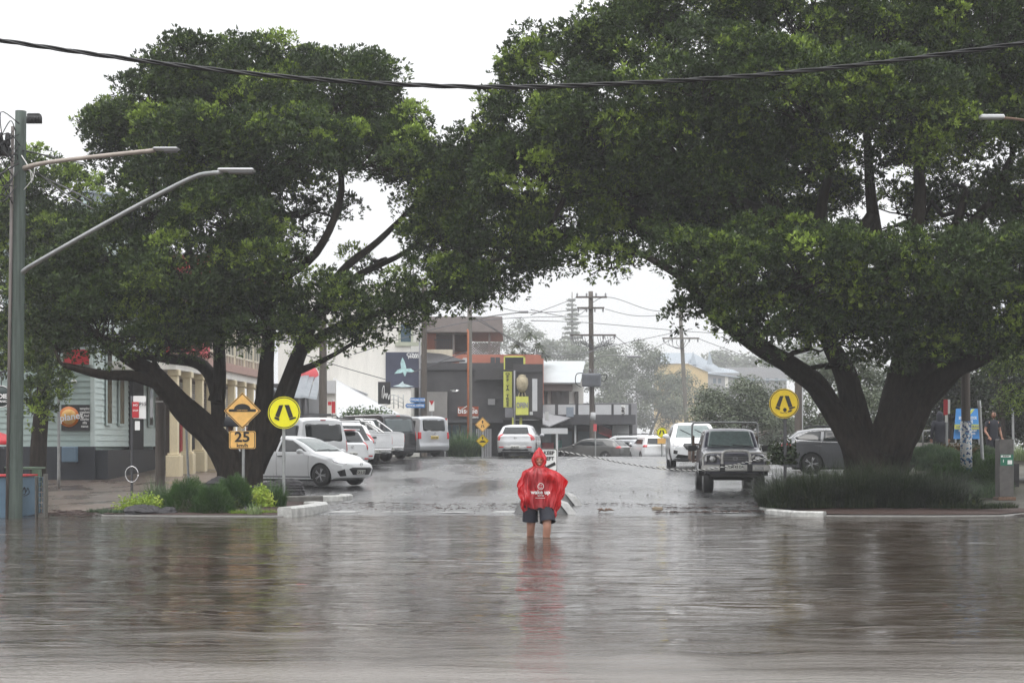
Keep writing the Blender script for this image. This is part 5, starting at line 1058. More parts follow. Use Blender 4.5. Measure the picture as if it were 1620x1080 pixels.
for sd in (1, -1):
    v.patch('headlight', [(sd * x, z) for x, z in ((.20, .78), (-.05, .78), (-.16, .86), (-.1, .94), (.10, .90), (.24, .90))], 24 * sd, M['lampclear'], .014, 8, 5)
    v.patch('fog_lamp', [(sd * (x), z) for x, z in ((.10, .52), (-.08, .50), (-.10, .62), (.08, .66))], 30 * sd, M['black'], .012, 8, 5)
q = v.hit(0, -.70, .86, .02); mb = MB(); mb.lathe([(.0, 0), (.045, 0), (.045, .012)], 14, 'x', q); mb.build('lit_lamp', M['lampon'], v.root)
v.plate('F', .56, 'DE 33 SW', w_=.4, mat='plate'); v.mirrors(.72, 1.16, sz=(.1, .13, .09)); v.wipers([((.55, 1.16), (.05, 1.42)), ((.0, 1.16), (-.5, 1.42))]); v.seams((.95, -.16), .4, 1.05)
mb = MB(); mb.box((.2, -.06, 1.70), (.3, .06, 1.74)); mb.build('antenna', M['grey'], v.root)
# ---- navy four wheel drive with steel tray and bull bar
spl = dict(L=3.1, W=1.66, R=.40, wf=.85, wr=-2.05, zb=.50, tw=.27, rim='steel', sharp=True, plan=(.08, .5, .0, .3), tum=.80, nr=.10, tr=.0, top=[(1.55, 1.07), (1.45, 1.14), (.35, 1.22), (.2, 1.24), (-.22, 1.70), (-.34, 1.755), (-1.4, 1.77), (-1.55, 1.74)],
           belt=[(1.55, 1.0), (.3, 1.14), (-1.55, 1.16)], nose=[(.4, -.05), (.6, 0), (1.0, 0), (1.2, -.06)])
lc = Vector((pxX(1165, 43.4) + .06, 45.1, GY(44.7) + .0)); v = Car('tray_utility', 'navy four wheel drive utility with silver bull bar and steel hoop over its tray', 'utility', lc, ROADA + 180, 'n', spl)
v.front('windscreen', [(-.64, 1.25), (.64, 1.25), (.55, 1.69), (-.55, 1.69)], 'screen', .012, sub=8, rings=12); v.sides('side_window', [(-.05, 1.22), (-.35, 1.60), (-1.2, 1.62), (-1.2, 1.22)], 'glass')
v.front('grille', [(-.42, .86), (.42, .86), (.42, 1.02), (-.42, 1.02)], 'charc', .008, sub=4); v.badge('F', .94, .06, 'grey')
for k in range(3):
    mb = MB(); p = v.hit(0, 0, .885 + k * .045, .012); mb.box((p.x - .01, -.42, p.z - .006), (p.x + .008, .42, p.z + .006)); mb.build('grille_bar', M['grey'], v.root)
for sd in (1, -1):
    p = v.hit(0, sd * .60, .93, .01); mb = MB(); mb.box((p.x - .05, p.y - .15, .83), (p.x + .02, p.y + .13, 1.03), .015); o = mb.build('headlight', M['charc'], v.root); mb = MB(); mb.lathe([(.085, 0), (.085, .015), (.05, .03)], 18, 'x', (p.x + .015, p.y, .93)); mb.build('lens', M['lampclear'], o)
    mb = MB(); mb.box((p.x - .03, sd * .745, .86), (p.x + .02, sd * .80, 1.0), .01); mb.build('indicator', M['lampclear'], v.root)
v.wipers([((.55, 1.265), (.05, 1.30)), ((-.02, 1.265), (-.52, 1.30))])
mb = MB(); fx = 1.78      # bull bar: low channel, centre hoop, side hoops
mb.box((fx - .12, -.90, .60), (fx + .04, .90, .78), .03); o = mb.build('bull_bar', pm('worn alloy bar', (.46, .45, .43), .35, .2, 8, metal=.5), v.root); bar = o.data.materials[0]
mb = MB(); p, _ = smooth_path([(fx, -.36, .70), (fx, -.36, 1.02), (fx, -.27, 1.13), (fx, 0, 1.14), (fx, .27, 1.13), (fx, .36, 1.02), (fx, .36, .70)], [1] * 7, 5); mb.tube(p, .038, 10); mb.build('bull_bar_hoop', bar, v.root)
for sd in (1, -1):
    mb = MB(); p, _ = smooth_path([(fx, sd * .34, 1.08), (fx - .02, sd * .60, 1.09), (fx - .06, sd * .80, 1.05), (fx - .1, sd * .86, .92), (fx - .05, sd * .86, .76)], [1] * 5, 5); mb.tube(p, .026, 8); mb.build('bull_bar_side', bar, v.root)
    mb = MB(); mb.tube([(fx - .02, sd * .34, .90), (fx - .02, sd * .5, 1.02)], .03, 8); mb.build('bull_bar_brace', bar, v.root)
    mb = MB(); mb.box((fx + .035, sd * .60 - .12, .65), (fx + .05, sd * .60 + .12, .73), .005); mb.build('bar_lamp', M['lampclear'], v.root)
    mb = MB(); mb.box((fx + .03, sd * .36 - .07, .60), (fx + .055, sd * .36 + .07, .80), .01); mb.build('tow_bracket', M['black'], v.root)
mb = MB(); mb.box((fx + .045, -.20, .66), (fx + .055, .20, .78)); o = mb.build('number_plate', M['plate'], v.root); t = text('CM 43 DA', .10, M['text'], v.root, (fx + .062, 0, .72), rz=rad(90), bold=.02, sx=.9); t.parent = o
mb = MB(); p, _ = smooth_path([(-1.72, -.93, .9), (-1.72, -.93, 1.75), (-1.72, -.90, 1.9), (-1.72, -.78, 1.93), (-1.72, 0, 1.94), (-1.72, .78, 1.93), (-1.72, .90, 1.9), (-1.72, .93, 1.75), (-1.72, .93, .9)], [1] * 9, 5); mb.tube(p, .028, 10); mb.build('tray_hoop', M['steel'], v.root)
for sd in (1, -1):
    mb = MB(); mb.box((-1.76, sd * .86, .80), (-1.68, sd * .93, 1.55)); mb.box((-1.74, sd * .72, 1.30), (-1.70, sd * .9, 1.35)); mb.box((-3.6, sd * .86, .88), (-1.7, sd * .93, 1.15)); mb.build('tray_side', M['rust'], v.root)
    mb = MB(); mb.box((-.30, sd * 1.02 - .12, 1.13), (-.22, sd * 1.02 + .12, 1.29), .02); mb.cyl((-.25, sd * .78, 1.2), (-.25, sd * .95, 1.2), .015, n=6); mb.build('mirror', M['black'], v.root)
    mb = MB(); mb.tube([(.85 + .46 * math.cos(rad(t)), sd * .845, .40 + .50 * math.sin(rad(t))) for t in range(10, 171, 16)], .05, 8); mb.build('wheel_flare', M['black'], v.root)
mb = MB(); mb.box((-3.6, -.9, .82), (-1.7, .9, .88)); mb.build('tray_floor', M['rust'], v.root)
mb = MB(); mb.box((-3.3, -.40, .5), (1.3, .40, .66)); mb.cyl((.85, -.75, .42), (.85, .75, .42), .07); mb.cyl((-2.05, -.75, .42), (-2.05, .75, .42), .07); mb.box((1.3, -.65, .42), (1.5, .65, .62), .03); mb.build('chassis', M['black'], v.root)
# ---- grey wagon side-on behind the right fig
spw = dict(L=4.8, W=1.84, R=.335, wf=1.42, wr=-1.36, zb=.22, plan=(.18, 1.0, .12, .7), tum=.72, top=[(2.4, .70), (2.25, .80), (1.5, .95), (1.15, 1.02), (.35, 1.40), (-.1, 1.47), (-1.2, 1.46), (-1.75, 1.38), (-2.1, 1.12), (-2.3, 1.0), (-2.4, .9)],
           belt=[(2.4, .64), (1.1, .9), (-1.2, 1.02), (-2.4, .95)])
v = Car('grey_wagon', 'metallic grey station wagon seen side-on behind the right fig trunk', 'car', Vector((pxX(1350, 52), 52, GR(52) * .55 + GY(52) * .45 + .0)), -7, 'g', spw)
for pl in ([(.95, 1.02), (.45, 1.28), (.0, 1.38), (.0, 1.02)], [(-.08, 1.02), (-.08, 1.38), (-.95, 1.36), (-1.0, 1.05)], [(-1.08, 1.06), (-1.05, 1.35), (-1.45, 1.31), (-1.85, 1.16), (-1.8, 1.10)]): v.sides('side_window', pl, 'glass')
v.rear('rear_window', [(-.55, 1.06), (.55, 1.06), (.45, 1.34), (-.45, 1.34)], 'glass', .012, sub=8, rings=12); v.front('windscreen', [(-.62, 1.05), (.62, 1.05), (.5, 1.38), (-.5, 1.38)], 'screen', .012, sub=8, rings=12)
for sd in (1, -1): v.patch('tail_light', [(sd * x, z) for x, z in ((-.20, .88), (.25, .90), (.22, 1.0), (-.1, 1.0))], 180 - 50 * sd, M['lampred'], .012, 8, 4)
mb = MB(); mb.tube([v.hit(-90, x, z, .006) for x, z in ((1.0, 1.0), (.45, 1.31), (0, 1.405), (-.9, 1.395), (-1.45, 1.34), (-1.9, 1.16), (-1.82, 1.06), (-1.0, 1.02), (1.0, .99))], .012, 5); mb.build('window_trim', M['chrome'], v.root)
v.handles((-.02 - .2, -1.15), .9); v.seams((1.1, -.04, -1.1), .3, 1.0); v.mirrors(.8, 1.05); v.racks(1.52, -1.5, .1, .6, 'charc', False)
# ---- cars beyond the crest
def far_car(kind, name, label, px, Y, hd, paint, cat='car'):
    spp = {'h': sph, 's': spw, 'w': sps, 'v': spv}[kind]; loc = Vector((pxX(px, Y), Y, GY(Y)))
    v = Car(name, label, cat, loc, hd, paint, spp); h = max(z for x, z in spp['top']); z0 = 1.04 if h < 1.6 else 1.15
    v.rear('rear_window', [(-.6, z0), (.6, z0), (.5, h - .12), (-.5, h - .12)], 'glass', .012, sub=8, rings=12); v.front('windscreen', [(-.6, z0), (.6, z0), (.5, h - .12), (-.5, h - .12)], 'screen', .012, sub=8, rings=12); v.sides('side_window', [(.75, z0), (.3, h - .17), (-1.1, h - .17), (-1.45, z0)], 'glass')
    for sd in (1, -1): v.patch('tail_light', [(sd * x, z) for x, z in ((-.2, .86), (.15, .86), (.15, 1.0), (-.1, 1.0))], 180 - 40 * sd, M['lampred'], .008)
    v.mirrors(.7, z0); return v
far_car('s', 'grey_sedan', 'dull grey sedan angled away beyond the road crest, furthest left of the distant cars', 935, 100, 152, 'd')
far_car('h', 'small_hatchback', 'small pale grey car half hidden between the distant grey sedan and the distant white hatchback', 983, 103, 140, 's')
v = far_car('v', 'white_wagon', 'distant white van with roof rack rising behind the grey sedan beyond the crest', 988, 109.5, 160, 'w', 'van'); v.racks(1.99, -1.9, .8, .7)
far_car('h', 'white_hatchback', 'distant white hatchback with red tail lamps beyond the crest, left of the oncoming white vehicle', 1027, 97, 100, 'w')

# ================================================================== SIGNS, POLES, STREET THINGS
def pole(name, label, px, pytop, pybase, Y, r, mat, cat='pole', lean=0, group=None, r1=None):
    b = P(px, pybase, Y); t = P(px + lean, pytop, Y); o = thing(name, label, cat, b, 0, group)
    mb = MB(); n = 10; mb.tube([Vector((0, 0, -.5))] + [(t - b) * (i / n) for i in range(n + 1)], [r] + [r + ((r1 or r) - r) * i / n for i in range(n + 1)], 16); mb.build('shaft', M[mat], o)
    return o, b
def plate_sign(o, b, c, poly, mat, rim=None, t=.012, name='sign_face', yaw=0):
    """poly (x,z) about the world centre c"""
    mb = MB(); mb.M = Matrix.Translation(c - b) @ Matrix.Rotation(yaw, 4, 'Z'); mb.prism(poly, -t, 0)
    f = mb.build(name, M[mat], o)
    if rim:
        mb = MB(); mb.M = Matrix.Translation(c - b) @ Matrix.Rotation(yaw, 4, 'Z'); n = len(poly); k = rim[1]
        cx = sum(p[0] for p in poly) / n; cz = sum(p[1] for p in poly) / n
        inn = [(cx + (x - cx) * k, cz + (z - cz) * k) for x, z in poly]; k2 = rim[2]; ou = [(cx + (x - cx) * k2, cz + (z - cz) * k2) for x, z in poly]
        vs = [(x, -t - .003, z) for x, z in ou] + [(x, -t - .003, z) for x, z in inn]
        mb.add(vs, [(i, i + n, (i + 1) % n + n, (i + 1) % n) for i in range(n)]); mb.build('border', M[rim[0]], f)
    return f
def legs_symbol(f, c, s_, extra=False):
    mb = MB(); mb.M = Matrix.Translation(c) @ Matrix.Scale(s_, 4)
    for sd in (-1, 1):
        q = [(.03, .52), (.34, .52), (.62, -.28), (.33, -.36)] if sd > 0 else [(-.05, .52), (-.32, .50), (-.60, -.22), (-.34, -.34)]
        q2 = [(.36, -.38), (.64, -.30), (.80, -.28), (.82, -.36), (.44, -.50), (.36, -.48)] if sd > 0 else [(-.62, -.26), (-.36, -.36), (-.30, -.46), (-.36, -.54), (-.50, -.48), (-.66, -.40)]
        for qq in (q, q2):
            if sd < 0: qq = qq[::-1]
            mb.prism(qq, -.02, 0)
    if extra:
        mb.prism(ell(.05, -.52, .14, .14, 16), -.02, 0); mb.tube([(-.3, -.01, -.72), (-.1, -.01, -.76), (.05, -.01, -.70), (.2, -.01, -.78)], .02, 5); mb.prism([(.25, -.72), (.5, -.66), (.62, -.56), (.5, -.52), (.3, -.60)], -.02, 0)
    mb.build('walking_legs', M['text'], f)
# left pedestrian crossing sign
o, b = pole('crossing_sign', 'clean bright yellow round sign with walking legs on grey post beside the white hatchback', 449, 660, 778, 38.8, .038, 'steel', 'road sign'); c = P(449.5, 652.5, 38.75)
R_ = 25.5 * 38.8 / F; f = plate_sign(o, b, c, ell(0, 0, R_, R_, 48), 'signY', ('text', .90, .955)); legs_symbol(f, c - b + Vector((0, -.014, 0)), R_ * .92)
# hump sign with 25 plate
o, b = pole('hump_sign', 'faded amber diamond hump sign above a 25 km/h plate before the left fig', 385, 640, 782, 40.0, .035, 'steel', 'road sign'); c = P(383.5, 649.5, 39.95); R_ = 29 * 40 / F
f = plate_sign(o, b, c, [(0, R_), (-R_, 0), (0, -R_), (R_, 0)], 'signO', ('text', .90, .96))
mb = MB(); mb.M = Matrix.Translation(c - b + Vector((0, -.013, 0))); hp = [(-.33, -.02), (.33, -.02), (.33, .04), (.20, .04)] + [(.20 * math.cos(rad(a)), .04 + .13 * math.sin(rad(a))) for a in range(10, 171, 16)] + [(-.20, .04), (-.33, .04)]; mb.prism(hp[::-1], -.008, 0); mb.build('hump_symbol', M['text'], f)
text('HUMP AHEAD', .045, M['signO'], f, c - b + Vector((0, -.024, .01)), sx=.9)
c = P(383.5, 695.5, 39.95); f = plate_sign(o, b, c, rrect(0, 0, 42 * 40 / F, 28 * 40 / F, .05), 'signO', ('text', .90, .95)); text('25', .33, M['text'], f, c - b + Vector((0, -.018, .06)), bold=.025, sx=1.15); text('km/h', .125, M['text'], f, c - b + Vector((0, -.018, -.135)), bold=.02, sx=1.1)
# right pedestrian crossing sign
o, b = pole('crossing_sign', 'worn yellow round walking legs sign with stickers, left of the right fig trunk', 1242, 650, 760, 38.6, .038, 'charc', 'road sign'); c = P(1240.5, 638, 38.55); R_ = 23.5 * 38.6 / F
f = plate_sign(o, b, c, ell(0, 0, R_, R_, 48), 'signYd', ('text', .91, .96)); legs_symbol(f, c - b + Vector((0, -.014, .05 * R_)), R_ * .9, True)
# far small crossing sign
o, b = pole('crossing_sign', 'small distant yellow crossing sign above an amber plate, left of the oncoming white vehicle', 1047, 690, 735, 95, .04, 'steel', 'road sign'); c = P(1047, 684, 94.9); f = plate_sign(o, b, c, ell(0, 0, .3, .3, 24), 'signY', ('text', .88, .96)); legs_symbol(f, c - b + Vector((0, -.014, 0)), .27)
c = P(1047, 697, 94.9); plate_sign(o, b, c, rrect(0, 0, .5, .32, .04), 'signO')
# keep left sign in the median
o, b = pole('keep_left_sign', 'white KEEP LEFT sign with black arrow in the median behind the hooded man', 869, 712, 795, 38.0, .035, 'steel', 'road sign'); c = P(868.5, 727.5, 37.95)
sw, sh_ = 26 * 38 / F, 36 * 38 / F; f = plate_sign(o, b, c, rrect(0, 0, sw, sh_, .03), 'signW', ('text', .91, .98))
text('KEEP', .115, M['text'], f, c - b + Vector((0, -.018, .165)), bold=.03, sx=1.0); text('LEFT', .115, M['text'], f, c - b + Vector((0, -.018, .035)), bold=.03)
mb = MB(); mb.M = Matrix.Translation(c - b + Vector((0, -.013, -.13))); mb.prism([(.13, .09), (.16, .02), (-.02, -.06), (.0, -.11), (-.14, -.08), (-.08, .03), (-.06, -.01)][::-1], -.006, 0); mb.build('arrow', M['text'], f)
# striped rope from the median to the grass bed
f = thing('striped_rope', 'black and white striped rope sagging from the keep left sign towards the bull bar', 'rope', P(885, 715, 38))
p = [P(884, 713, 38), P(935, 722, 38.2), P(985, 732, 38.6), P(1040, 740, 39), P(1095, 743.5, 39.4), P(1140, 739, 39.9), P(1180, 731, 40.2), P(1215, 722, 39.6), P(1241, 712, 38.6)]
q, _ = smooth_path([x - f.location for x in p], [1] * len(p), 16)
for nm, mt, ph in (('dark_strand', 'text', 0), ('pale_strand', 'signW', math.pi)):
    mb = MB(); k = []
    for i in range(len(q) - 1):
        for j in range(3):
            t = (i * 3 + j); pt = q[i].lerp(q[i + 1], j / 3); k.append(pt + Vector((0, math.cos(t * .8 + ph) * .008, math.sin(t * .8 + ph) * .008)))
    mb.tube(k, .0095, 5); mb.build(nm, M[mt], f)
# small diamond signs by the bamboo
o, b = pole('warning_sign', 'pair of small amber diamond warning signs on one post left of the silver hatchback', 763, 664, 722, 73, .035, 'steel', 'road sign')
for py, sym in ((671.5, 'legs'), (697, 'hump')):
    c = P(763.5, py, 72.95); R_ = (12 if sym == 'legs' else 10.5) * 73 / F; f = plate_sign(o, b, c, [(0, R_), (-R_, 0), (0, -R_), (R_, 0)], 'signO' if sym == 'legs' else 'signYd', ('text', .88, .95))
    mb = MB(); mb.M = Matrix.Translation(c - b + Vector((0, -.014, 0)))
    mb.prism([(-.02, .05), (.02, .05), (.02, .13), (.055, .13), (0, .2), (-.055, .13), (-.02, .13)][::-1], -.006, 0)
    if sym == 'hump': mb.prism([(-.16, -.07), (.16, -.07), (.07, .01), (-.07, .01)][::-1], -.006, 0)
    mb.build('symbol', M['text'], f)
    if sym == 'legs': legs_symbol(f, c - b + Vector((0, -.014, -.07)), .12)
# parking sign with bicycle ring, left footpath
o, b = pole('parking_sign', 'red and white parking sign on dark post with steel bicycle ring near the sage shop', 208.5, 626, 786, 40, .03, 'charc', 'road sign'); 
c = P(221, 644, 39.95); plate_sign(o, b, c, rrect(0, 0, 20 * 40 / F, 36 * 40 / F, .02), 'signW'); c = P(214.5, 648, 39.93); f = plate_sign(o, b, c, rrect(0, 0, 10.5 * 40 / F, 25 * 40 / F, .01), 'red'); text('NO', .07, M['textw'], f, c - b + Vector((0, -.016, .11)), bold=.02); text('STOP', .055, M['textw'], f, c - b + Vector((0, -.016, -.02)), bold=.02)
text('P15', .12, M['text'], o, P(226, 639, 39.9) - b, bold=.02); c = P(217.5, 673, 39.95); plate_sign(o, b, c, rrect(0, 0, .12, .22, .01), 'signW')
mb = MB(); c = P(208.5, 750, 39.97) - b; mb.tube([c + Vector((.155 * math.cos(t * math.pi / 12), 0, .19 * math.sin(t * math.pi / 12))) for t in range(25)], .014, 8); mb.build('bicycle_ring', M['chrome'], o)
# dark timber post and thin posts on the left
o, b = pole('timber_post', 'thick dark timber post cut off below the left fig canopy, on the brown paving', 253, 628, 768, 46, .135, 'polewood', lean=1); mb = MB(); mb.box((-.1, -.16, 1.38 + .95), (.12, -.13, 1.42 + .95)); mb.build('strap', M['signW'], o)
pole('steel_post', 'slender galvanised post in front of the sage weatherboard wall and its black sign', 93, 590, 752, 52, .05, 'steel', lean=0, r1=.04)
o, b = pole('parking_sign', 'blue and white parking sign on leaning grey post among the cream columns', 299, 640, 775, 48, .035, 'steel', 'road sign', lean=-6); c = P(281, 645, 47.95); plate_sign(o, b, c, rrect(0, 0, .24, .3, .02), 'signW'); text('P', .26, M['text'], o, c - b + Vector((0, -.03, 0)), bold=.03); c = P(294, 659, 47.9); plate_sign(o, b, c, ell(0, 0, .1, .1, 16), 'blue')
# street name blades, dark pole
o, b = pole('timber_pole', 'dark timber street pole beside the whale poster, carrying blue direction blades', 671, 440, 722, 84, .155, 'polewood', 'power pole', r1=.13)
for py, t_, w_ in ((632.5, 'BOWLING CLUB', .80), (641.5, 'MEDICAL CENTRE', 1.0)):
    c = P(673 - w_ * 31 / 2 - 1, py, 83.7); f = plate_sign(o, b, c, [(w_ / 2, .11), (-w_ / 2 + .08, .11), (-w_ / 2, 0), (-w_ / 2 + .08, -.11), (w_ / 2, -.11)], 'blue', name='direction_blade'); text(t_, .15, M['textw'], f, c - b + Vector((.02, -.016, 0)), bold=.02, sx=.72)
for px, py, Y, lab in ((683, 640, 82, 'small red and white sign just right of the pole with blue blades'), (704, 668, 80, 'small white sign with red mark above the silver delivery van')):
    o, b = pole('small_sign', lab, px, py - 4, 722, Y, .03, 'steel', 'road sign'); c = P(px, py + 2, Y - .05); f = plate_sign(o, b, c, rrect(0, 0, .26, .5, .02), 'signW'); plate_sign(o, b, c + Vector((0, -.02, .16)), [(-.12, .1), (0, -.12), (.12, .1)][::-1], 'red')
o, b = pole('parking_sign', 'small red and white parking sign before the low white shop, right of the grey pole', 526, 632, 690, 68, .03, 'steel', 'road sign'); c = P(527.5, 644, 67.9); plate_sign(o, b, c, rrect(0, 0, .15, .48, .02), 'red'); c = P(521.5, 638, 67.9); plate_sign(o, b, c, rrect(0, 0, .14, .15, .02), 'red')
pole('timber_pole', 'plain grey timber pole rising behind the silver passenger van into the fig foliage', 511, 470, 700, 66, .165, 'polewood', 'power pole', r1=.14)
# mid pole with orange conduit
o, b = pole('timber_pole', 'pale grey pole with orange conduit standing behind the bamboo shrub', 743, 440, 720, 88, .145, 'poleg', 'power pole', r1=.12); mb = MB(); mb.tube([P(740.5, 720, 87.8) - b, P(740.5, 524, 87.8) - b, P(739, 521, 87.8) - b], .055, 8); mb.build('conduit', pm('orange conduit', (.50, .17, .08), .5, .15), o)
mb = MB(); mb.tube([P(745, 505, 88) - b, P(790, 498, 86) - b, P(822, 494, 84.5) - b], .035, 6); mb.build('lamp_arm', M['steel'], o); mb = MB(); mb.box(P(820, 495.5, 84.5) - b, P(836, 491.5, 84.2) - b, .03); mb.build('lamp_head', M['grey'], o); mb = MB(); mb.box(P(762, 486, 88) - b, P(773, 482, 87.6) - b, .03); mb.tube([P(744, 490, 88) - b, P(765, 484, 87.8) - b], .03, 6); mb.build('bracket', M['grey'], o)
# transformer pole
def crossarm(o, b, px0, px1, py, Y, ins=4, up=True, mat='polewood', th=.10):
    mb = MB(); mb.box(P(px0, py, Y - .12) - b + Vector((0, 0, -th / 2)), P(px1, py, Y + .02) - b + Vector((0, 0, th / 2))); mb.build('crossarm', M[mat], o)
    for i in range(ins):
        px = px0 + 2 + (px1 - px0 - 4) * i / (ins - 1); c = P(px, py, Y - .05) - b; mb = MB(); s_ = 1 if up else -1; mb.lathe([(.03, 0), (.07, .05 * s_), (.035, .09 * s_), (.075, .13 * s_), (.035, .17 * s_), (.07, .21 * s_), (.02, .27 * s_)], 8, 'z', c); mb.build('insulator', M['grey'], o)
Yt = 106.0; o, b = pole('transformer_pole', 'tall timber power pole with three crossarms, grey transformer and street lamp at the road crest', 937.5, 461, 735, Yt, .175, 'polewood', 'power pole', lean=-3, r1=.15)
crossarm(o, b, 911, 960, 470, Yt - .15, 4); crossarm(o, b, 913, 956, 487, Yt - .15, 4, False); crossarm(o, b, 902, 974, 530, Yt - .15, 5, False)
mb = MB(); mb.box(P(921, 611, Yt - .9) - b, P(950, 591, Yt - .2) - b, .05)
for k in range(9): mb.box(P(922 + k * 3.2, 608, Yt - .98) - b, P(923 + k * 3.2, 594, Yt - .85) - b)
mb.build('transformer', pm('transformer grey', (.14, .15, .17), .5, .15, 3), o)
for px in (923, 931, 940): mb = MB(); p, _ = smooth_path([P(px, 591, Yt - .5) - b, P(px, 585, Yt - .5) - b, P(px + 3, 584, Yt - .5) - b, P(px + 4, 588, Yt - .5) - b], [1] * 4, 4); mb.tube(p, .03, 6); mb.build('bushing', M['grey'], o)
mb = MB(); p, _ = smooth_path([P(922, 590, Yt - .6) - b, P(912, 592, Yt - .6) - b, P(911, 606, Yt - .6) - b, P(920, 612, Yt - .6) - b], [1] * 4, 6); mb.tube(p, .03, 6); p, _ = smooth_path([P(948, 594, Yt - .6) - b, P(960, 593, Yt - .6) - b, P(956, 603, Yt - .6) - b, P(949, 600, Yt - .6) - b], [1] * 4, 6); mb.tube(p, .03, 6); mb.build('service_cable', M['cable'], o)
mb = MB(); mb.cyl(P(937.5, 664, Yt) - b, P(937.5, 652, Yt) - b, .195, n=16); mb.build('collar', M['panelw'], o)
mb = MB(); p, _ = smooth_path([P(938, 570, Yt) - b, P(960, 562, Yt - 2) - b, P(995, 563, Yt - 5) - b], [1] * 3, 5); mb.tube(p, .035, 6); mb.build('lamp_arm', M['steel'], o); mb = MB(); mb.box(P(992, 566, Yt - 5) - b, P(1014, 562, Yt - 5.3) - b, .04); mb.build('lamp_head', M['grey'], o)
for sgn, a0 in ((-1, 905), (1, 945)):
    mb = MB()
    for k in range(6): p, _ = smooth_path([P(a0 + k * 4, 532, Yt - .2) - b, P(a0 + k * 4 + 4, 544 + (k % 3) * 2, Yt - .3) - b, P(a0 + k * 4 + 10, 538 + (k % 2) * 5, Yt - .3) - b, P(938, 552, Yt - .2) - b], [1] * 4, 4); mb.tube(p, .018, 4)
    mb.build('drop_wires', M['wire'], o)
Yp = 118.0; o, b = pole('timber_pole', 'leaning pale power pole with one crossarm in the mist before the yellow building', 1087, 490, 690, Yp, .16, 'poleg', 'power pole', lean=-11, r1=.13); crossarm(o, b, 1048, 1106, 575 - 40 + 0, Yp - .15, 5, False, 'poleg')
mb = MB()
for k in range(7): p, _ = smooth_path([P(1050 + k * 7, 537, Yp - .2) - b, P(1056 + k * 5, 545 + (k % 3) * 2, Yp - .3) - b, P(1080, 552, Yp - .2) - b], [1] * 3, 4); mb.tube(p, .018, 4)
mb.build('drop_wires', M['wire'], o)
o, b = pole('steel_post', 'white metal sign post with blank grey board near the red awning', 881, 677, 735, 96, .07, 'panelw', 'road sign'); bx(M['panelw'], 'board', o, b, (P(856, 686, 95.9), P(898, 677, 95.95)))
o, b = pole('small_sign', 'thin post with red and white flag sign before the red shop awning', 942, 671, 735, 98, .04, 'steel', 'road sign'); plate_sign(o, b, P(941.5, 676, 97.9), rrect(0, 0, .2, .42, .02), 'redp')
pole('timber_pole', 'dark timber pole just right of the worn yellow crossing sign', 1263, 590, 740, 70, .165, 'polewood', 'power pole', r1=.15); pole('steel_post', 'slim white post standing beside the dark timber pole right of the worn crossing sign', 1268.5, 598, 735, 72, .06, 'panelw')
# left foreground power pole with two lamp arms
YL = 35.0; o, b = pole('street_lamp_pole', 'green stained timber pole at the left edge with two street lamp arms', 23.5, 176, 824, YL, .155, 'polegreen', 'power pole', lean=9.5, r1=.118)
mb = MB(); mb.tube([P(11, 824, YL - .1) - b, P(20, 200, YL - .1) - b], .035, 8); mb.build('conduit', pm('rust grey conduit', (.16, .14, .13), .6, .4, 3, streak=(6, 6, .5)), o)
for (pts, hd_, lab) in (([(39, 266), (70, 258), (150, 248), (245, 238)], (243, 234, 283, 240), 'a'), ([(37, 430), (60, 414), (200, 335), (300, 283), (335, 274), (350, 273)], (345, 267, 403, 274), 'b')):
    mb = MB(); q, r_ = smooth_path([P(x, y, YL - .3 - i * .4) - b for i, (x, y) in enumerate(pts)], [.06] + [.045] * (len(pts) - 1), 4); mb.tube(q, r_, 10); mb.build('lamp_arm', pm('pale tan steel', (.36, .31, .27), .5, .15, 4, metal=.2) if lab == 'a' else M['steel'], o); YY_ = YL - .3 - (len(pts) - 1) * .4
    mb = MB(); a_, c_ = P(hd_[0], hd_[3], YY_) - b, P(hd_[2], hd_[1], YY_) - b; mb.box(Vector((a_.x, a_.y - .14, a_.z + .03)), Vector((c_.x, a_.y + .14, c_.z)), .03); h_ = mb.build('lamp_head', M['panelw'], o)
    mb = MB(); mb.box(Vector((a_.x + .2, a_.y - .11, a_.z - .01)), Vector((c_.x - .04, a_.y + .11, a_.z + .035)), .02); mb.build('lens', M['grey'], h_)
mb = MB(); mb.box(P(42, 193, YL - .2) - b, P(66, 181, YL - .05) - b, .02)
for k in range(5): mb.lathe([(.045, -.02), (.045, .12), (.03, .14)], 8, 'z', P(45 + k * 4.6, 194, YL - .25) - b)
mb.build('fuse_box', M['black'], o)
mb = MB(); mb.box(P(-10, 246, YL - .2) - b, P(18, 232, YL - .02) - b, .03)
for k in range(4): mb.lathe([(.05, -.05), (.07, 0), (.05, .2), (.03, .24)], 8, 'z', P(-6 + k * 6, 240 - (k % 2) * 12, YL - .25) - b)
mb.build('junction_box', M['black'], o)
r3 = random.Random(5)
for k in range(10):
    mb = MB(); x0 = r3.uniform(18, 36); y0 = r3.uniform(190, 300); q, _ = smooth_path([P(x0, y0, YL - .2) - b, P(x0 - r3.uniform(5, 30), y0 + r3.uniform(-20, 30), YL - .4) - b, P(r3.uniform(-8, 12), y0 + r3.uniform(-10, 40), YL - .3) - b, P(20, y0 + r3.uniform(10, 50), YL - .18) - b], [1] * 4, 5); mb.tube(q, .012, 5); mb.build('loose_cable', M['cable'], o)
for (x0, y0, x1, y1) in ((34, 246, 50, 290), (40, 262, 52, 286), (38, 300, 55, 265)):
    mb = MB(); q, _ = smooth_path([P(x0, y0, YL - .2) - b, P((x0 + x1) / 2 + 5, (y0 + y1) / 2, YL - .3) - b, P(x1, y1, YL - .3) - b], [1] * 3, 4); mb.tube(q, .01, 5); mb.build('loose_cable', M['signW'], o)
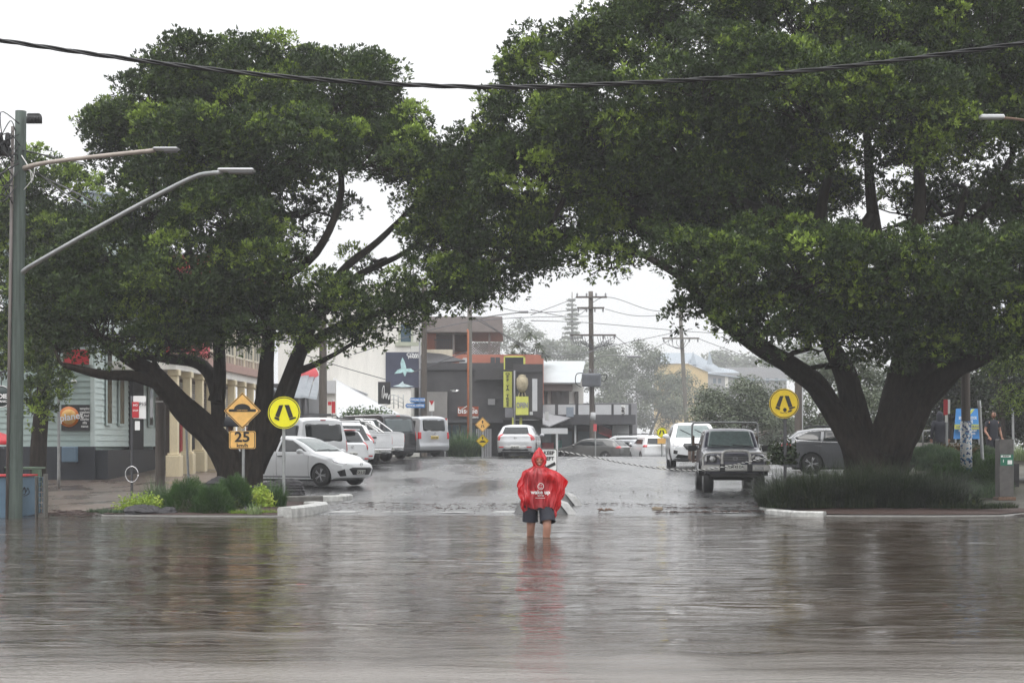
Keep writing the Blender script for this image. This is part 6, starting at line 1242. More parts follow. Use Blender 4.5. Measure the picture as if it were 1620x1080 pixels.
# right edge lamp reaching in from a pole just outside the frame
YR = 40.0; o, b = pole('street_lamp_pole', 'street lamp arm reaching in at the right edge over the big fig canopy', 1745, 60, 800, YR, .15, 'polewood', 'street lamp'); mb = MB(); q, _ = smooth_path([P(1745, 215, YR) - b, P(1680, 200, YR - .6) - b, P(1610, 189, YR - 1.2) - b, P(1575, 186, YR - 1.5) - b], [1] * 4, 4); mb.tube(q, .035, 8); mb.build('lamp_arm', M['rust'], o); mb = MB(); a_ = P(1550, 189, YR - 1.5) - b; c_ = P(1588, 182, YR - 1.5) - b; mb.box(Vector((a_.x, a_.y - .12, a_.z)), Vector((c_.x, a_.y + .12, c_.z)), .03); mb.build('lamp_head', M['panelw'], o)
# blue cabinet wall with red top in the water, lower left
o = thing('utility_enclosure', 'blue panelled enclosure with red top rail standing in water at lower left', 'enclosure', P(30, 820, 35.6)); b = o.location
mb = MB(b); mb.box(P(-60, 826, 35.3), P(57, 753, 36.4)); mb.build('panel', M['bluep'], o)
bx(M['red'], 'top_rail', o, b, (P(-60, 753.5, 35.25), P(60, 749.5, 36.42))); bx(M['kerb'], 'end_trim', o, b, (P(57, 826, 35.28), P(60, 753, 35.5)), (P(71.5, 826, 35.28), P(73, 749, 35.5)))
mb = MB(b)
for i in range(2):
    for j in range(7): mb.box(P(60.6 + i * 5.6, 761 + j * 8.3, 35.32), P(65.6 + i * 5.6, 753.6 + j * 8.3, 35.4), .008)
mb.build('tiles', M['glassb'], o); bx(M['kerb'], 'frame', o, b, (P(60, 826, 35.34), P(72, 812, 35.5))); 
mb = MB(b)
for sx0 in (30, 36): q, _ = smooth_path([P(sx0, 776, 35.28), P(sx0 + 3, 770, 35.28), P(sx0 + 5, 778, 35.28), P(sx0 + 8, 771, 35.28), P(sx0 + 10, 780, 35.28), P(sx0 + 2, 784, 35.28)], [1] * 6, 4); mb.tube(q, .008, 4)
mb.build('graffiti', M['text'], o)
bx(pm('tank green', (.10, .16, .10), .5), 'lid', thing('planter_bench', 'low green topped bench behind the blue enclosure at lower left', 'bench', P(50, 760, 46)), P(50, 760, 46), (P(-10, 742, 45), P(72, 738, 46.5)), (P(-10, 770, 45.3), P(20, 742, 45.5)), (P(50, 770, 45.3), P(66, 742, 45.5)))
# round shop sign at far left
o = thing('round_sign', 'dark round hanging sign with white lettering cut by the left frame edge', 'sign', P(2, 627, 40)); mb = MB(); mb.lathe([(.0, -.03), (.27, -.03), (.27, .03), (0, .03)], 32, 'y'); mb.build('disc', pm('dark green sign', (.03, .045, .045), .5, .1), o); mb = MB(); mb.tube([(.26 * math.cos(t * math.pi / 16), -.035, .26 * math.sin(t * math.pi / 16)) for t in range(33)], .009, 5); mb.build('rim', M['textw'], o)
text('INDIE', .15, M['textw'], o, (-.02, -.04, 0), bold=.03, sx=.9); text('ORGANIC', .075, M['textw'], o, (-.02, -.04, -.12), bold=.02, sx=1.0); mb = MB(); mb.cyl((0, 0, .27), (0, 0, .6), .012); mb.cyl((-.6, 0, .6), (.1, 0, .6), .02); mb.build('hanger', M['charc'], o)
o = thing('red_umbrella', 'red umbrella top with dark stall beneath at the far left behind the green pole', 'umbrella', P(2, 752, 44)); b = o.location; mb = MB(); mb.lathe([(.75, 0), (.6, .12), (.35, .26), (.05, .36)], 8, 'z', P(-8, 703, 44) - b); mb.build('canopy', M['red'], o); mb = MB(); mb.cyl(P(-8, 790, 44) - b, P(-8, 700, 44) - b, .025); mb.build('pole', M['steel'], o); mb = MB(); mb.box(P(-40, 765, 44.5) - b, P(8, 706, 45) - b, .05); mb.build('stall', M['navyc'], o)
# right hand side things
o, b = pole('parking_sign', 'red and white parking sign beside the hooded man on the right bank', 1498, 632, 742, 50, .035, 'steel', 'road sign'); plate_sign(o, b, P(1496, 644, 49.93), rrect(0, 0, .13, .47, .02), 'red'); plate_sign(o, b, P(1500.5, 643, 49.94), rrect(0, 0, .1, .44, .02), 'signW'); plate_sign(o, b, P(1497, 662, 49.93), rrect(0, 0, .08, .22, .01), 'signW')
o = thing('banner_sign', 'light blue A frame banner with yellow stripe on the right bank behind the mosaic pole', 'banner', P(1531, 696, 56)); b = o.location
mb = MB(b); q = [P(1509, 694, 56), P(1552, 694, 56), P(1549, 646, 56.1), P(1513, 646, 56.1)]; mb.add(q + [x + Vector((0, .05, 0)) for x in q], [(0, 1, 2, 3), (7, 6, 5, 4), (0, 4, 5, 1), (1, 5, 6, 2), (2, 6, 7, 3), (3, 7, 4, 0)]); mb.build('panel', M['lblue'], o)
bx(M['lime'], 'stripe', o, b, (P(1511, 678.5, 55.9), P(1551.5, 671, 55.97)))
for t_, py, s_, px, sx in (('BYRON VISITOR', 661, .135, 1531, .62), ('CENTRE', 667, .135, 1531, .7), ('EVERYTHING BYRON BAY', 681, .075, 1531, .7), ('TOURS AND TICKETS', 686, .075, 1531, .7), ('OPEN DAILY', 690.5, .075, 1531, .8)): text(t_, s_, M['textw'], o, P(px, py, 55.85) - b, bold=.03, sx=sx)
text('LUGGAGE STORAGE', .115, pm('deep blue lettering', (.01, .08, .3), .5, 0), o, P(1531, 674.8, 55.8) - b, bold=.02, sx=.72)
mb = MB(b); mb.prism([(P(1533, 0, 55.8).x, P(0, 655, 56).z), (P(1536, 0, 55.8).x, P(0, 655, 56).z), (P(1542, 0, 55.8).x, P(0, 647, 56).z), (P(1538, 0, 55.8).x, P(0, 647, 56).z), (P(1534.5, 0, 55.8).x, P(0, 652, 56).z)], 55.8, 55.86); mb.build('tick', M['lime'], o)
for px in (1512, 1549): mb = MB(b); mb.cyl(P(px, 712, 56.1), P(px, 690, 56.1), .025); mb.build('leg', M['steel'], o)
m_mos = bpy.data.materials.new('mosaic tile'); m_mos.use_nodes = True; n, l = m_mos.node_tree.nodes, m_mos.node_tree.links
vo = n.new('ShaderNodeTexVoronoi'); vo.inputs['Scale'].default_value = 20; r_ = n.new('ShaderNodeValToRGB'); r_.color_ramp.interpolation = 'CONSTANT'; e = r_.color_ramp.elements; e[0].color = (.5, .52, .52, 1); e[1].position = .45; e[1].color = (.02, .05, .14, 1); x = e.new(.7); x.color = (.08, .2, .35, 1); x = e.new(.85); x.color = (.6, .6, .58, 1)
tc = n.new('ShaderNodeTexCoord'); l.new(tc.outputs['Object'], vo.inputs['Vector']); sp_ = n.new('ShaderNodeSeparateColor'); l.new(vo.outputs['Color'], sp_.inputs[0]); l.new(sp_.outputs[0], r_.inputs[0]); l.new(r_.outputs[0], n['Principled BSDF'].inputs['Base Color']); n['Principled BSDF'].inputs['Roughness'].default_value = .25
o, b = pole('mosaic_pole', 'dark timber pole with blue and white mosaic lower half on the right bank', 1529, 560, 748, 44, .125, 'polewood', 'power pole', lean=-2, r1=.115); mb = MB(); mb.cyl(P(1529, 748, 44) - b, P(1528, 666, 44) - b, .16, .145, n=20); mb.M = Matrix(); ob = mb.build('mosaic_sleeve', m_mos, o)
pole('steel_post', 'leaning grey steel post between the mosaic pole and the man in the navy shirt', 1556, 633, 755, 44, .045, 'steel', lean=-7); pole('steel_post', 'slim pale post behind the dark info bollard at the right edge', 1603, 640, 700, 50, .035, 'panelw', lean=-1)
o = thing('info_bollard', 'tall dark square bollard with green information plate at the right edge', 'bollard', P(1592, 788, 40)); b = o.location; mb = MB(); mb.box((-.18, -.02, .03), (.18, .33, 1.44), .015); mb.build('column', M['stainl'], o); mb = MB(); mb.box((-.22, -.06, -.05), (.22, .37, .035), .01); mb.build('base_plate', M['rust'], o)
mb = MB(); mb.box((-.15, -.032, .80), (.16, -.022, 1.07)); f = mb.build('info_plate', M['greenp'], o); mb = MB(); mb.box((-.14, -.04, 1.0), (.10, -.033, 1.05)); mb.box((.02, -.04, .83), (.13, -.033, .93)); mb.build('label_patch', M['signW'], f); text('BYRON', .045, M['text'], f, (-.02, -.043, 1.025), bold=.02)
text('i', .1, M['textw'], f, (-.08, -.036, .91), bold=.03)
o = thing('handrail', 'galvanised handrail with bent end beside the steps left of the hooded man', 'handrail', P(1470, 700, 54)); b = o.location; mb = MB(); mb.tube([P(1460, 706, 54) - b, P(1460, 681, 54) - b, P(1470, 681, 54) - b, P(1486, 674, 55) - b], .03, 8); mb.tube([P(1480, 698, 54.5) - b, P(1480, 688, 54.5) - b], .03, 8); mb.build('rail', M['steel'], o)
pole('steel_post', 'short pale post left of the galvanised handrail on the right bank', 1448, 688, 712, 54, .03, 'panelw')
o = thing('low_wall', 'low concrete retaining wall behind the info bollard at the right edge', 'wall', P(1615, 720, 44)); b = o.location; mb = MB(b); mb.box(P(1596, 735, 46), P(1700, 722, 48)); mb.box(P(1460, 712, 57), P(1512, 700, 58.5)); mb.build('wall', M['conc'], o); bx(M['black'], 'post', o, b, (P(1598, 770, 43), P(1605, 733, 43.4)))
# rubbish bin like dark box right
# overhead cables
def cable(name, label, pts, r, mat='wire', group=None, twist=False):
    ps = [P(*p) for p in pts]; c = ps[0]; q, _ = smooth_path(ps, [1] * len(ps), 10); o = None
    if twist:
        root = thing(name, label, 'cable', c)
        L_ = 0; cum = [0]
        for i in range(1, len(q)): cum.append(cum[-1] + (q[i] - q[i - 1]).length)
        for k in range(3):
            fine = []
            for i in range(len(q) - 1):
                m_ = 8
                for j in range(m_):
                    t = j / m_; s_ = cum[i] + (cum[i + 1] - cum[i]) * t; a = s_ * 6.5 + k * 2.09; fine.append(q[i].lerp(q[i + 1], t) - c + Vector((0, math.cos(a) * r * .62, math.sin(a) * r * .62)))
            mb = MB(); mb.tube(fine, r * .5, 7); mb.build('strand', M[mat], root)
        return root
    mb = MB(c); mb.tube(q, r, 5); o = mb.build(name, M[mat]); o.location = c; return tag(o, label, 'cable', group)
cable('overhead_cable', 'thick black twisted overhead cable sagging across the whole street above both figs', [(-60, 54, 15.5), (0, 64, 15.4), (200, 93, 15.2), (400, 117, 15), (600, 132, 15), (800, 138, 15), (1000, 131.5, 15), (1200, 119, 15.2), (1400, 98, 15.4), (1620, 68, 15.6), (1690, 58, 15.7)], .021, 'cable', twist=True)
WL = [([(560, 560, 84), (742, 509, 88), (937, 500, 106)], 'wire running above the terrace building flat roof to the transformer pole'),
      ([(745, 470, 88), (830, 494, 96), (937, 488, 106)], 'wire dipping from the conduit pole top to the middle crossarm of the transformer pole'),
      ([(745, 500, 88), (800, 530, 92), (880, 563, 98), (1000, 540, 110), (1095, 520, 118)], 'long low wire sagging past the charcoal building roof toward the leaning misty pole'),
      ([(760, 505, 88), (850, 560, 97), (920, 562, 100), (975, 530, 106)], 'wire sagging from the grey conduit pole bracket to the lowest crossarm'),
      ([(840, 507, 80), (938, 511, 106), (1100, 525, 118), (1180, 527, 120)], 'straight wire passing behind the transformer pole just above its lowest crossarm'),
      ([(840, 498, 80), (912, 471, 106)], 'short wire rising to the left end of the top crossarm'),
      ([(840, 490, 80), (911, 500, 106), (958, 470, 106), (1040, 492, 112), (1130, 485, 118)], 'wire crossing the top crossarm of the transformer pole toward the right fig'),
      ([(958, 489, 106), (1020, 500, 112), (1130, 488, 120)], 'wire leaving the middle crossarm rightwards into the fig foliage'),
      ([(972, 531, 106), (1020, 555, 112), (1090, 520, 118)], 'wire slung between the lowest crossarm and the leaning misty pole'),
      ([(1106, 536, 118), (1170, 560, 125), (1250, 590, 135)], 'wire descending right from the leaning misty pole over the grey roofs'),
      ([(740, 555, 88), (650, 590, 88)], 'thin pale stay wire slanting over the charcoal wall left of the orange conduit'),
      ([(610, 600, 86), (540, 580, 86), (480, 560, 86)], 'wire slanting along the white sloping shop roof')]
for p, lab in WL: cable('overhead_wire', lab, p, .022 if 'stay' not in lab else .03, 'wire', 'thin wires strung between the far street poles')
for p, lab in (([(-40, 300, 34), (30, 258, 34.7)], 'thick grey cable coming in from the left edge to the green pole'), ([(36, 238, 34.8), (160, 262, 50), (330, 280, 70)], 'thin wire running right from the top of the green pole across the upper lamp arm'), ([(44, 262, 34.8), (110, 310, 46), (185, 350, 62)], 'dark service cable falling from the green pole to the gabled house, upper of two'), ([(40, 268, 34.8), (110, 300, 46), (178, 336, 62)], 'dark service cable falling from the green pole to the gabled house, lower of two')):
    cable('service_wire', lab, p, .02, 'cable', 'cables fixed to the green pole')

# ================================================================== PEOPLE
def sk_mesh(verts, edges, radii, sub=1):
    me = bpy.data.meshes.new('s'); me.from_pydata(verts, edges, []); o = bpy.data.objects.new('s', me); COL.objects.link(o)
    m = o.modifiers.new('k', 'SKIN'); m.use_smooth_shade = True; m2 = o.modifiers.new('u', 'SUBSURF'); m2.levels = sub; m2.render_levels = sub
    if not me.skin_vertices: me.attributes  # created by the modifier
    bpy.context.view_layer.update()
    for i, r in enumerate(radii):
        sv = me.skin_vertices[0].data[i]; sv.radius = r if isinstance(r, tuple) else (r, r); sv.use_root = (i == 0)
    bpy.context.view_layer.update(); dg = bpy.context.evaluated_depsgraph_get()
    out = bpy.data.meshes.new_from_object(o.evaluated_get(dg)); bpy.data.objects.remove(o); return out
def head_mesh(c, yaw=0, pitch=0, s=1.0, smile=True):
    bm = bmesh.new(); bmesh.ops.create_icosphere(bm, subdivisions=5, radius=1)
    for v in bm.verts:
        x, y, z = v.co; fy = max(0, -y)
        X = x * .076; Yv = y * .097; Z = z * .118
        if z < 0: X *= 1 - .34 * (-z) ** 1.5; Yv *= 1 - .18 * (-z) ** 1.3 if y < 0 else 1 - .35 * (-z)
        X *= 1 - .10 * max(0, fy - .5)
        g = lambda a, b_, w1, w2: math.exp(-((X - a) / w1) ** 2 - ((Z - b_) / w2) ** 2) * (fy > .2)
        Yv -= .020 * g(0, -.022, .011, .016) + .012 * g(0, 0, .008, .022) + .006 * g(0, .03, .05, .012) + .010 * g(0, -.100, .02, .014)
        Yv += .012 * (g(.030, .006, .014, .011) + g(-.030, .006, .014, .011)) + .005 * g(0, -.045, .02, .006)
        Yv -= .006 * g(0, -.055, .02, .007) + .006 * g(0, -.07, .018, .006) + .006 * (g(.04, -.03, .018, .02) + g(-.04, -.03, .018, .02))
        v.co = (X, Yv, Z)
    vs = [v.co.copy() for v in bm.verts]; fs = [tuple(x.index for x in f.verts) for f in bm.faces]; bm.free()
    parts = [(vs, fs, 0)]
    def blob(cx, cy, cz, rx, ry, rz_, mi, rotz=0):
        b2 = bmesh.new(); bmesh.ops.create_uvsphere(b2, u_segments=14, v_segments=9, radius=1)
        q = []
        for v in b2.verts:
            p = Vector((v.co.x * rx, v.co.y * ry, v.co.z * rz_)); p.rotate(Matrix.Rotation(rotz, 3, 'Z')); q.append(p + Vector((cx, cy, cz)))
        parts.append((q, [tuple(x.index for x in f.verts) for f in b2.faces], mi)); b2.free()
    for sd in (-1, 1):
        blob(sd * .030, -.077, .006, .013, .008, .0075, 1); blob(sd * .076, .008, -.01, .010, .020, .032, 0, sd * .3); blob(sd * .031, -.088, .026, .017, .005, .0035, 2)
    if smile: blob(0, -.0865, -.060, .024, .006, .0085, 3); blob(0, -.0905, -.059, .019, .0035, .0052, 4)
    else: blob(0, -.088, -.060, .020, .005, .004, 3)
    Mx = Matrix.Translation(c) @ Matrix.Rotation(yaw, 4, 'Z') @ Matrix.Rotation(pitch, 4, 'X') @ Matrix.Scale(s, 4)
    return [([Mx @ v for v in vs], fs, mi) for vs, fs, mi in parts], Mx
def hand_chain(wr, d, palm_n, curl, side):
    """palm and five fingers from the wrist wr, pointing along d"""
    d = Vector(d).normalized(); nrm = Vector(palm_n).normalized(); lat = d.cross(nrm).normalized() * side
    V = [wr, wr + d * .05, wr + d * .085]; E = [(0, 1), (1, 2)]; R = [(.026, .020), (.034, .017), (.036, .015)]
    chains = []
    for k, (off, ln) in enumerate(((-.030, .062), (-.010, .072), (.010, .068), (.028, .052))):
        p = wr + d * .085 + lat * off; a = 0; c = [p - d * .03 + lat * 0]; c.append(p)
        for seg in range(3):
            a += curl * (.5 + .3 * k * .3); dd = d * math.cos(a) + nrm * math.sin(a); p = p + dd * ln * (.42, .32, .26)[seg]; c.append(p)
        chains.append((c, [.0095, .0095, .009, .0085, .0075]))
    p = wr + d * .03 - lat * .028; q = (d * .55 - lat * .75 + nrm * .25).normalized(); c = [wr + d * .02 - lat * .012, p, p + q * .034, p + q * .034 + (d * .85 - lat * .2 + nrm * .3).normalized() * .028]; chains.append((c, [.013, .012, .0105, .009]))
    return V, E, R, chains
def human(name, label, loc, rz, J, hair=True, yaw=0, pitch=0, smile=False, hands=None, skin='skin', s=1.0, group=None, lk=1.0):
    root = thing(name, label, 'person', loc, rz, group)
    keys = ['pelvis', 'waist', 'chest', 'nb', 'neck']; V = [J[k] for k in keys]; E = [(0, 1), (1, 2), (2, 3), (3, 4)]; R = [(.145, .105), (.130, .095), (.155, .108), (.085, .065), (.052, .055)]
    def chain(start, pts, rr):
        p = start
        for q, r in zip(pts, rr): V.append(q); R.append(r); E.append((p, len(V) - 1)); p = len(V) - 1
        return p
    for sd in 'LR':
        hp, kn, an, to = J['hip' + sd], J['knee' + sd], J['ankle' + sd], J['toe' + sd]; hp, kn, an = Vector(hp), Vector(kn), Vector(an)
        cf = kn.lerp(an, .3) + Vector((0, .02, 0)); chain(0, [hp, hp.lerp(kn, .5), kn, cf, an, Vector(an) + Vector((0, .02, -.05)), to], [.088 * lk, .078 * lk, .056 * lk, .056 * lk, .036 * lk, .038, (.040, .028)])
        sh, el, wr = Vector(J['sh' + sd]), Vector(J['el' + sd]), Vector(J['wr' + sd])
        chain(2, [sh, sh.lerp(el, .45), el, el.lerp(wr, .35), wr], [.062, .050, .040, .039, .025])
    me = sk_mesh([tuple(v) for v in V], E, R, 2)
    mb = MB(); mb.add([v.co.copy() for v in me.vertices], [tuple(p.vertices) for p in me.polygons], True)
    for sd in 'LR':
        wr = Vector(J['wr' + sd]); el = Vector(J['el' + sd]); h = (hands or {}).get(sd, {}); d = Vector(h.get('d', (wr - el))); nn = h.get('n', (0, 1, 0) if abs(d.normalized().y) < .8 else (0, 0, -1))
        v2, e2, r2_, ch = hand_chain(wr - d.normalized() * .01, d, nn, h.get('curl', .35), 1 if sd == 'R' else -1); m2 = sk_mesh([tuple(v) for v in v2], e2, r2_, 1); mb.add([v.co.copy() for v in m2.vertices], [tuple(p.vertices) for p in m2.polygons], True)
        for c, rr in ch: mb.tube(c, rr, 8)
    hc = Vector(J['head']); parts, Mx = head_mesh(hc, yaw, pitch, s, smile)
    for vs, fs, mi in parts: mb.mat = mi; mb.add(vs, fs, True)
    mb.mat = 0; mb.build('body', [M[skin], M['eyew'], M['hair'], M['lips'], M['teeth']], root)
    if hair:
        bm = bmesh.new(); bmesh.ops.create_icosphere(bm, subdivisions=4, radius=1); vs = []
        for v in bm.verts:
            x, y, z = v.co; k = 1 + .04 * math.sin(x * 19 + z * 13) * math.sin(y * 17); vs.append(Mx @ Vector((x * .084 * k, y * .102 * k + .010, z * .115 * k + .016)))
        fs = [tuple(x.index for x in f.verts) for f in bm.faces if not (sum(v.co.y for v in f.verts) / 3 < -.30 and sum(v.co.z for v in f.verts) / 3 < .45) and sum(v.co.z for v in f.verts) / 3 > -.45]; bm.free()
        m_ = MB(); m_.add(vs, fs, True); m_.build('hair', M['hair'], root)
    return root
def ringloft(mb, rings, n=28, noise=0, close=False, seed=0):
    """rings: (cx,cy,z,rx,ry)"""
    vs = []
    for i, (cx, cy, z, rx, ry) in enumerate(rings):
        for j in range(n):
            a = 2 * math.pi * j / n; k = 1 + noise * (math.sin(a * 5 + i * .9 + seed) * .6 + math.sin(a * 9 - i * 1.3 + seed) * .4)
            vs.append((cx + rx * math.cos(a) * k, cy + ry * math.sin(a) * k, z + noise * .1 * math.sin(a * 4 + i)))
    fs = [(i * n + j, i * n + (j + 1) % n, (i + 1) * n + (j + 1) % n, (i + 1) * n + j) for i in range(len(rings) - 1) for j in range(n)]
    if close: fs += [tuple(range(n - 1, -1, -1)), tuple(range((len(rings) - 1) * n, len(rings) * n))]
    return mb.add(vs, fs, True)
def limbtube(mb, a, b, r0, r1, n=16, noise=.06, segs=7, seed=0):
    a = Vector(a); b = Vector(b); pts = [a.lerp(b, i / segs) for i in range(segs + 1)]; mb.tube(pts, [(r0 + (r1 - r0) * i / segs) * (1 + noise * math.sin(i * 2.1 + seed)) for i in range(segs + 1)], n, cap=False)
def shorts(root, J, mat='navyc', hem=.55, wz=1.0, flare=.115):
    mb = MB(); ringloft(mb, [(0, 0, wz, .155, .115), (0, 0, wz - .08, .172, .125), (0, 0, .86, .185, .13), (0, 0, .80, .175, .12)], noise=.03)
    for sd in 'LR':
        hp = Vector(J['hip' + sd]); kn = Vector(J['knee' + sd]); t = (hp.z - hem) / (hp.z - kn.z); e = hp.lerp(kn, min(1, t)); mb.tube([hp + Vector((0, 0, .03)), hp.lerp(e, .35), hp.lerp(e, .7), e], [.105, .112, .116, flare + .004], 18, cap=False)
    return mb.build('shorts', M[mat], root)
def tee(root, J, mat, hem=.92, sleeve=.55, name='shirt', k=1.0, full=False):
    mb = MB(); ringloft(mb, [(0, 0, hem, .172 * k, .128 * k), (0, 0, 1.02, .160 * k, .122 * k), (0, 0, 1.15, .155 * k, .12 * k), (0, 0, 1.28, .178 * k, .128 * k), (0, 0, 1.38, .188 * k, .125 * k), (0, .0, 1.455, .165 * k, .10 * k), (0, .0, 1.50, .085, .075), (0, 0, 1.515, .065, .065)], noise=.025)
    for sd in 'LR':
        sh, el, wr = Vector(J['sh' + sd]), Vector(J['el' + sd]), Vector(J['wr' + sd])
        if full: mb.tube([sh + Vector((-.03 if sh.x > 0 else .03, 0, 0)), sh, sh.lerp(el, .5), el, el.lerp(wr, .5), wr], [.075, .08, .068, .06, .052, .042], 14, cap=False)
        else: mb.tube([sh + Vector((-.04 if sh.x > 0 else .04, 0, .0)), sh, sh.lerp(el, .35), sh.lerp(el, sleeve)], [.055, .066, .062, .066], 14, cap=False)
    return mb.build(name, M[mat], root)
def std(**k):
    J = dict(pelvis=(0, 0, .95), waist=(0, 0, 1.10), chest=(0, 0, 1.30), nb=(0, .01, 1.47), neck=(0, 0, 1.54), head=(0, -.02, 1.665),
             hipL=(.10, 0, .90), hipR=(-.10, 0, .90), kneeL=(.11, -.01, .50), kneeR=(-.11, -.01, .50), ankleL=(.11, .02, .09), ankleR=(-.11, .02, .09), toeL=(.12, -.14, .03), toeR=(-.12, -.14, .03),
             shL=(.19, 0, 1.43), shR=(-.19, 0, 1.43), elL=(.25, .02, 1.14), elR=(-.25, .02, 1.14), wrL=(.26, -.05, .90), wrR=(-.26, -.05, .90)); J.update(k); return J
# --- the wader in the red poncho (frame: picture-left = -x)
ph = Vector((pxX(851.5, 28), 28, -.35))
J = std(kneeL=(.15, -.16, .53), kneeR=(-.125, .04, .49), ankleL=(.12, -.06, .10), ankleR=(-.14, .20, .12), toeL=(.13, -.2, .04), toeR=(-.15, .08, .03), hipL=(.115, 0, .90), hipR=(-.115, 0, .90), shL=(.165, 0, 1.40), shR=(-.16, 0, 1.395), elL=(.40, .00, 1.20), wrL=(.23, -.13, 1.35), elR=(-.27, .03, 1.14), wrR=(-.20, -.05, 1.0), head=(.015, -.035, 1.645), neck=(.005, -.01, 1.53))
w_ = human('person', 'smiling man in red hooded rain poncho and navy shorts wading through the brown flood water', ph, 0, J, hair=True, yaw=.06, pitch=.02, smile=True, hands={'L': dict(d=(-.75, -.08, .3), n=(0, 1, -.2), curl=.5), 'R': dict(d=(.6, -.25, -.5), n=(.3, .8, 0), curl=.5)}, lk=1.28)
o = shorts(w_, J, hem=.60, wz=.98, flare=.116); o.scale = (1.12, 1.08, 1); mb = MB(); mb.box((.205, -.128, .655), (.235, -.120, .672)); mb.build('logo_patch', M['textw'], o)
tee(w_, J, 'shirt', hem=.86)
m_pon = bpy.data.materials.new('thin red plastic'); m_pon.use_nodes = True; n, l = m_pon.node_tree.nodes, m_pon.node_tree.links; pb = n['Principled BSDF']; pb.inputs['Roughness'].default_value = .13; pb.inputs['Specular IOR Level'].default_value = .9
tr = n.new('ShaderNodeBsdfTranslucent'); tr.inputs[0].default_value = (1, .04, .06, 1); tp = n.new('ShaderNodeBsdfTransparent'); tp.inputs[0].default_value = (1, .18, .2, 1)
m1 = n.new('ShaderNodeMixShader'); m1.inputs[0].default_value = .42; m2 = n.new('ShaderNodeMixShader'); m2.inputs[0].default_value = .36
tn = n.new('ShaderNodeTexNoise'); tn.inputs['Scale'].default_value = 8; tn.inputs['Detail'].default_value = 5; tn.inputs['Distortion'].default_value = .7; tcc = n.new('ShaderNodeTexCoord'); mpp = n.new('ShaderNodeMapping'); mpp.inputs['Scale'].default_value = (2.0, 1, .45); l.new(tcc.outputs['Object'], mpp.inputs[0]); l.new(mpp.outputs[0], tn.inputs['Vector'])
bpp = n.new('ShaderNodeBump'); bpp.inputs['Strength'].default_value = .9; bpp.inputs['Distance'].default_value = .03; l.new(tn.outputs['Fac'], bpp.inputs['Height'])
cw = n.new('ShaderNodeValToRGB'); cw.color_ramp.elements[0].position = .40; cw.color_ramp.elements[0].color = (.62, .008, .02, 1); cw.color_ramp.elements[1].position = .74; cw.color_ramp.elements[1].color = (.92, .13, .15, 1); l.new(tn.outputs['Fac'], cw.inputs[0]); l.new(cw.outputs[0], pb.inputs['Base Color'])
ct = n.new('ShaderNodeMapRange'); ct.inputs['From Min'].default_value = .4; ct.inputs['From Max'].default_value = .65; ct.inputs['To Min'].default_value = .48; ct.inputs['To Max'].default_value = .12; l.new(tn.outputs['Fac'], ct.inputs[0]); l.new(ct.outputs[0], m2.inputs[0]); l.new(bpp.outputs[0], pb.inputs['Normal'])
l.new(pb.outputs[0], m1.inputs[1]); l.new(tr.outputs[0], m1.inputs[2]); l.new(m1.outputs[0], m2.inputs[1]); l.new(tp.outputs[0], m2.inputs[2]); l.new(m2.outputs[0], n['Material Output'].inputs[0])
LZ = [(.60, -.20), (.66, -.23), (.72, -.25), (.87, -.284), (1.04, -.32), (1.12, -.345), (1.19, -.365), (1.28, -.335), (1.38, -.295), (1.45, -.262), (1.485, -.20), (1.52, -.11), (1.56, -.085)]
RZ = [(.60, .22), (.64, .26), (.70, .30), (.83, .35), (.95, .395), (1.10, .445), (1.20, .48), (1.29, .497), (1.36, .45), (1.42, .37), (1.47, .28), (1.50, .19), (1.53, .12), (1.56, .10)]
nA, nT = 168, 40; vs = []
for i in range(nT + 1):
    for j in range(nA):
        a = 2 * math.pi * j / nA; ca, sa = math.cos(a), math.sin(a); t = i / nT
        side = abs(ca) ** 2.2; hem = .83 - (.23 if ca > 0 else .12) * max(0, side - .35) / .65 + .012 * math.sin(a * 11) + .008 * math.sin(a * 23 + 1)
        hem += .03 * max(0, sa)
        z = 1.56 + (hem - 1.56) * (t ** .92)
        xl = float(np.interp(z, [p[0] for p in LZ], [p[1] for p in LZ])); xr = float(np.interp(z, [p[0] for p in RZ], [p[1] for p in RZ])); cx = (xl + xr) / 2 * (1 - .0); hw = (xr - xl) / 2
        f1 = math.sin(a * 13 + 4 * t + math.sin(z * 9)) * .5 + math.sin(a * 29 - 3 * z) * .3 + math.sin(a * 7 + z * 14) * .4
        am = .006 + .018 * min(1, t * 1.6)
        x = cx + hw * (abs(ca) ** .82) * (1 if ca > 0 else -1)
        dep = (.125 + .035 * math.sin(min(1, t * 2) * 1.57)) * (1 - .55 * max(0, abs(ca) - .55) / .45)
        if z > 1.42: dep *= max(.62, 1 - (z - 1.42) * 2.9)
        y = dep * (abs(sa) ** .9) * (1 if sa > 0 else -1) + am * f1 * (1.6 if abs(ca) > .6 else 1)
        bump = math.exp(-((x - .19) / .10) ** 2 - ((z - 1.40) / .09) ** 2)
        if sa < 0: y -= .10 * bump
        bump = math.exp(-((x + .25) / .09) ** 2 - ((z - .98) / .10) ** 2)
        if sa < 0: y -= .07 * bump
        x += am * .9 * math.sin(z * 31 + a * 5) * (abs(ca) > .75)
        vs.append((x, y, z))
fs = [(i * nA + j, i * nA + (j + 1) % nA, (i + 1) * nA + (j + 1) % nA, (i + 1) * nA + j) for i in range(nT) for j in range(nA)]
mb = MB(); mb.add(vs, fs, True); pon = mb.build('poncho', m_pon, w_); bv = BVHTree.FromPolygons([Vector(v) for v in vs], fs)
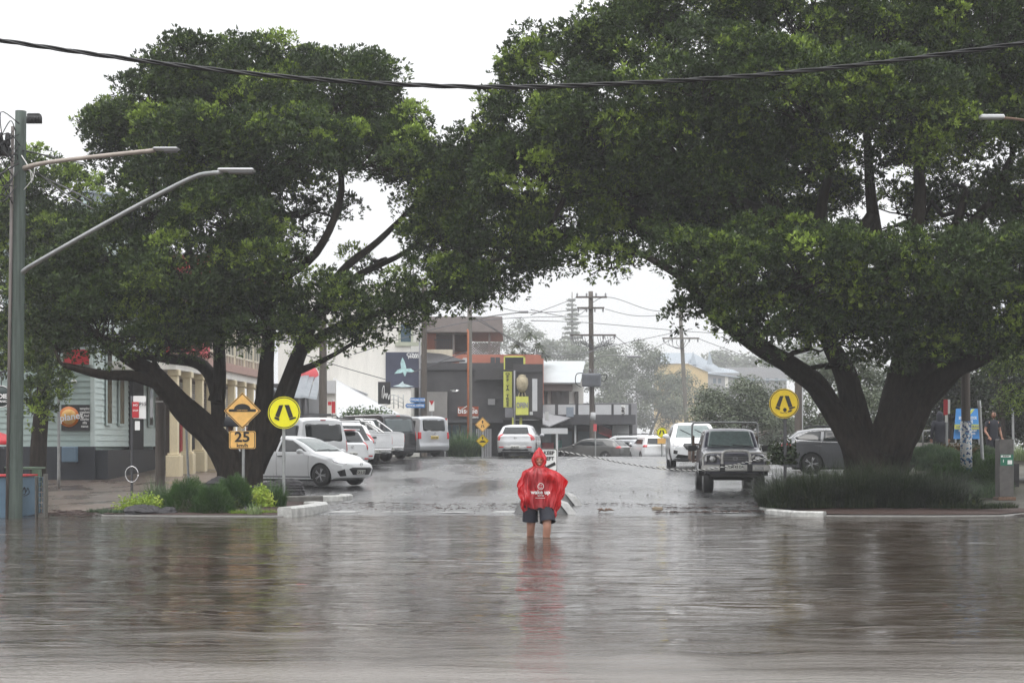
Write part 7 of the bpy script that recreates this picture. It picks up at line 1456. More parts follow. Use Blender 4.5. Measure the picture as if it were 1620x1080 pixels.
# hood
hc = Vector(J['head']); vs = []; nR, nH = 44, 22
for i in range(nH + 1):
    ph_ = math.pi * (i / nH) * .86
    for j in range(nR):
        a = 2 * math.pi * j / nR; x = math.sin(ph_) * math.sin(a); y = -math.sin(ph_) * math.cos(a) ; z = math.cos(ph_)
        X = x * .125 * (1 + .06 * math.sin(a * 7 + i)); Yv = y * .145 + .015; Z = z * .155 + .01
        if z > 0: X *= 1 - .25 * z ** 2
        Z += .055 * max(0, z) ** 6; Yv -= .01 * max(0, z) ** 4
        vs.append(hc + Vector((X, Yv, Z)))
fs = []
for i in range(nH):
    for j in range(nR):
        q = (i * nR + j, i * nR + (j + 1) % nR, (i + 1) * nR + (j + 1) % nR, (i + 1) * nR + j); c = sum((Vector(vs[k]) for k in q), Vector()) / 4 - hc
        if c.y < -.06 and abs(c.x) < .078 - max(0, c.z - .0) * .25 and -.105 < c.z < .065: continue
        fs.append(q)
mb = MB(); mb.add(vs, fs, True); ho = mb.build('hood', m_pon, w_)
mb = MB(); mb.tube([hc + Vector((.088 * math.sin(t), -.135 + .03 * abs(math.sin(t)), .078 * math.cos(t) * (1 if math.cos(t) > 0 else 1.35) - .01)) for t in np.linspace(0, 2 * math.pi, 33)], .007, 6); mb.build('hood_rim', m_pon, ho)
def onto(me, off=.005):
    for v in me.vertices:
        h = bv.ray_cast(Vector((v.co.x, -3, v.co.z)), Vector((0, 1, 0)))
        if h[0] is not None: v.co.y = h[0].y - off
me = text_mesh('wake up', .092, .002, .0, sx=1.05); me.transform(Matrix.Translation((.035, 0, 1.105)) @ Matrix.Rotation(rad(90), 4, 'X')); onto(me); link('lettering', me, M['textw'], pon)
me = text_mesh('byron bay', .026, .001, .0); me.transform(Matrix.Translation((.04, 0, 1.05)) @ Matrix.Rotation(rad(90), 4, 'X')); onto(me); link('lettering', me, M['textw'], pon)
me = text_mesh('www.wakeup.com.au', .019, .0006, .0); me.transform(Matrix.Translation((.03, 0, 1.01)) @ Matrix.Rotation(rad(90), 4, 'X')); onto(me); link('lettering', me, M['textw'], pon)
mb = MB(); q = [(.04 + .048 * math.cos(t), 0, 1.205 + .052 * math.sin(t)) for t in np.linspace(0, 2 * math.pi, 30)]
def yf(x, z):
    h = bv.ray_cast(Vector((x, -3, z)), Vector((0, 1, 0))); return (h[0].y if h[0] is not None else -.17) - .006
mb.tube([(x, yf(x, z), z) for x, y, z in q], .005, 5)
mb.tube([(x, yf(x, z), z) for x, z in ((.02, 1.19), (.03, 1.178), (.045, 1.176), (.06, 1.19))], .004, 5)
for x in (.025, .055): mb.tube([(x - .006, yf(x, 1.222), 1.22), (x + .006, yf(x, 1.222), 1.224)], .005, 5)
mb.build('smiley_logo', M['textw'], pon)
# --- man in navy T-shirt on the right bank
Yq = 54.0; loc = Vector((pxX(1571, Yq), Yq, P(0, 736, Yq).z)); J = std(elR=(-.27, .02, 1.14), wrR=(-.20, -.14, .94), kneeL=(.12, -.10, .51), ankleL=(.11, -.03, .10), toeL=(.12, -.2, .05), kneeR=(-.11, .02, .50), ankleR=(-.10, .16, .12), toeR=(-.11, .04, .03), elL=(.27, .06, 1.15), wrL=(.30, -.02, .91))
h_ = human('person', 'dark haired man in navy T-shirt walking on the right bank beside the banner', loc, .15, J, yaw=.2); shorts(h_, J, hem=.56); tee(h_, J, 'navyc', hem=.90)
# --- hooded man, seen from behind
loc = Vector((pxX(1487, Yq), Yq, P(0, 737, Yq).z)); J = std(); h_ = human('person', 'person in dark hooded jacket and black shorts seen from behind by the right parking sign', loc, math.pi - .2, J); shorts(h_, J, 'black', hem=.56); tee(h_, J, 'navyc', hem=.80, name='jacket', k=1.12, full=True)
mb = MB(); ringloft(mb, [(0, 0, 1.46, .12, .11), (0, .01, 1.54, .105, .115), (0, 0, 1.64, .115, .125), (0, 0, 1.72, .105, .118), (0, 0, 1.78, .07, .08), (0, 0, 1.805, .01, .01)], 20, .02); mb.build('hood', M['navyc'], h_)
# --- walker hidden behind the right trunk
loc = Vector((pxX(1434, 54.0), 54.0, P(0, 737, 54).z)); J = std(kneeL=(.12, -.12, .5), ankleL=(.1, -.05, .1)); h_ = human('person', 'walker mostly hidden behind the right fig trunk, bare leg showing', loc, math.pi / 2, J); shorts(h_, J, 'black', hem=.56); tee(h_, J, 'shirt')
# --- two people sheltering under the left fig
Yu = 46.0; loc = Vector((pxX(364, Yu), Yu, P(0, 772, Yu).z)); J = std(elR=(-.25, -.08, 1.16), wrR=(-.08, -.22, 1.26), elL=(.25, 0, 1.14), wrL=(.12, -.2, 1.12)); h_ = human('person', 'person in long black coat holding a dark umbrella under the left fig', loc, .5, J, s=.98, hands={'R': dict(d=(.1, -.2, .9), n=(.8, 0, 0), curl=.9)})
tee(h_, J, 'black', hem=.55, name='coat', k=1.15, full=True); mb = MB()
for sd in 'LR': mb.tube([J['hip' + sd], J['knee' + sd], J['ankle' + sd]], [.10, .08, .065], 14, cap=False)
mb.build('trousers', M['black'], h_)
f = thing('umbrella', 'dark open umbrella held by the person in the black coat under the left fig', 'umbrella', loc + Vector((-.02, -.25, 1.2))); mb = MB(); mb.lathe([(.56, .52), (.55, .54), (.44, .66), (.25, .76), (.03, .80), (.02, .78)], 8); mb.build('canopy', M['navyc'], f); mb = MB(); mb.cyl((0, 0, -.05), (0, 0, .85), .010, n=8); mb.build('shaft', M['steel'], f)
loc = Vector((pxX(394, 46.6), 46.6, P(0, 772, 46.6).z)); J = std(elR=(-.24, -.06, 1.15), wrR=(-.12, -.22, 1.12)); h_ = human('person', 'person in dark top and pale trousers under the left fig behind the speed plate', loc, -.3, J); tee(h_, J, 'black', hem=.88, full=True, name='jacket'); mb = MB()
for sd in 'LR': mb.tube([J['hip' + sd], J['knee' + sd], J['ankle' + sd]], [.10, .075, .06], 14, cap=False)
mb.build('trousers', M['wallwhite'], h_)

# ================================================================== TREES AND PLANTS
def LB(px, py, Y, rx, rz_, ry=None, d=1.0):     # lobe given in photo pixels, turned into metres at its own distance
    s_ = sc(Y); return (P(px, py, Y), (rx / s_, (ry if ry else min(rx, rz_) * 1.1 / s_), rz_ / s_), d)
def TP(pts): return [P(x, y, Y) for x, y, Y in pts]
# left fig
Lb = P(372, 778, 45); limbs = [
 (TP([(372, 800, 45), (372, 760, 45), (352, 712, 45), (300, 655, 44.6), (262, 612, 44.2), (235, 585, 44), (190, 560, 43.5), (140, 520, 43)]), [.58, .42, .34, .31, .27, .20, .12, .06]),
 (TP([(262, 612, 44.2), (215, 595, 43.6), (160, 592, 43), (100, 577, 42.5)]), [.20, .15, .12, .07]),
 (TP([(330, 690, 45), (345, 660, 45), (340, 610, 45.3), (315, 575, 45.6), (268, 568, 45.8), (210, 560, 46)]), [.2, .2, .19, .17, .14, .09]),
 (TP([(345, 640, 45), (348, 600, 45), (345, 540, 45), (330, 480, 45), (300, 400, 45), (280, 300, 45)]), [.19, .18, .16, .13, .10, .05]),
 (TP([(392, 780, 45), (400, 720, 45), (412, 660, 45), (420, 600, 45), (425, 540, 45), (428, 450, 45), (430, 340, 45), (400, 220, 45)]), [.40, .30, .23, .19, .17, .14, .10, .05]),
 (TP([(398, 740, 45.2), (430, 680, 45), (455, 610, 45), (475, 555, 45), (500, 500, 45), (540, 430, 45), (600, 380, 45), (660, 320, 45)]), [.32, .28, .23, .18, .14, .11, .08, .04]),
 (TP([(475, 555, 45), (530, 520, 44.5), (600, 495, 44), (690, 470, 43.5)]), [.18, .13, .09, .05]),
 (TP([(460, 590, 45), (490, 580, 44.6), (530, 560, 44.3), (570, 535, 44)]), [.12, .09, .06, .04]),
 (TP([(500, 500, 45), (560, 440, 45.5), (640, 400, 46), (700, 350, 46)]), [.13, .10, .07, .04]),
 (TP([(428, 450, 45), (500, 400, 44), (540, 300, 44), (520, 200, 44)]), [.14, .11, .09, .05]),
 (TP([(330, 480, 45), (250, 430, 44), (200, 340, 44)]), [.13, .09, .05]),
]
Ll = [LB(320, 115, 45, 90, 55), LB(420, 110, 46, 110, 50), LB(540, 150, 45.5, 100, 60), LB(230, 190, 44.5, 95, 60), LB(170, 205, 45, 45, 30), LB(640, 225, 45, 55, 45), LB(330, 230, 43.5, 100, 60), LB(450, 240, 43.4, 110, 65), LB(590, 250, 44, 95, 50),
      LB(660, 280, 45.5, 65, 45), LB(250, 320, 43.6, 90, 60), LB(350, 350, 43, 80, 60), LB(480, 330, 46, 110, 55, d=.5), LB(180, 410, 44, 90, 65), LB(290, 440, 43, 100, 65), LB(420, 420, 43.2, 75, 55), LB(420, 510, 43.5, 85, 50),
      LB(520, 470, 43.6, 70, 35, d=.8), LB(610, 490, 43.5, 80, 38), LB(690, 455, 44, 80, 45), LB(745, 470, 44.5, 40, 32, d=.8), LB(560, 540, 43.8, 60, 28, d=.7), LB(110, 460, 43.5, 75, 60), LB(170, 520, 43.2, 90, 55), LB(280, 535, 43.4, 70, 36), LB(90, 540, 43, 50, 32, d=.9), LB(330, 520, 44, 60, 40), LB(725, 385, 46, 50, 60, d=.6), LB(690, 360, 47, 55, 60, d=.4), LB(600, 420, 47, 60, 30, d=.2), LB(390, 160, 45, 110, 60), LB(270, 150, 45.5, 80, 50), LB(500, 205, 45, 100, 55), LB(250, 250, 45, 110, 60), LB(370, 290, 44.5, 90, 50), LB(600, 190, 46, 60, 40), LB(210, 470, 45, 110, 60), LB(390, 470, 44.5, 80, 50, d=.8)]
tree('fig_tree', 'broad spreading fig at left with forked leaning trunk behind the amber hump sign', Lb, limbs, Ll, leaf=(.115, .048), nper=42, k=2.6, cl=(.32, .6), twigs=.45, bright=.14, spray=True, roots=14)
# right fig
Rb = P(1400, 775, 42); limbs = [
 (TP([(1385, 830, 42), (1385, 770, 42), (1372, 730, 42), (1345, 690, 42), (1316, 645, 42), (1286, 605, 41.7), (1240, 570, 41), (1190, 540, 40.5), (1130, 500, 40), (1080, 440, 40), (1010, 400, 41)]), [.88, .72, .50, .36, .27, .25, .22, .18, .14, .10, .06]),
 (TP([(1378, 745, 42), (1357, 670, 42.2), (1342, 600, 42.4), (1310, 540, 42.5), (1280, 450, 42.5), (1240, 350, 42), (1180, 250, 42)]), [.50, .32, .25, .20, .18, .14, .07]),
 (TP([(1392, 745, 42), (1410, 670, 41.8), (1426, 600, 42), (1430, 520, 42), (1400, 430, 42), (1380, 340, 42), (1370, 200, 42)]), [.54, .38, .29, .22, .18, .15, .07]),
 (TP([(1395, 745, 42), (1428, 680, 41.8), (1465, 625, 41.5), (1512, 582, 41), (1570, 555, 41), (1660, 480, 41)]), [.50, .41, .31, .24, .18, .12]),
 (TP([(1408, 720, 41.5), (1440, 650, 41.5), (1462, 590, 41.8), (1480, 500, 42), (1500, 400, 42), (1530, 300, 42)]), [.34, .33, .27, .19, .14, .07]),
 (TP([(1400, 430, 42), (1440, 380, 41), (1455, 320, 41), (1450, 220, 41)]), [.2, .18, .16, .08]),
 (TP([(1380, 340, 42), (1330, 400, 41.5), (1300, 340, 41.5), (1320, 250, 41)]), [.16, .16, .15, .08]),
 (TP([(1280, 450, 42.5), (1180, 400, 42), (1100, 370, 42), (1000, 330, 42), (900, 300, 42), (800, 290, 43)]), [.17, .14, .12, .09, .07, .04]),
 (TP([(1240, 350, 42), (1140, 300, 42), (1050, 200, 42), (980, 120, 42)]), [.17, .14, .11, .05]),
 (TP([(1280, 430, 42), (1200, 330, 44), (1160, 260, 44)]), [.15, .12, .08]),
 (TP([(900, 300, 42), (850, 380, 42.5), (760, 420, 43)]), [.08, .06, .04]),
 (TP([(1500, 400, 42), (1560, 330, 42), (1600, 250, 42)]), [.18, .14, .08]),
]
Rl = [LB(1010, 75, 42, 100, 75), LB(1110, 10, 42, 120, 80), LB(1250, 20, 42, 130, 100), LB(1400, 30, 42, 130, 110), LB(1560, 40, 42, 140, 120), LB(1680, 120, 42, 120, 150), LB(880, 110, 42.5, 80, 60), LB(1130, 130, 40, 120, 80), LB(1270, 150, 39.5, 120, 85), LB(1410, 160, 39.5, 110, 80), LB(1530, 190, 41, 100, 80, d=.9),
      LB(960, 190, 41, 110, 80), LB(830, 190, 42.5, 75, 60), LB(768, 248, 43.5, 58, 42), LB(1080, 240, 40.5, 110, 60), LB(860, 270, 42, 110, 65), LB(735, 300, 44, 65, 60), LB(980, 290, 42, 100, 55), LB(1200, 240, 40.5, 100, 50), LB(1400, 250, 40.5, 80, 40, d=.8), LB(1470, 215, 39.5, 55, 50), LB(1650, 320, 42, 90, 90, d=.9),
      LB(700, 370, 44.5, 55, 55), LB(790, 360, 43.5, 80, 60), LB(900, 360, 42.5, 90, 55, d=.9), LB(780, 430, 43.5, 75, 45), LB(860, 410, 43, 60, 35, d=.8), LB(1010, 360, 43, 90, 45, d=.8), LB(960, 420, 42, 70, 26, d=.6), LB(1030, 395, 41, 60, 30, d=.6), LB(1120, 330, 43, 80, 50, d=.75),
      LB(1170, 430, 39, 90, 55), LB(1290, 420, 38.6, 100, 52), LB(1400, 430, 38.6, 100, 55), LB(1500, 440, 38.8, 100, 60), LB(1610, 440, 39.2, 90, 70), LB(1130, 480, 39.5, 65, 42), LB(1230, 510, 39.5, 95, 48), LB(1350, 510, 39.4, 95, 45), LB(1460, 520, 39.5, 100, 52), LB(1570, 510, 39.6, 90, 50), LB(1660, 500, 40, 60, 60),
      LB(1290, 480, 42, 110, 50, d=.8), LB(1450, 480, 43, 130, 60, d=.8), LB(1180, 350, 45, 120, 60, d=.9), LB(1290, 330, 46, 80, 60, d=.8), LB(1400, 350, 45.5, 100, 55, d=.22), LB(1540, 340, 45, 100, 70, d=.45), LB(1060, 330, 45, 90, 60, d=.9), LB(1480, 300, 46, 80, 60, d=.3), LB(940, 250, 45, 100, 70), LB(1200, 180, 45, 150, 90), LB(1430, 140, 45, 150, 90), LB(1330, 565, 41, 60, 22, d=.5), LB(1520, 548, 39.8, 60, 28), LB(1610, 545, 39.8, 60, 30), LB(1440, 560, 40, 50, 24, d=.8), LB(1090, 400, 39.5, 70, 35), LB(1240, 380, 39.6, 90, 30, d=.8), LB(1560, 400, 40, 90, 40), LB(1120, 290, 40.5, 90, 40), LB(1260, 265, 40.2, 90, 35, d=.9)]
tree('fig_tree', 'huge dark fig at right with massive forked trunk rising from the strappy grass bed', Rb, limbs, Rl, leaf=(.115, .048), nper=42, k=2.6, cl=(.32, .6), twigs=.4, bright=.2, limb_r=.075, spray=True, roots=26)
# dangling sprigs under the arch
def sprig(name, label, px, py, Y, r, n=10, dens=.5):
    pass
# left background tree
Yk = 54.0; tree('street_tree', 'looser paler tree behind the green pole at the left edge', P(60, 780, Yk), [(TP([(60, 790, Yk), (62, 700, Yk), (70, 600, Yk), (80, 480, Yk), (90, 350, Yk)]), [.3, .26, .22, .15, .06])],
     [LB(70, 290, Yk, 60, 45, d=.8), LB(30, 350, Yk, 70, 60), LB(100, 380, Yk, 70, 55), LB(20, 450, Yk, 80, 60), LB(90, 480, Yk, 70, 60), LB(20, 550, Yk, 60, 50), LB(70, 590, 50, 45, 45, d=.9), LB(60, 635, 49, 45, 28, d=.8), LB(130, 300, Yk, 25, 25, d=.4), LB(-30, 320, Yk, 50, 60)], leaf=(.14, .055), nper=34, k=2.2, mat='fig', tl=.45, bright=.25, spray=True)
# distant trees
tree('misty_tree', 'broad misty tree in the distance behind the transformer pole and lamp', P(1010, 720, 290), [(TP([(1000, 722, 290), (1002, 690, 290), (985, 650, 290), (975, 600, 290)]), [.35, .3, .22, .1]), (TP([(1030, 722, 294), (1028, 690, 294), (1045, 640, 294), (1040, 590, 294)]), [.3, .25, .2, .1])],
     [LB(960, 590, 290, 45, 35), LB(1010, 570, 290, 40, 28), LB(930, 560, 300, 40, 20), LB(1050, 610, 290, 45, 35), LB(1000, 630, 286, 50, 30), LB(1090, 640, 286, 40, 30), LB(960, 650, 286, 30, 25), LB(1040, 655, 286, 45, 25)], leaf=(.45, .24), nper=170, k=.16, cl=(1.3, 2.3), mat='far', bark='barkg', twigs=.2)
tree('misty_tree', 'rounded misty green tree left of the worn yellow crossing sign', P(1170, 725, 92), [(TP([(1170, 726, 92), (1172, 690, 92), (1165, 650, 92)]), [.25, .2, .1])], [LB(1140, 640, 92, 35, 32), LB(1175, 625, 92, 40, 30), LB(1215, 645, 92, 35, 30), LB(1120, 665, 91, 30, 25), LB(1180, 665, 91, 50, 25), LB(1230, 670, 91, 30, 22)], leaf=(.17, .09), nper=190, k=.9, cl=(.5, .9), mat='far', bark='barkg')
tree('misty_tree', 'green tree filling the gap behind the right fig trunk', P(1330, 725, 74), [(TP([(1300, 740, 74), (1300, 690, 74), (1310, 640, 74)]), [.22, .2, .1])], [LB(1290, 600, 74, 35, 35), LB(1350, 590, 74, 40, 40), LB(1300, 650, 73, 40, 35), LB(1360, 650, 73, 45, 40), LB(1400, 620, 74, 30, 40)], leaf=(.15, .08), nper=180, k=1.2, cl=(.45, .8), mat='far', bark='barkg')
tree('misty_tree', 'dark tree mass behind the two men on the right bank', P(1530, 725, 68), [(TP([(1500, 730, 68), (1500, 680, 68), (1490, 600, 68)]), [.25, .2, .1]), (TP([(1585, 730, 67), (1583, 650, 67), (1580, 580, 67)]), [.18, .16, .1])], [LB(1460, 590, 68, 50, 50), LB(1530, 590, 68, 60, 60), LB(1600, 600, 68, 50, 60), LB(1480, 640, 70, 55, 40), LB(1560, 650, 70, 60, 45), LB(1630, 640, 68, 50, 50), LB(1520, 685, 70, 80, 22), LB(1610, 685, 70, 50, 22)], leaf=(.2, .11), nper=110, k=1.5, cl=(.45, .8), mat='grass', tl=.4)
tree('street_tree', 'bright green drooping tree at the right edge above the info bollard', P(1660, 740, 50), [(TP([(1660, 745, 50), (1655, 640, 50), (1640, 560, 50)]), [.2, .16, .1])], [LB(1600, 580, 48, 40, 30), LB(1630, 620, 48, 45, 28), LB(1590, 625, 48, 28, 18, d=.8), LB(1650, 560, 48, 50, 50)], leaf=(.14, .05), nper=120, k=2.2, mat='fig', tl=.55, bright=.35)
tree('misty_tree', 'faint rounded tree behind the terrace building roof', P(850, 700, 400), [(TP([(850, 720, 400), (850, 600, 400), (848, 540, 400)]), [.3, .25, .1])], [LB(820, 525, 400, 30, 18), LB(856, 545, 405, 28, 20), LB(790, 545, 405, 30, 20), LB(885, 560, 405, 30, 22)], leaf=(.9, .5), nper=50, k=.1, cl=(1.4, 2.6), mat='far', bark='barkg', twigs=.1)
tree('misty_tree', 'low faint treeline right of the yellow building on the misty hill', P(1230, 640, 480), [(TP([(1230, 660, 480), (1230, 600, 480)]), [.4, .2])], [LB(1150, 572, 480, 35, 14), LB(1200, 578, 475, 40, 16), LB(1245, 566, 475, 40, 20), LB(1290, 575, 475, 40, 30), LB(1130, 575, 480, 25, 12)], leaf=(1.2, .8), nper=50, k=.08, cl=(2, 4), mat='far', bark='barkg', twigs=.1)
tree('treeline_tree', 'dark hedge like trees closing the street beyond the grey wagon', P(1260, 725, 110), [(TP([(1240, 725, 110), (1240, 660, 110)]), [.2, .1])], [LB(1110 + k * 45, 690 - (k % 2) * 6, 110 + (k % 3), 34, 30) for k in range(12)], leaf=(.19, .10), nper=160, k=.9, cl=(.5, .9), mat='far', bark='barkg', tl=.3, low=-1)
# norfolk pine: tiers of drooping boughs
Yn = 430.0; r = thing('norfolk_pine', 'faint tall pine with tiered boughs in the mist above the pale roofed shops', 'tree', P(905, 640, Yn)); b = r.location; mb = MB(b); mb.tube([P(906, 640, Yn), P(905, 462, Yn)], [.8, .1], 8); mb.build('trunk', M['barkg'], r)
C = []; R = []
for k in range(17):
    z = 475 + k * 7.5; w_ = 4 + k * 1.5
    for j in range(int(5 + k * .9)):
        a = rng.uniform(0, 6.28); rr = rng.uniform(.3, 1) * w_ * Yn / F; C.append(P(905, z, Yn) + Vector((math.cos(a) * rr, math.sin(a) * rr, rr * .10))); R.append(.9)
V, Fq, t = leaf_arrays([tuple(c) for c in C], R, [.4] * len(C), 26, 1.0, .3, .35); link('crown', arrmesh('crown', V - np.array(b), Fq, t), LM['far'], r)
# pandanus behind the charcoal building
r = thing('palm_tree', 'bushy palm like tree rising behind the charcoal building sign', 'tree', P(838, 640, 118)); b = r.location; mb = MB(b); mb.tube([P(838, 640, 118), P(838, 560, 118)], [.25, .2], 8); mb.build('trunk', M['barkg'], r)
Vs = []; Fs_ = []; Ts = []; kk = 0
for (px, py) in ((820, 545), (838, 530), (852, 548), (842, 565), (828, 560), (812, 560), (860, 562)):
    c0_ = P(px, py, 118 + rng.uniform(-1, 1))
    for j in range(70):
        d = rdir(1)[0]; d[2] = abs(d[2]) * .9 - .1; side = np.cross(d, [0, 0, 1]); side /= np.linalg.norm(side) + 1e-6; L_ = rng.uniform(.8, 1.4); prev_ = None; p0 = np.array(c0_)
        for s_ in range(4):
            t0 = s_ / 4; q = p0 + d * L_ * t0 + np.array([0, 0, -.7 * t0 ** 2]); wd = .07 * (1 - t0 * .9); a_, b_ = q - side * wd, q + side * wd; Vs += [a_, b_]; Ts += [.5, .5]
            if s_: Fs_.append((kk, kk + 1, kk + 3, kk + 2)); kk += 2
        kk += 2
link('crown', arrmesh('crown', np.array(Vs) - np.array(b), np.array(Fs_), np.array(Ts)), LM['far'], r)
# bamboo-like shrub by the delivery van
strap_plant('bamboo_shrub', 'tall feathery bamboo like shrub right of the silver delivery van', pxX(735, 77), 77, GY(77) - .1, .75, .7, 1500, 1.75, 'bushg', .05, .7, 'shrub', tl=.5, seg=5)
for px, py in ((552, 652), (563, 650), (577, 651), (590, 652), (604, 653)):
    pass
mound('planter_shrub', 'row of pale green leafy shrubs along the low shop parapet behind the vans', P(578, 660, 86), (1.4, .3, .42), 'bushg', 900, (.16, .09), .16, .6)
# left garden bed plants
def G(px, py, Y): return Vector((pxX(px, Y), Y, P(0, py, Y).z))
mound('lime_shrub', 'lime green ground shrub at the left end of the garden bed beside the dark rock', G(222, 812, 37.6), (.62, .38, .46), 'lime', 2000, (.08, .03), .10)
needle_mound('round_shrub', 'fine leaved dark green mound, left one of the garden bed', G(296, 818, 36.9), (.60, .5, .86), 15000)
needle_mound('round_shrub', 'fine leaved dark green mound in front, between the other two mounds', G(337, 819, 36.5), (.50, .42, .72), 15000)
needle_mound('round_shrub', 'fine leaved dark green mound behind, between the rocks and the lime bush', G(368, 814, 37.6), (.52, .42, .88), 15000)
mound('lime_bush', 'bright lime leafy bush at the centre of the garden bed beneath the speed plate', G(404, 808, 38.0), (.42, .36, .62), 'lime', 2200, (.12, .045), .10, tl=.6)
strap_plant('grass_tuft', 'tall loose green grass tuft between the dark mounds and the timber post', pxX(250, 38.5), 38.5, .1, .32, .3, 520, .95, 'bushg', .014, .8, tl=.5)
strap_plant('grass_tuft', 'spiky green grass tuft right of the lime bush at the sign post foot', pxX(434, 38.6), 38.6, .12, .28, .25, 620, .85, 'green', .014, .8, tl=.4)
strap_plant('grass_tuft', 'small pale bladed tuft at the front kerb below the lime bush', pxX(402, 36.0), 36.0, .04, .16, .12, 90, .34, 'pale', .02, .8, tl=.3)
strap_plant('grass_tuft', 'thin grass tuft beside the bicycle ring post', pxX(215, 39.2), 39.2, .08, .3, .25, 220, .42, 'bushg', .012, .8)
for i, (px, Y) in enumerate(((180, 36.5), (200, 36.3), (385, 36.2), (418, 36.4), (160, 37.2))): strap_plant('ground_grass', ['low straw green grass at the left end kerb', 'low straw green grass beside the dark rock', 'low bright grass at the kerb under the lime bush', 'low bright grass near the white kerb nose', 'sparse grass at the far left tip of the garden bed'][i], pxX(px, Y), Y, .04, .35, .16, 260, .16, 'lime' if i > 1 and i < 4 else 'bushg', .012, .8, 'grass', tl=.2)
def rock(label, c, r, seed):
    bm = bmesh.new(); bmesh.ops.create_icosphere(bm, subdivisions=4, radius=1); rr = random.Random(seed); ax = [Vector((rr.uniform(-1, 1), rr.uniform(-1, 1), rr.uniform(-1, 1))).normalized() for _ in range(9)]
    for v in bm.verts:
        d = v.co.normalized(); k = 1
        for a in ax:
            q = d.dot(a)
            if q > .62: k = min(k, .62 / q + .08)
        k += .04 * math.sin(d.x * 11 + seed) * math.sin(d.y * 9) + .03 * math.sin(d.z * 17 + seed); v.co = Vector((d.x * r[0], d.y * r[1], d.z * r[2])) * k
    me = bpy.data.meshes.new('garden_rock'); bm.to_mesh(me); bm.free(); o = link('garden_rock', me, M['rock']); o.location = c; tag(o, label, 'rock')
rock('purple grey jagged rock at the front of the left garden bed', G(226, 815, 36.2), (.52, .28, .26), 1); rock('smaller dark rock touching the left mound', G(262, 814, 36.3), (.3, .22, .2), 2); rock('small dark rock between the mounds and the pale tuft', G(388, 812, 36.6), (.16, .14, .16), 3)
rock('round black rock above the mounds near the timber post', G(287, 778, 41), (.24, .2, .2), 4); rock('broad dark rock at the foot of the left fig', G(345, 772, 43), (.62, .4, .32), 5); rock('dark rock mound between the sign post and hatchback wheel', G(455, 772, 42.5), (.55, .35, .26), 6); rock('low dark rock at the trunk of the left fig under the white hatchback', G(420, 776, 42), (.4, .3, .3), 7)
# right bed: dense strappy grass around the trunk
def lomandra(label, px, Y, rx, ry, n, h, tl=.4):
    strap_plant('strappy_grass', label, pxX(px, Y), Y, .12 + .01 * (Y - 36), rx, ry, n, h, 'grass', .014, 1.1, 'plant', 'clumps of dark strappy grass in the right bed', tl=tl, seg=5)
labs = ['leftmost clump of strappy grass overhanging the white kerb', 'strappy grass clump second from the kerb tip', 'strappy grass clump below the grey wagon tail', 'strappy grass clump under the wagon doors', 'strappy grass clump left of the fig trunk base', 'strappy grass clump in front of the fig trunk centre', 'strappy grass clump in front of the fig trunk right side', 'strappy grass clump just right of the fig trunk', 'strappy grass clump below the wagon bonnet', 'strappy grass clump at the right end of the dark bed']
for i, px in enumerate((1238, 1258, 1288, 1318, 1350, 1385, 1418, 1450, 1480, 1505)):
    lomandra(labs[i] + ', front row', px, 37.6 + (i % 2) * .5, .55, .6, 1600, (.75, 1.0, 1.2, 1.3, 1.4, 1.4, 1.4, 1.25, 1.0, .7)[i], .42 if i < 6 else .3)
for i, px in enumerate((1236, 1272, 1310, 1455, 1490)): lomandra(['tall strappy grass behind the worn crossing sign post', 'tall strappy grass in front of the wagon rear wheel', 'tall strappy grass before the wagon doors', 'tall strappy grass right behind the fig trunk', 'tall strappy grass before the wagon nose'][i], px, 40.2, .65, .6, 1300, 1.15, .3)
strap_plant('ground_grass', 'low dark flattened grass trailing to the right end of the bed', pxX(1540, 37), 37, .14, 1.0, .5, 1400, .22, 'grass', .014, .9, 'grass', tl=.4)
strap_plant('broad_leaf_plant', 'glossy broad fallen leaves near the right end of the bed', pxX(1520, 37.2), 37.2, .2, .6, .3, 40, .42, 'grass', .10, 1.3, 'plant', tl=.5)
mound('leafy_sapling', 'dark leafy sapling growing beside the worn crossing sign post', G(1240, 735, 38.8), (.34, .3, .62), 'grass', 700, (.16, .06), .12, tl=.4)
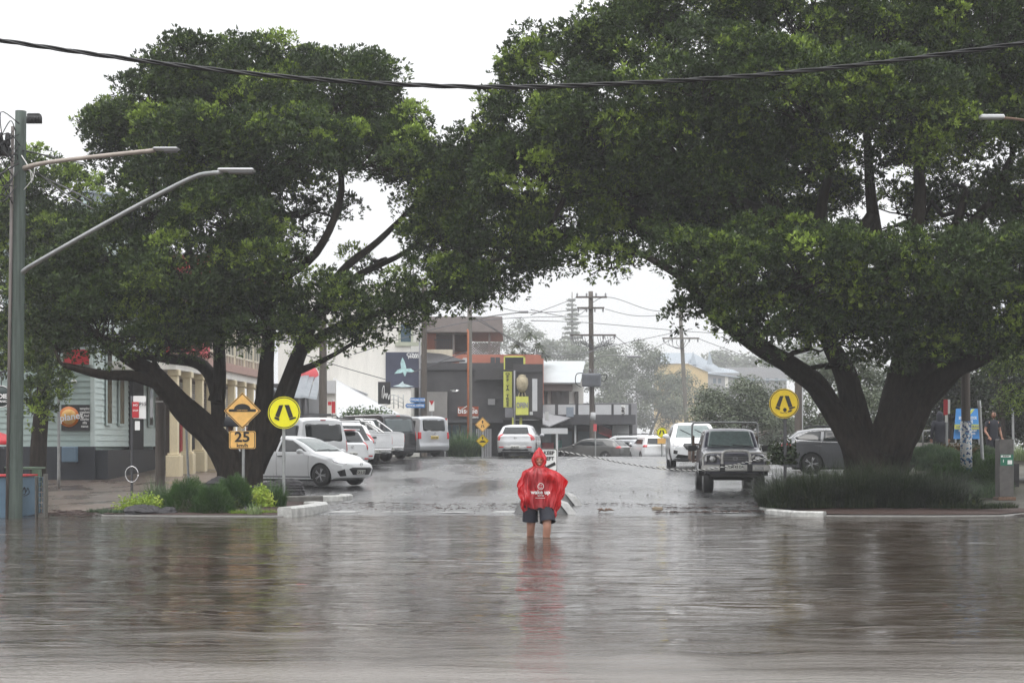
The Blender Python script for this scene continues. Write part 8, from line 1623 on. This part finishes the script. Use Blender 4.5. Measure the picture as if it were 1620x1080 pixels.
# right bank shrubs
for i, (px, py, Y, r_, h_, mt, lab) in enumerate(((1468, 735, 47, 1.0, .55, 'bushg', 'feathery grey green shrub right behind the fig trunk on the bank'), (1500, 745, 46, .9, .55, 'bushg', 'feathery shrub below the hooded person'), (1542, 762, 44.5, .9, .75, 'green', 'mid green shrub right of the mosaic pole foot'), (1505, 775, 44, .8, .7, 'green', 'low dark green shrub left of the mosaic pole foot'), (1568, 775, 43, .55, .85, 'green', 'upright green shrub beside the info bollard'), (1520, 725, 50, .8, .36, 'rustl', 'reddish leaved shrub beneath the blue banner'), (1550, 725, 50, .6, .35, 'bushg', 'grey green shrub at the feet of the man in navy'))):
    if mt == 'rustl':
        if 'rustl' not in LM: LM['rustl'] = leafmat('reddish leaves', (.05, .035, .015), (.10, .07, .02), (.22, .10, .04))
        mound('bank_shrub', lab, G(px, py, Y), (r_, r_ * .6, h_), mt, 2200, (.16, .06), .14)
    else: needle_mound('bank_shrub', lab, G(px, py, Y), (r_, r_ * .7, h_), 14000, .16, .011, mt, .45)
strap_plant('bank_grass', 'ochre and green grass tuft at the foot of the info bollard', pxX(1560, 42), 42, .22, .7, .5, 800, .6, 'bushg', .014, .8, tl=.4)
strap_plant('pale_strap_plant', 'pale striped strappy plant above the low wall at the right edge', pxX(1612, 46), 46, P(0, 728, 46).z, .5, .4, 260, .75, 'pale', .03, 1.0, tl=.5)
strap_plant('bank_grass', 'green lawn grass behind the pale striped plant at the right edge', pxX(1600, 56), 56, 1.0, 2.5, 1.0, 1500, .6, 'green', .03, .7, tl=.5)

# ================================================================== RAIN HAZE
mb = MB(); mb.box((-390, -22, -2.2), (390, 890, 80)); hz = mb.build('haze', None); hz['kind'] = 'stuff'
hm = bpy.data.materials.new('rain haze'); hm.use_nodes = True; hn = hm.node_tree.nodes; hn.remove(hn['Principled BSDF']); pv = hn.new('ShaderNodeVolumePrincipled'); pv.inputs['Color'].default_value = (.95, .96, .98, 1); pv.inputs['Density'].default_value = .0008; pv.inputs['Anisotropy'].default_value = 0
hm.node_tree.links.new(pv.outputs[0], hn['Material Output'].inputs['Volume']); hz.data.materials.append(hm)
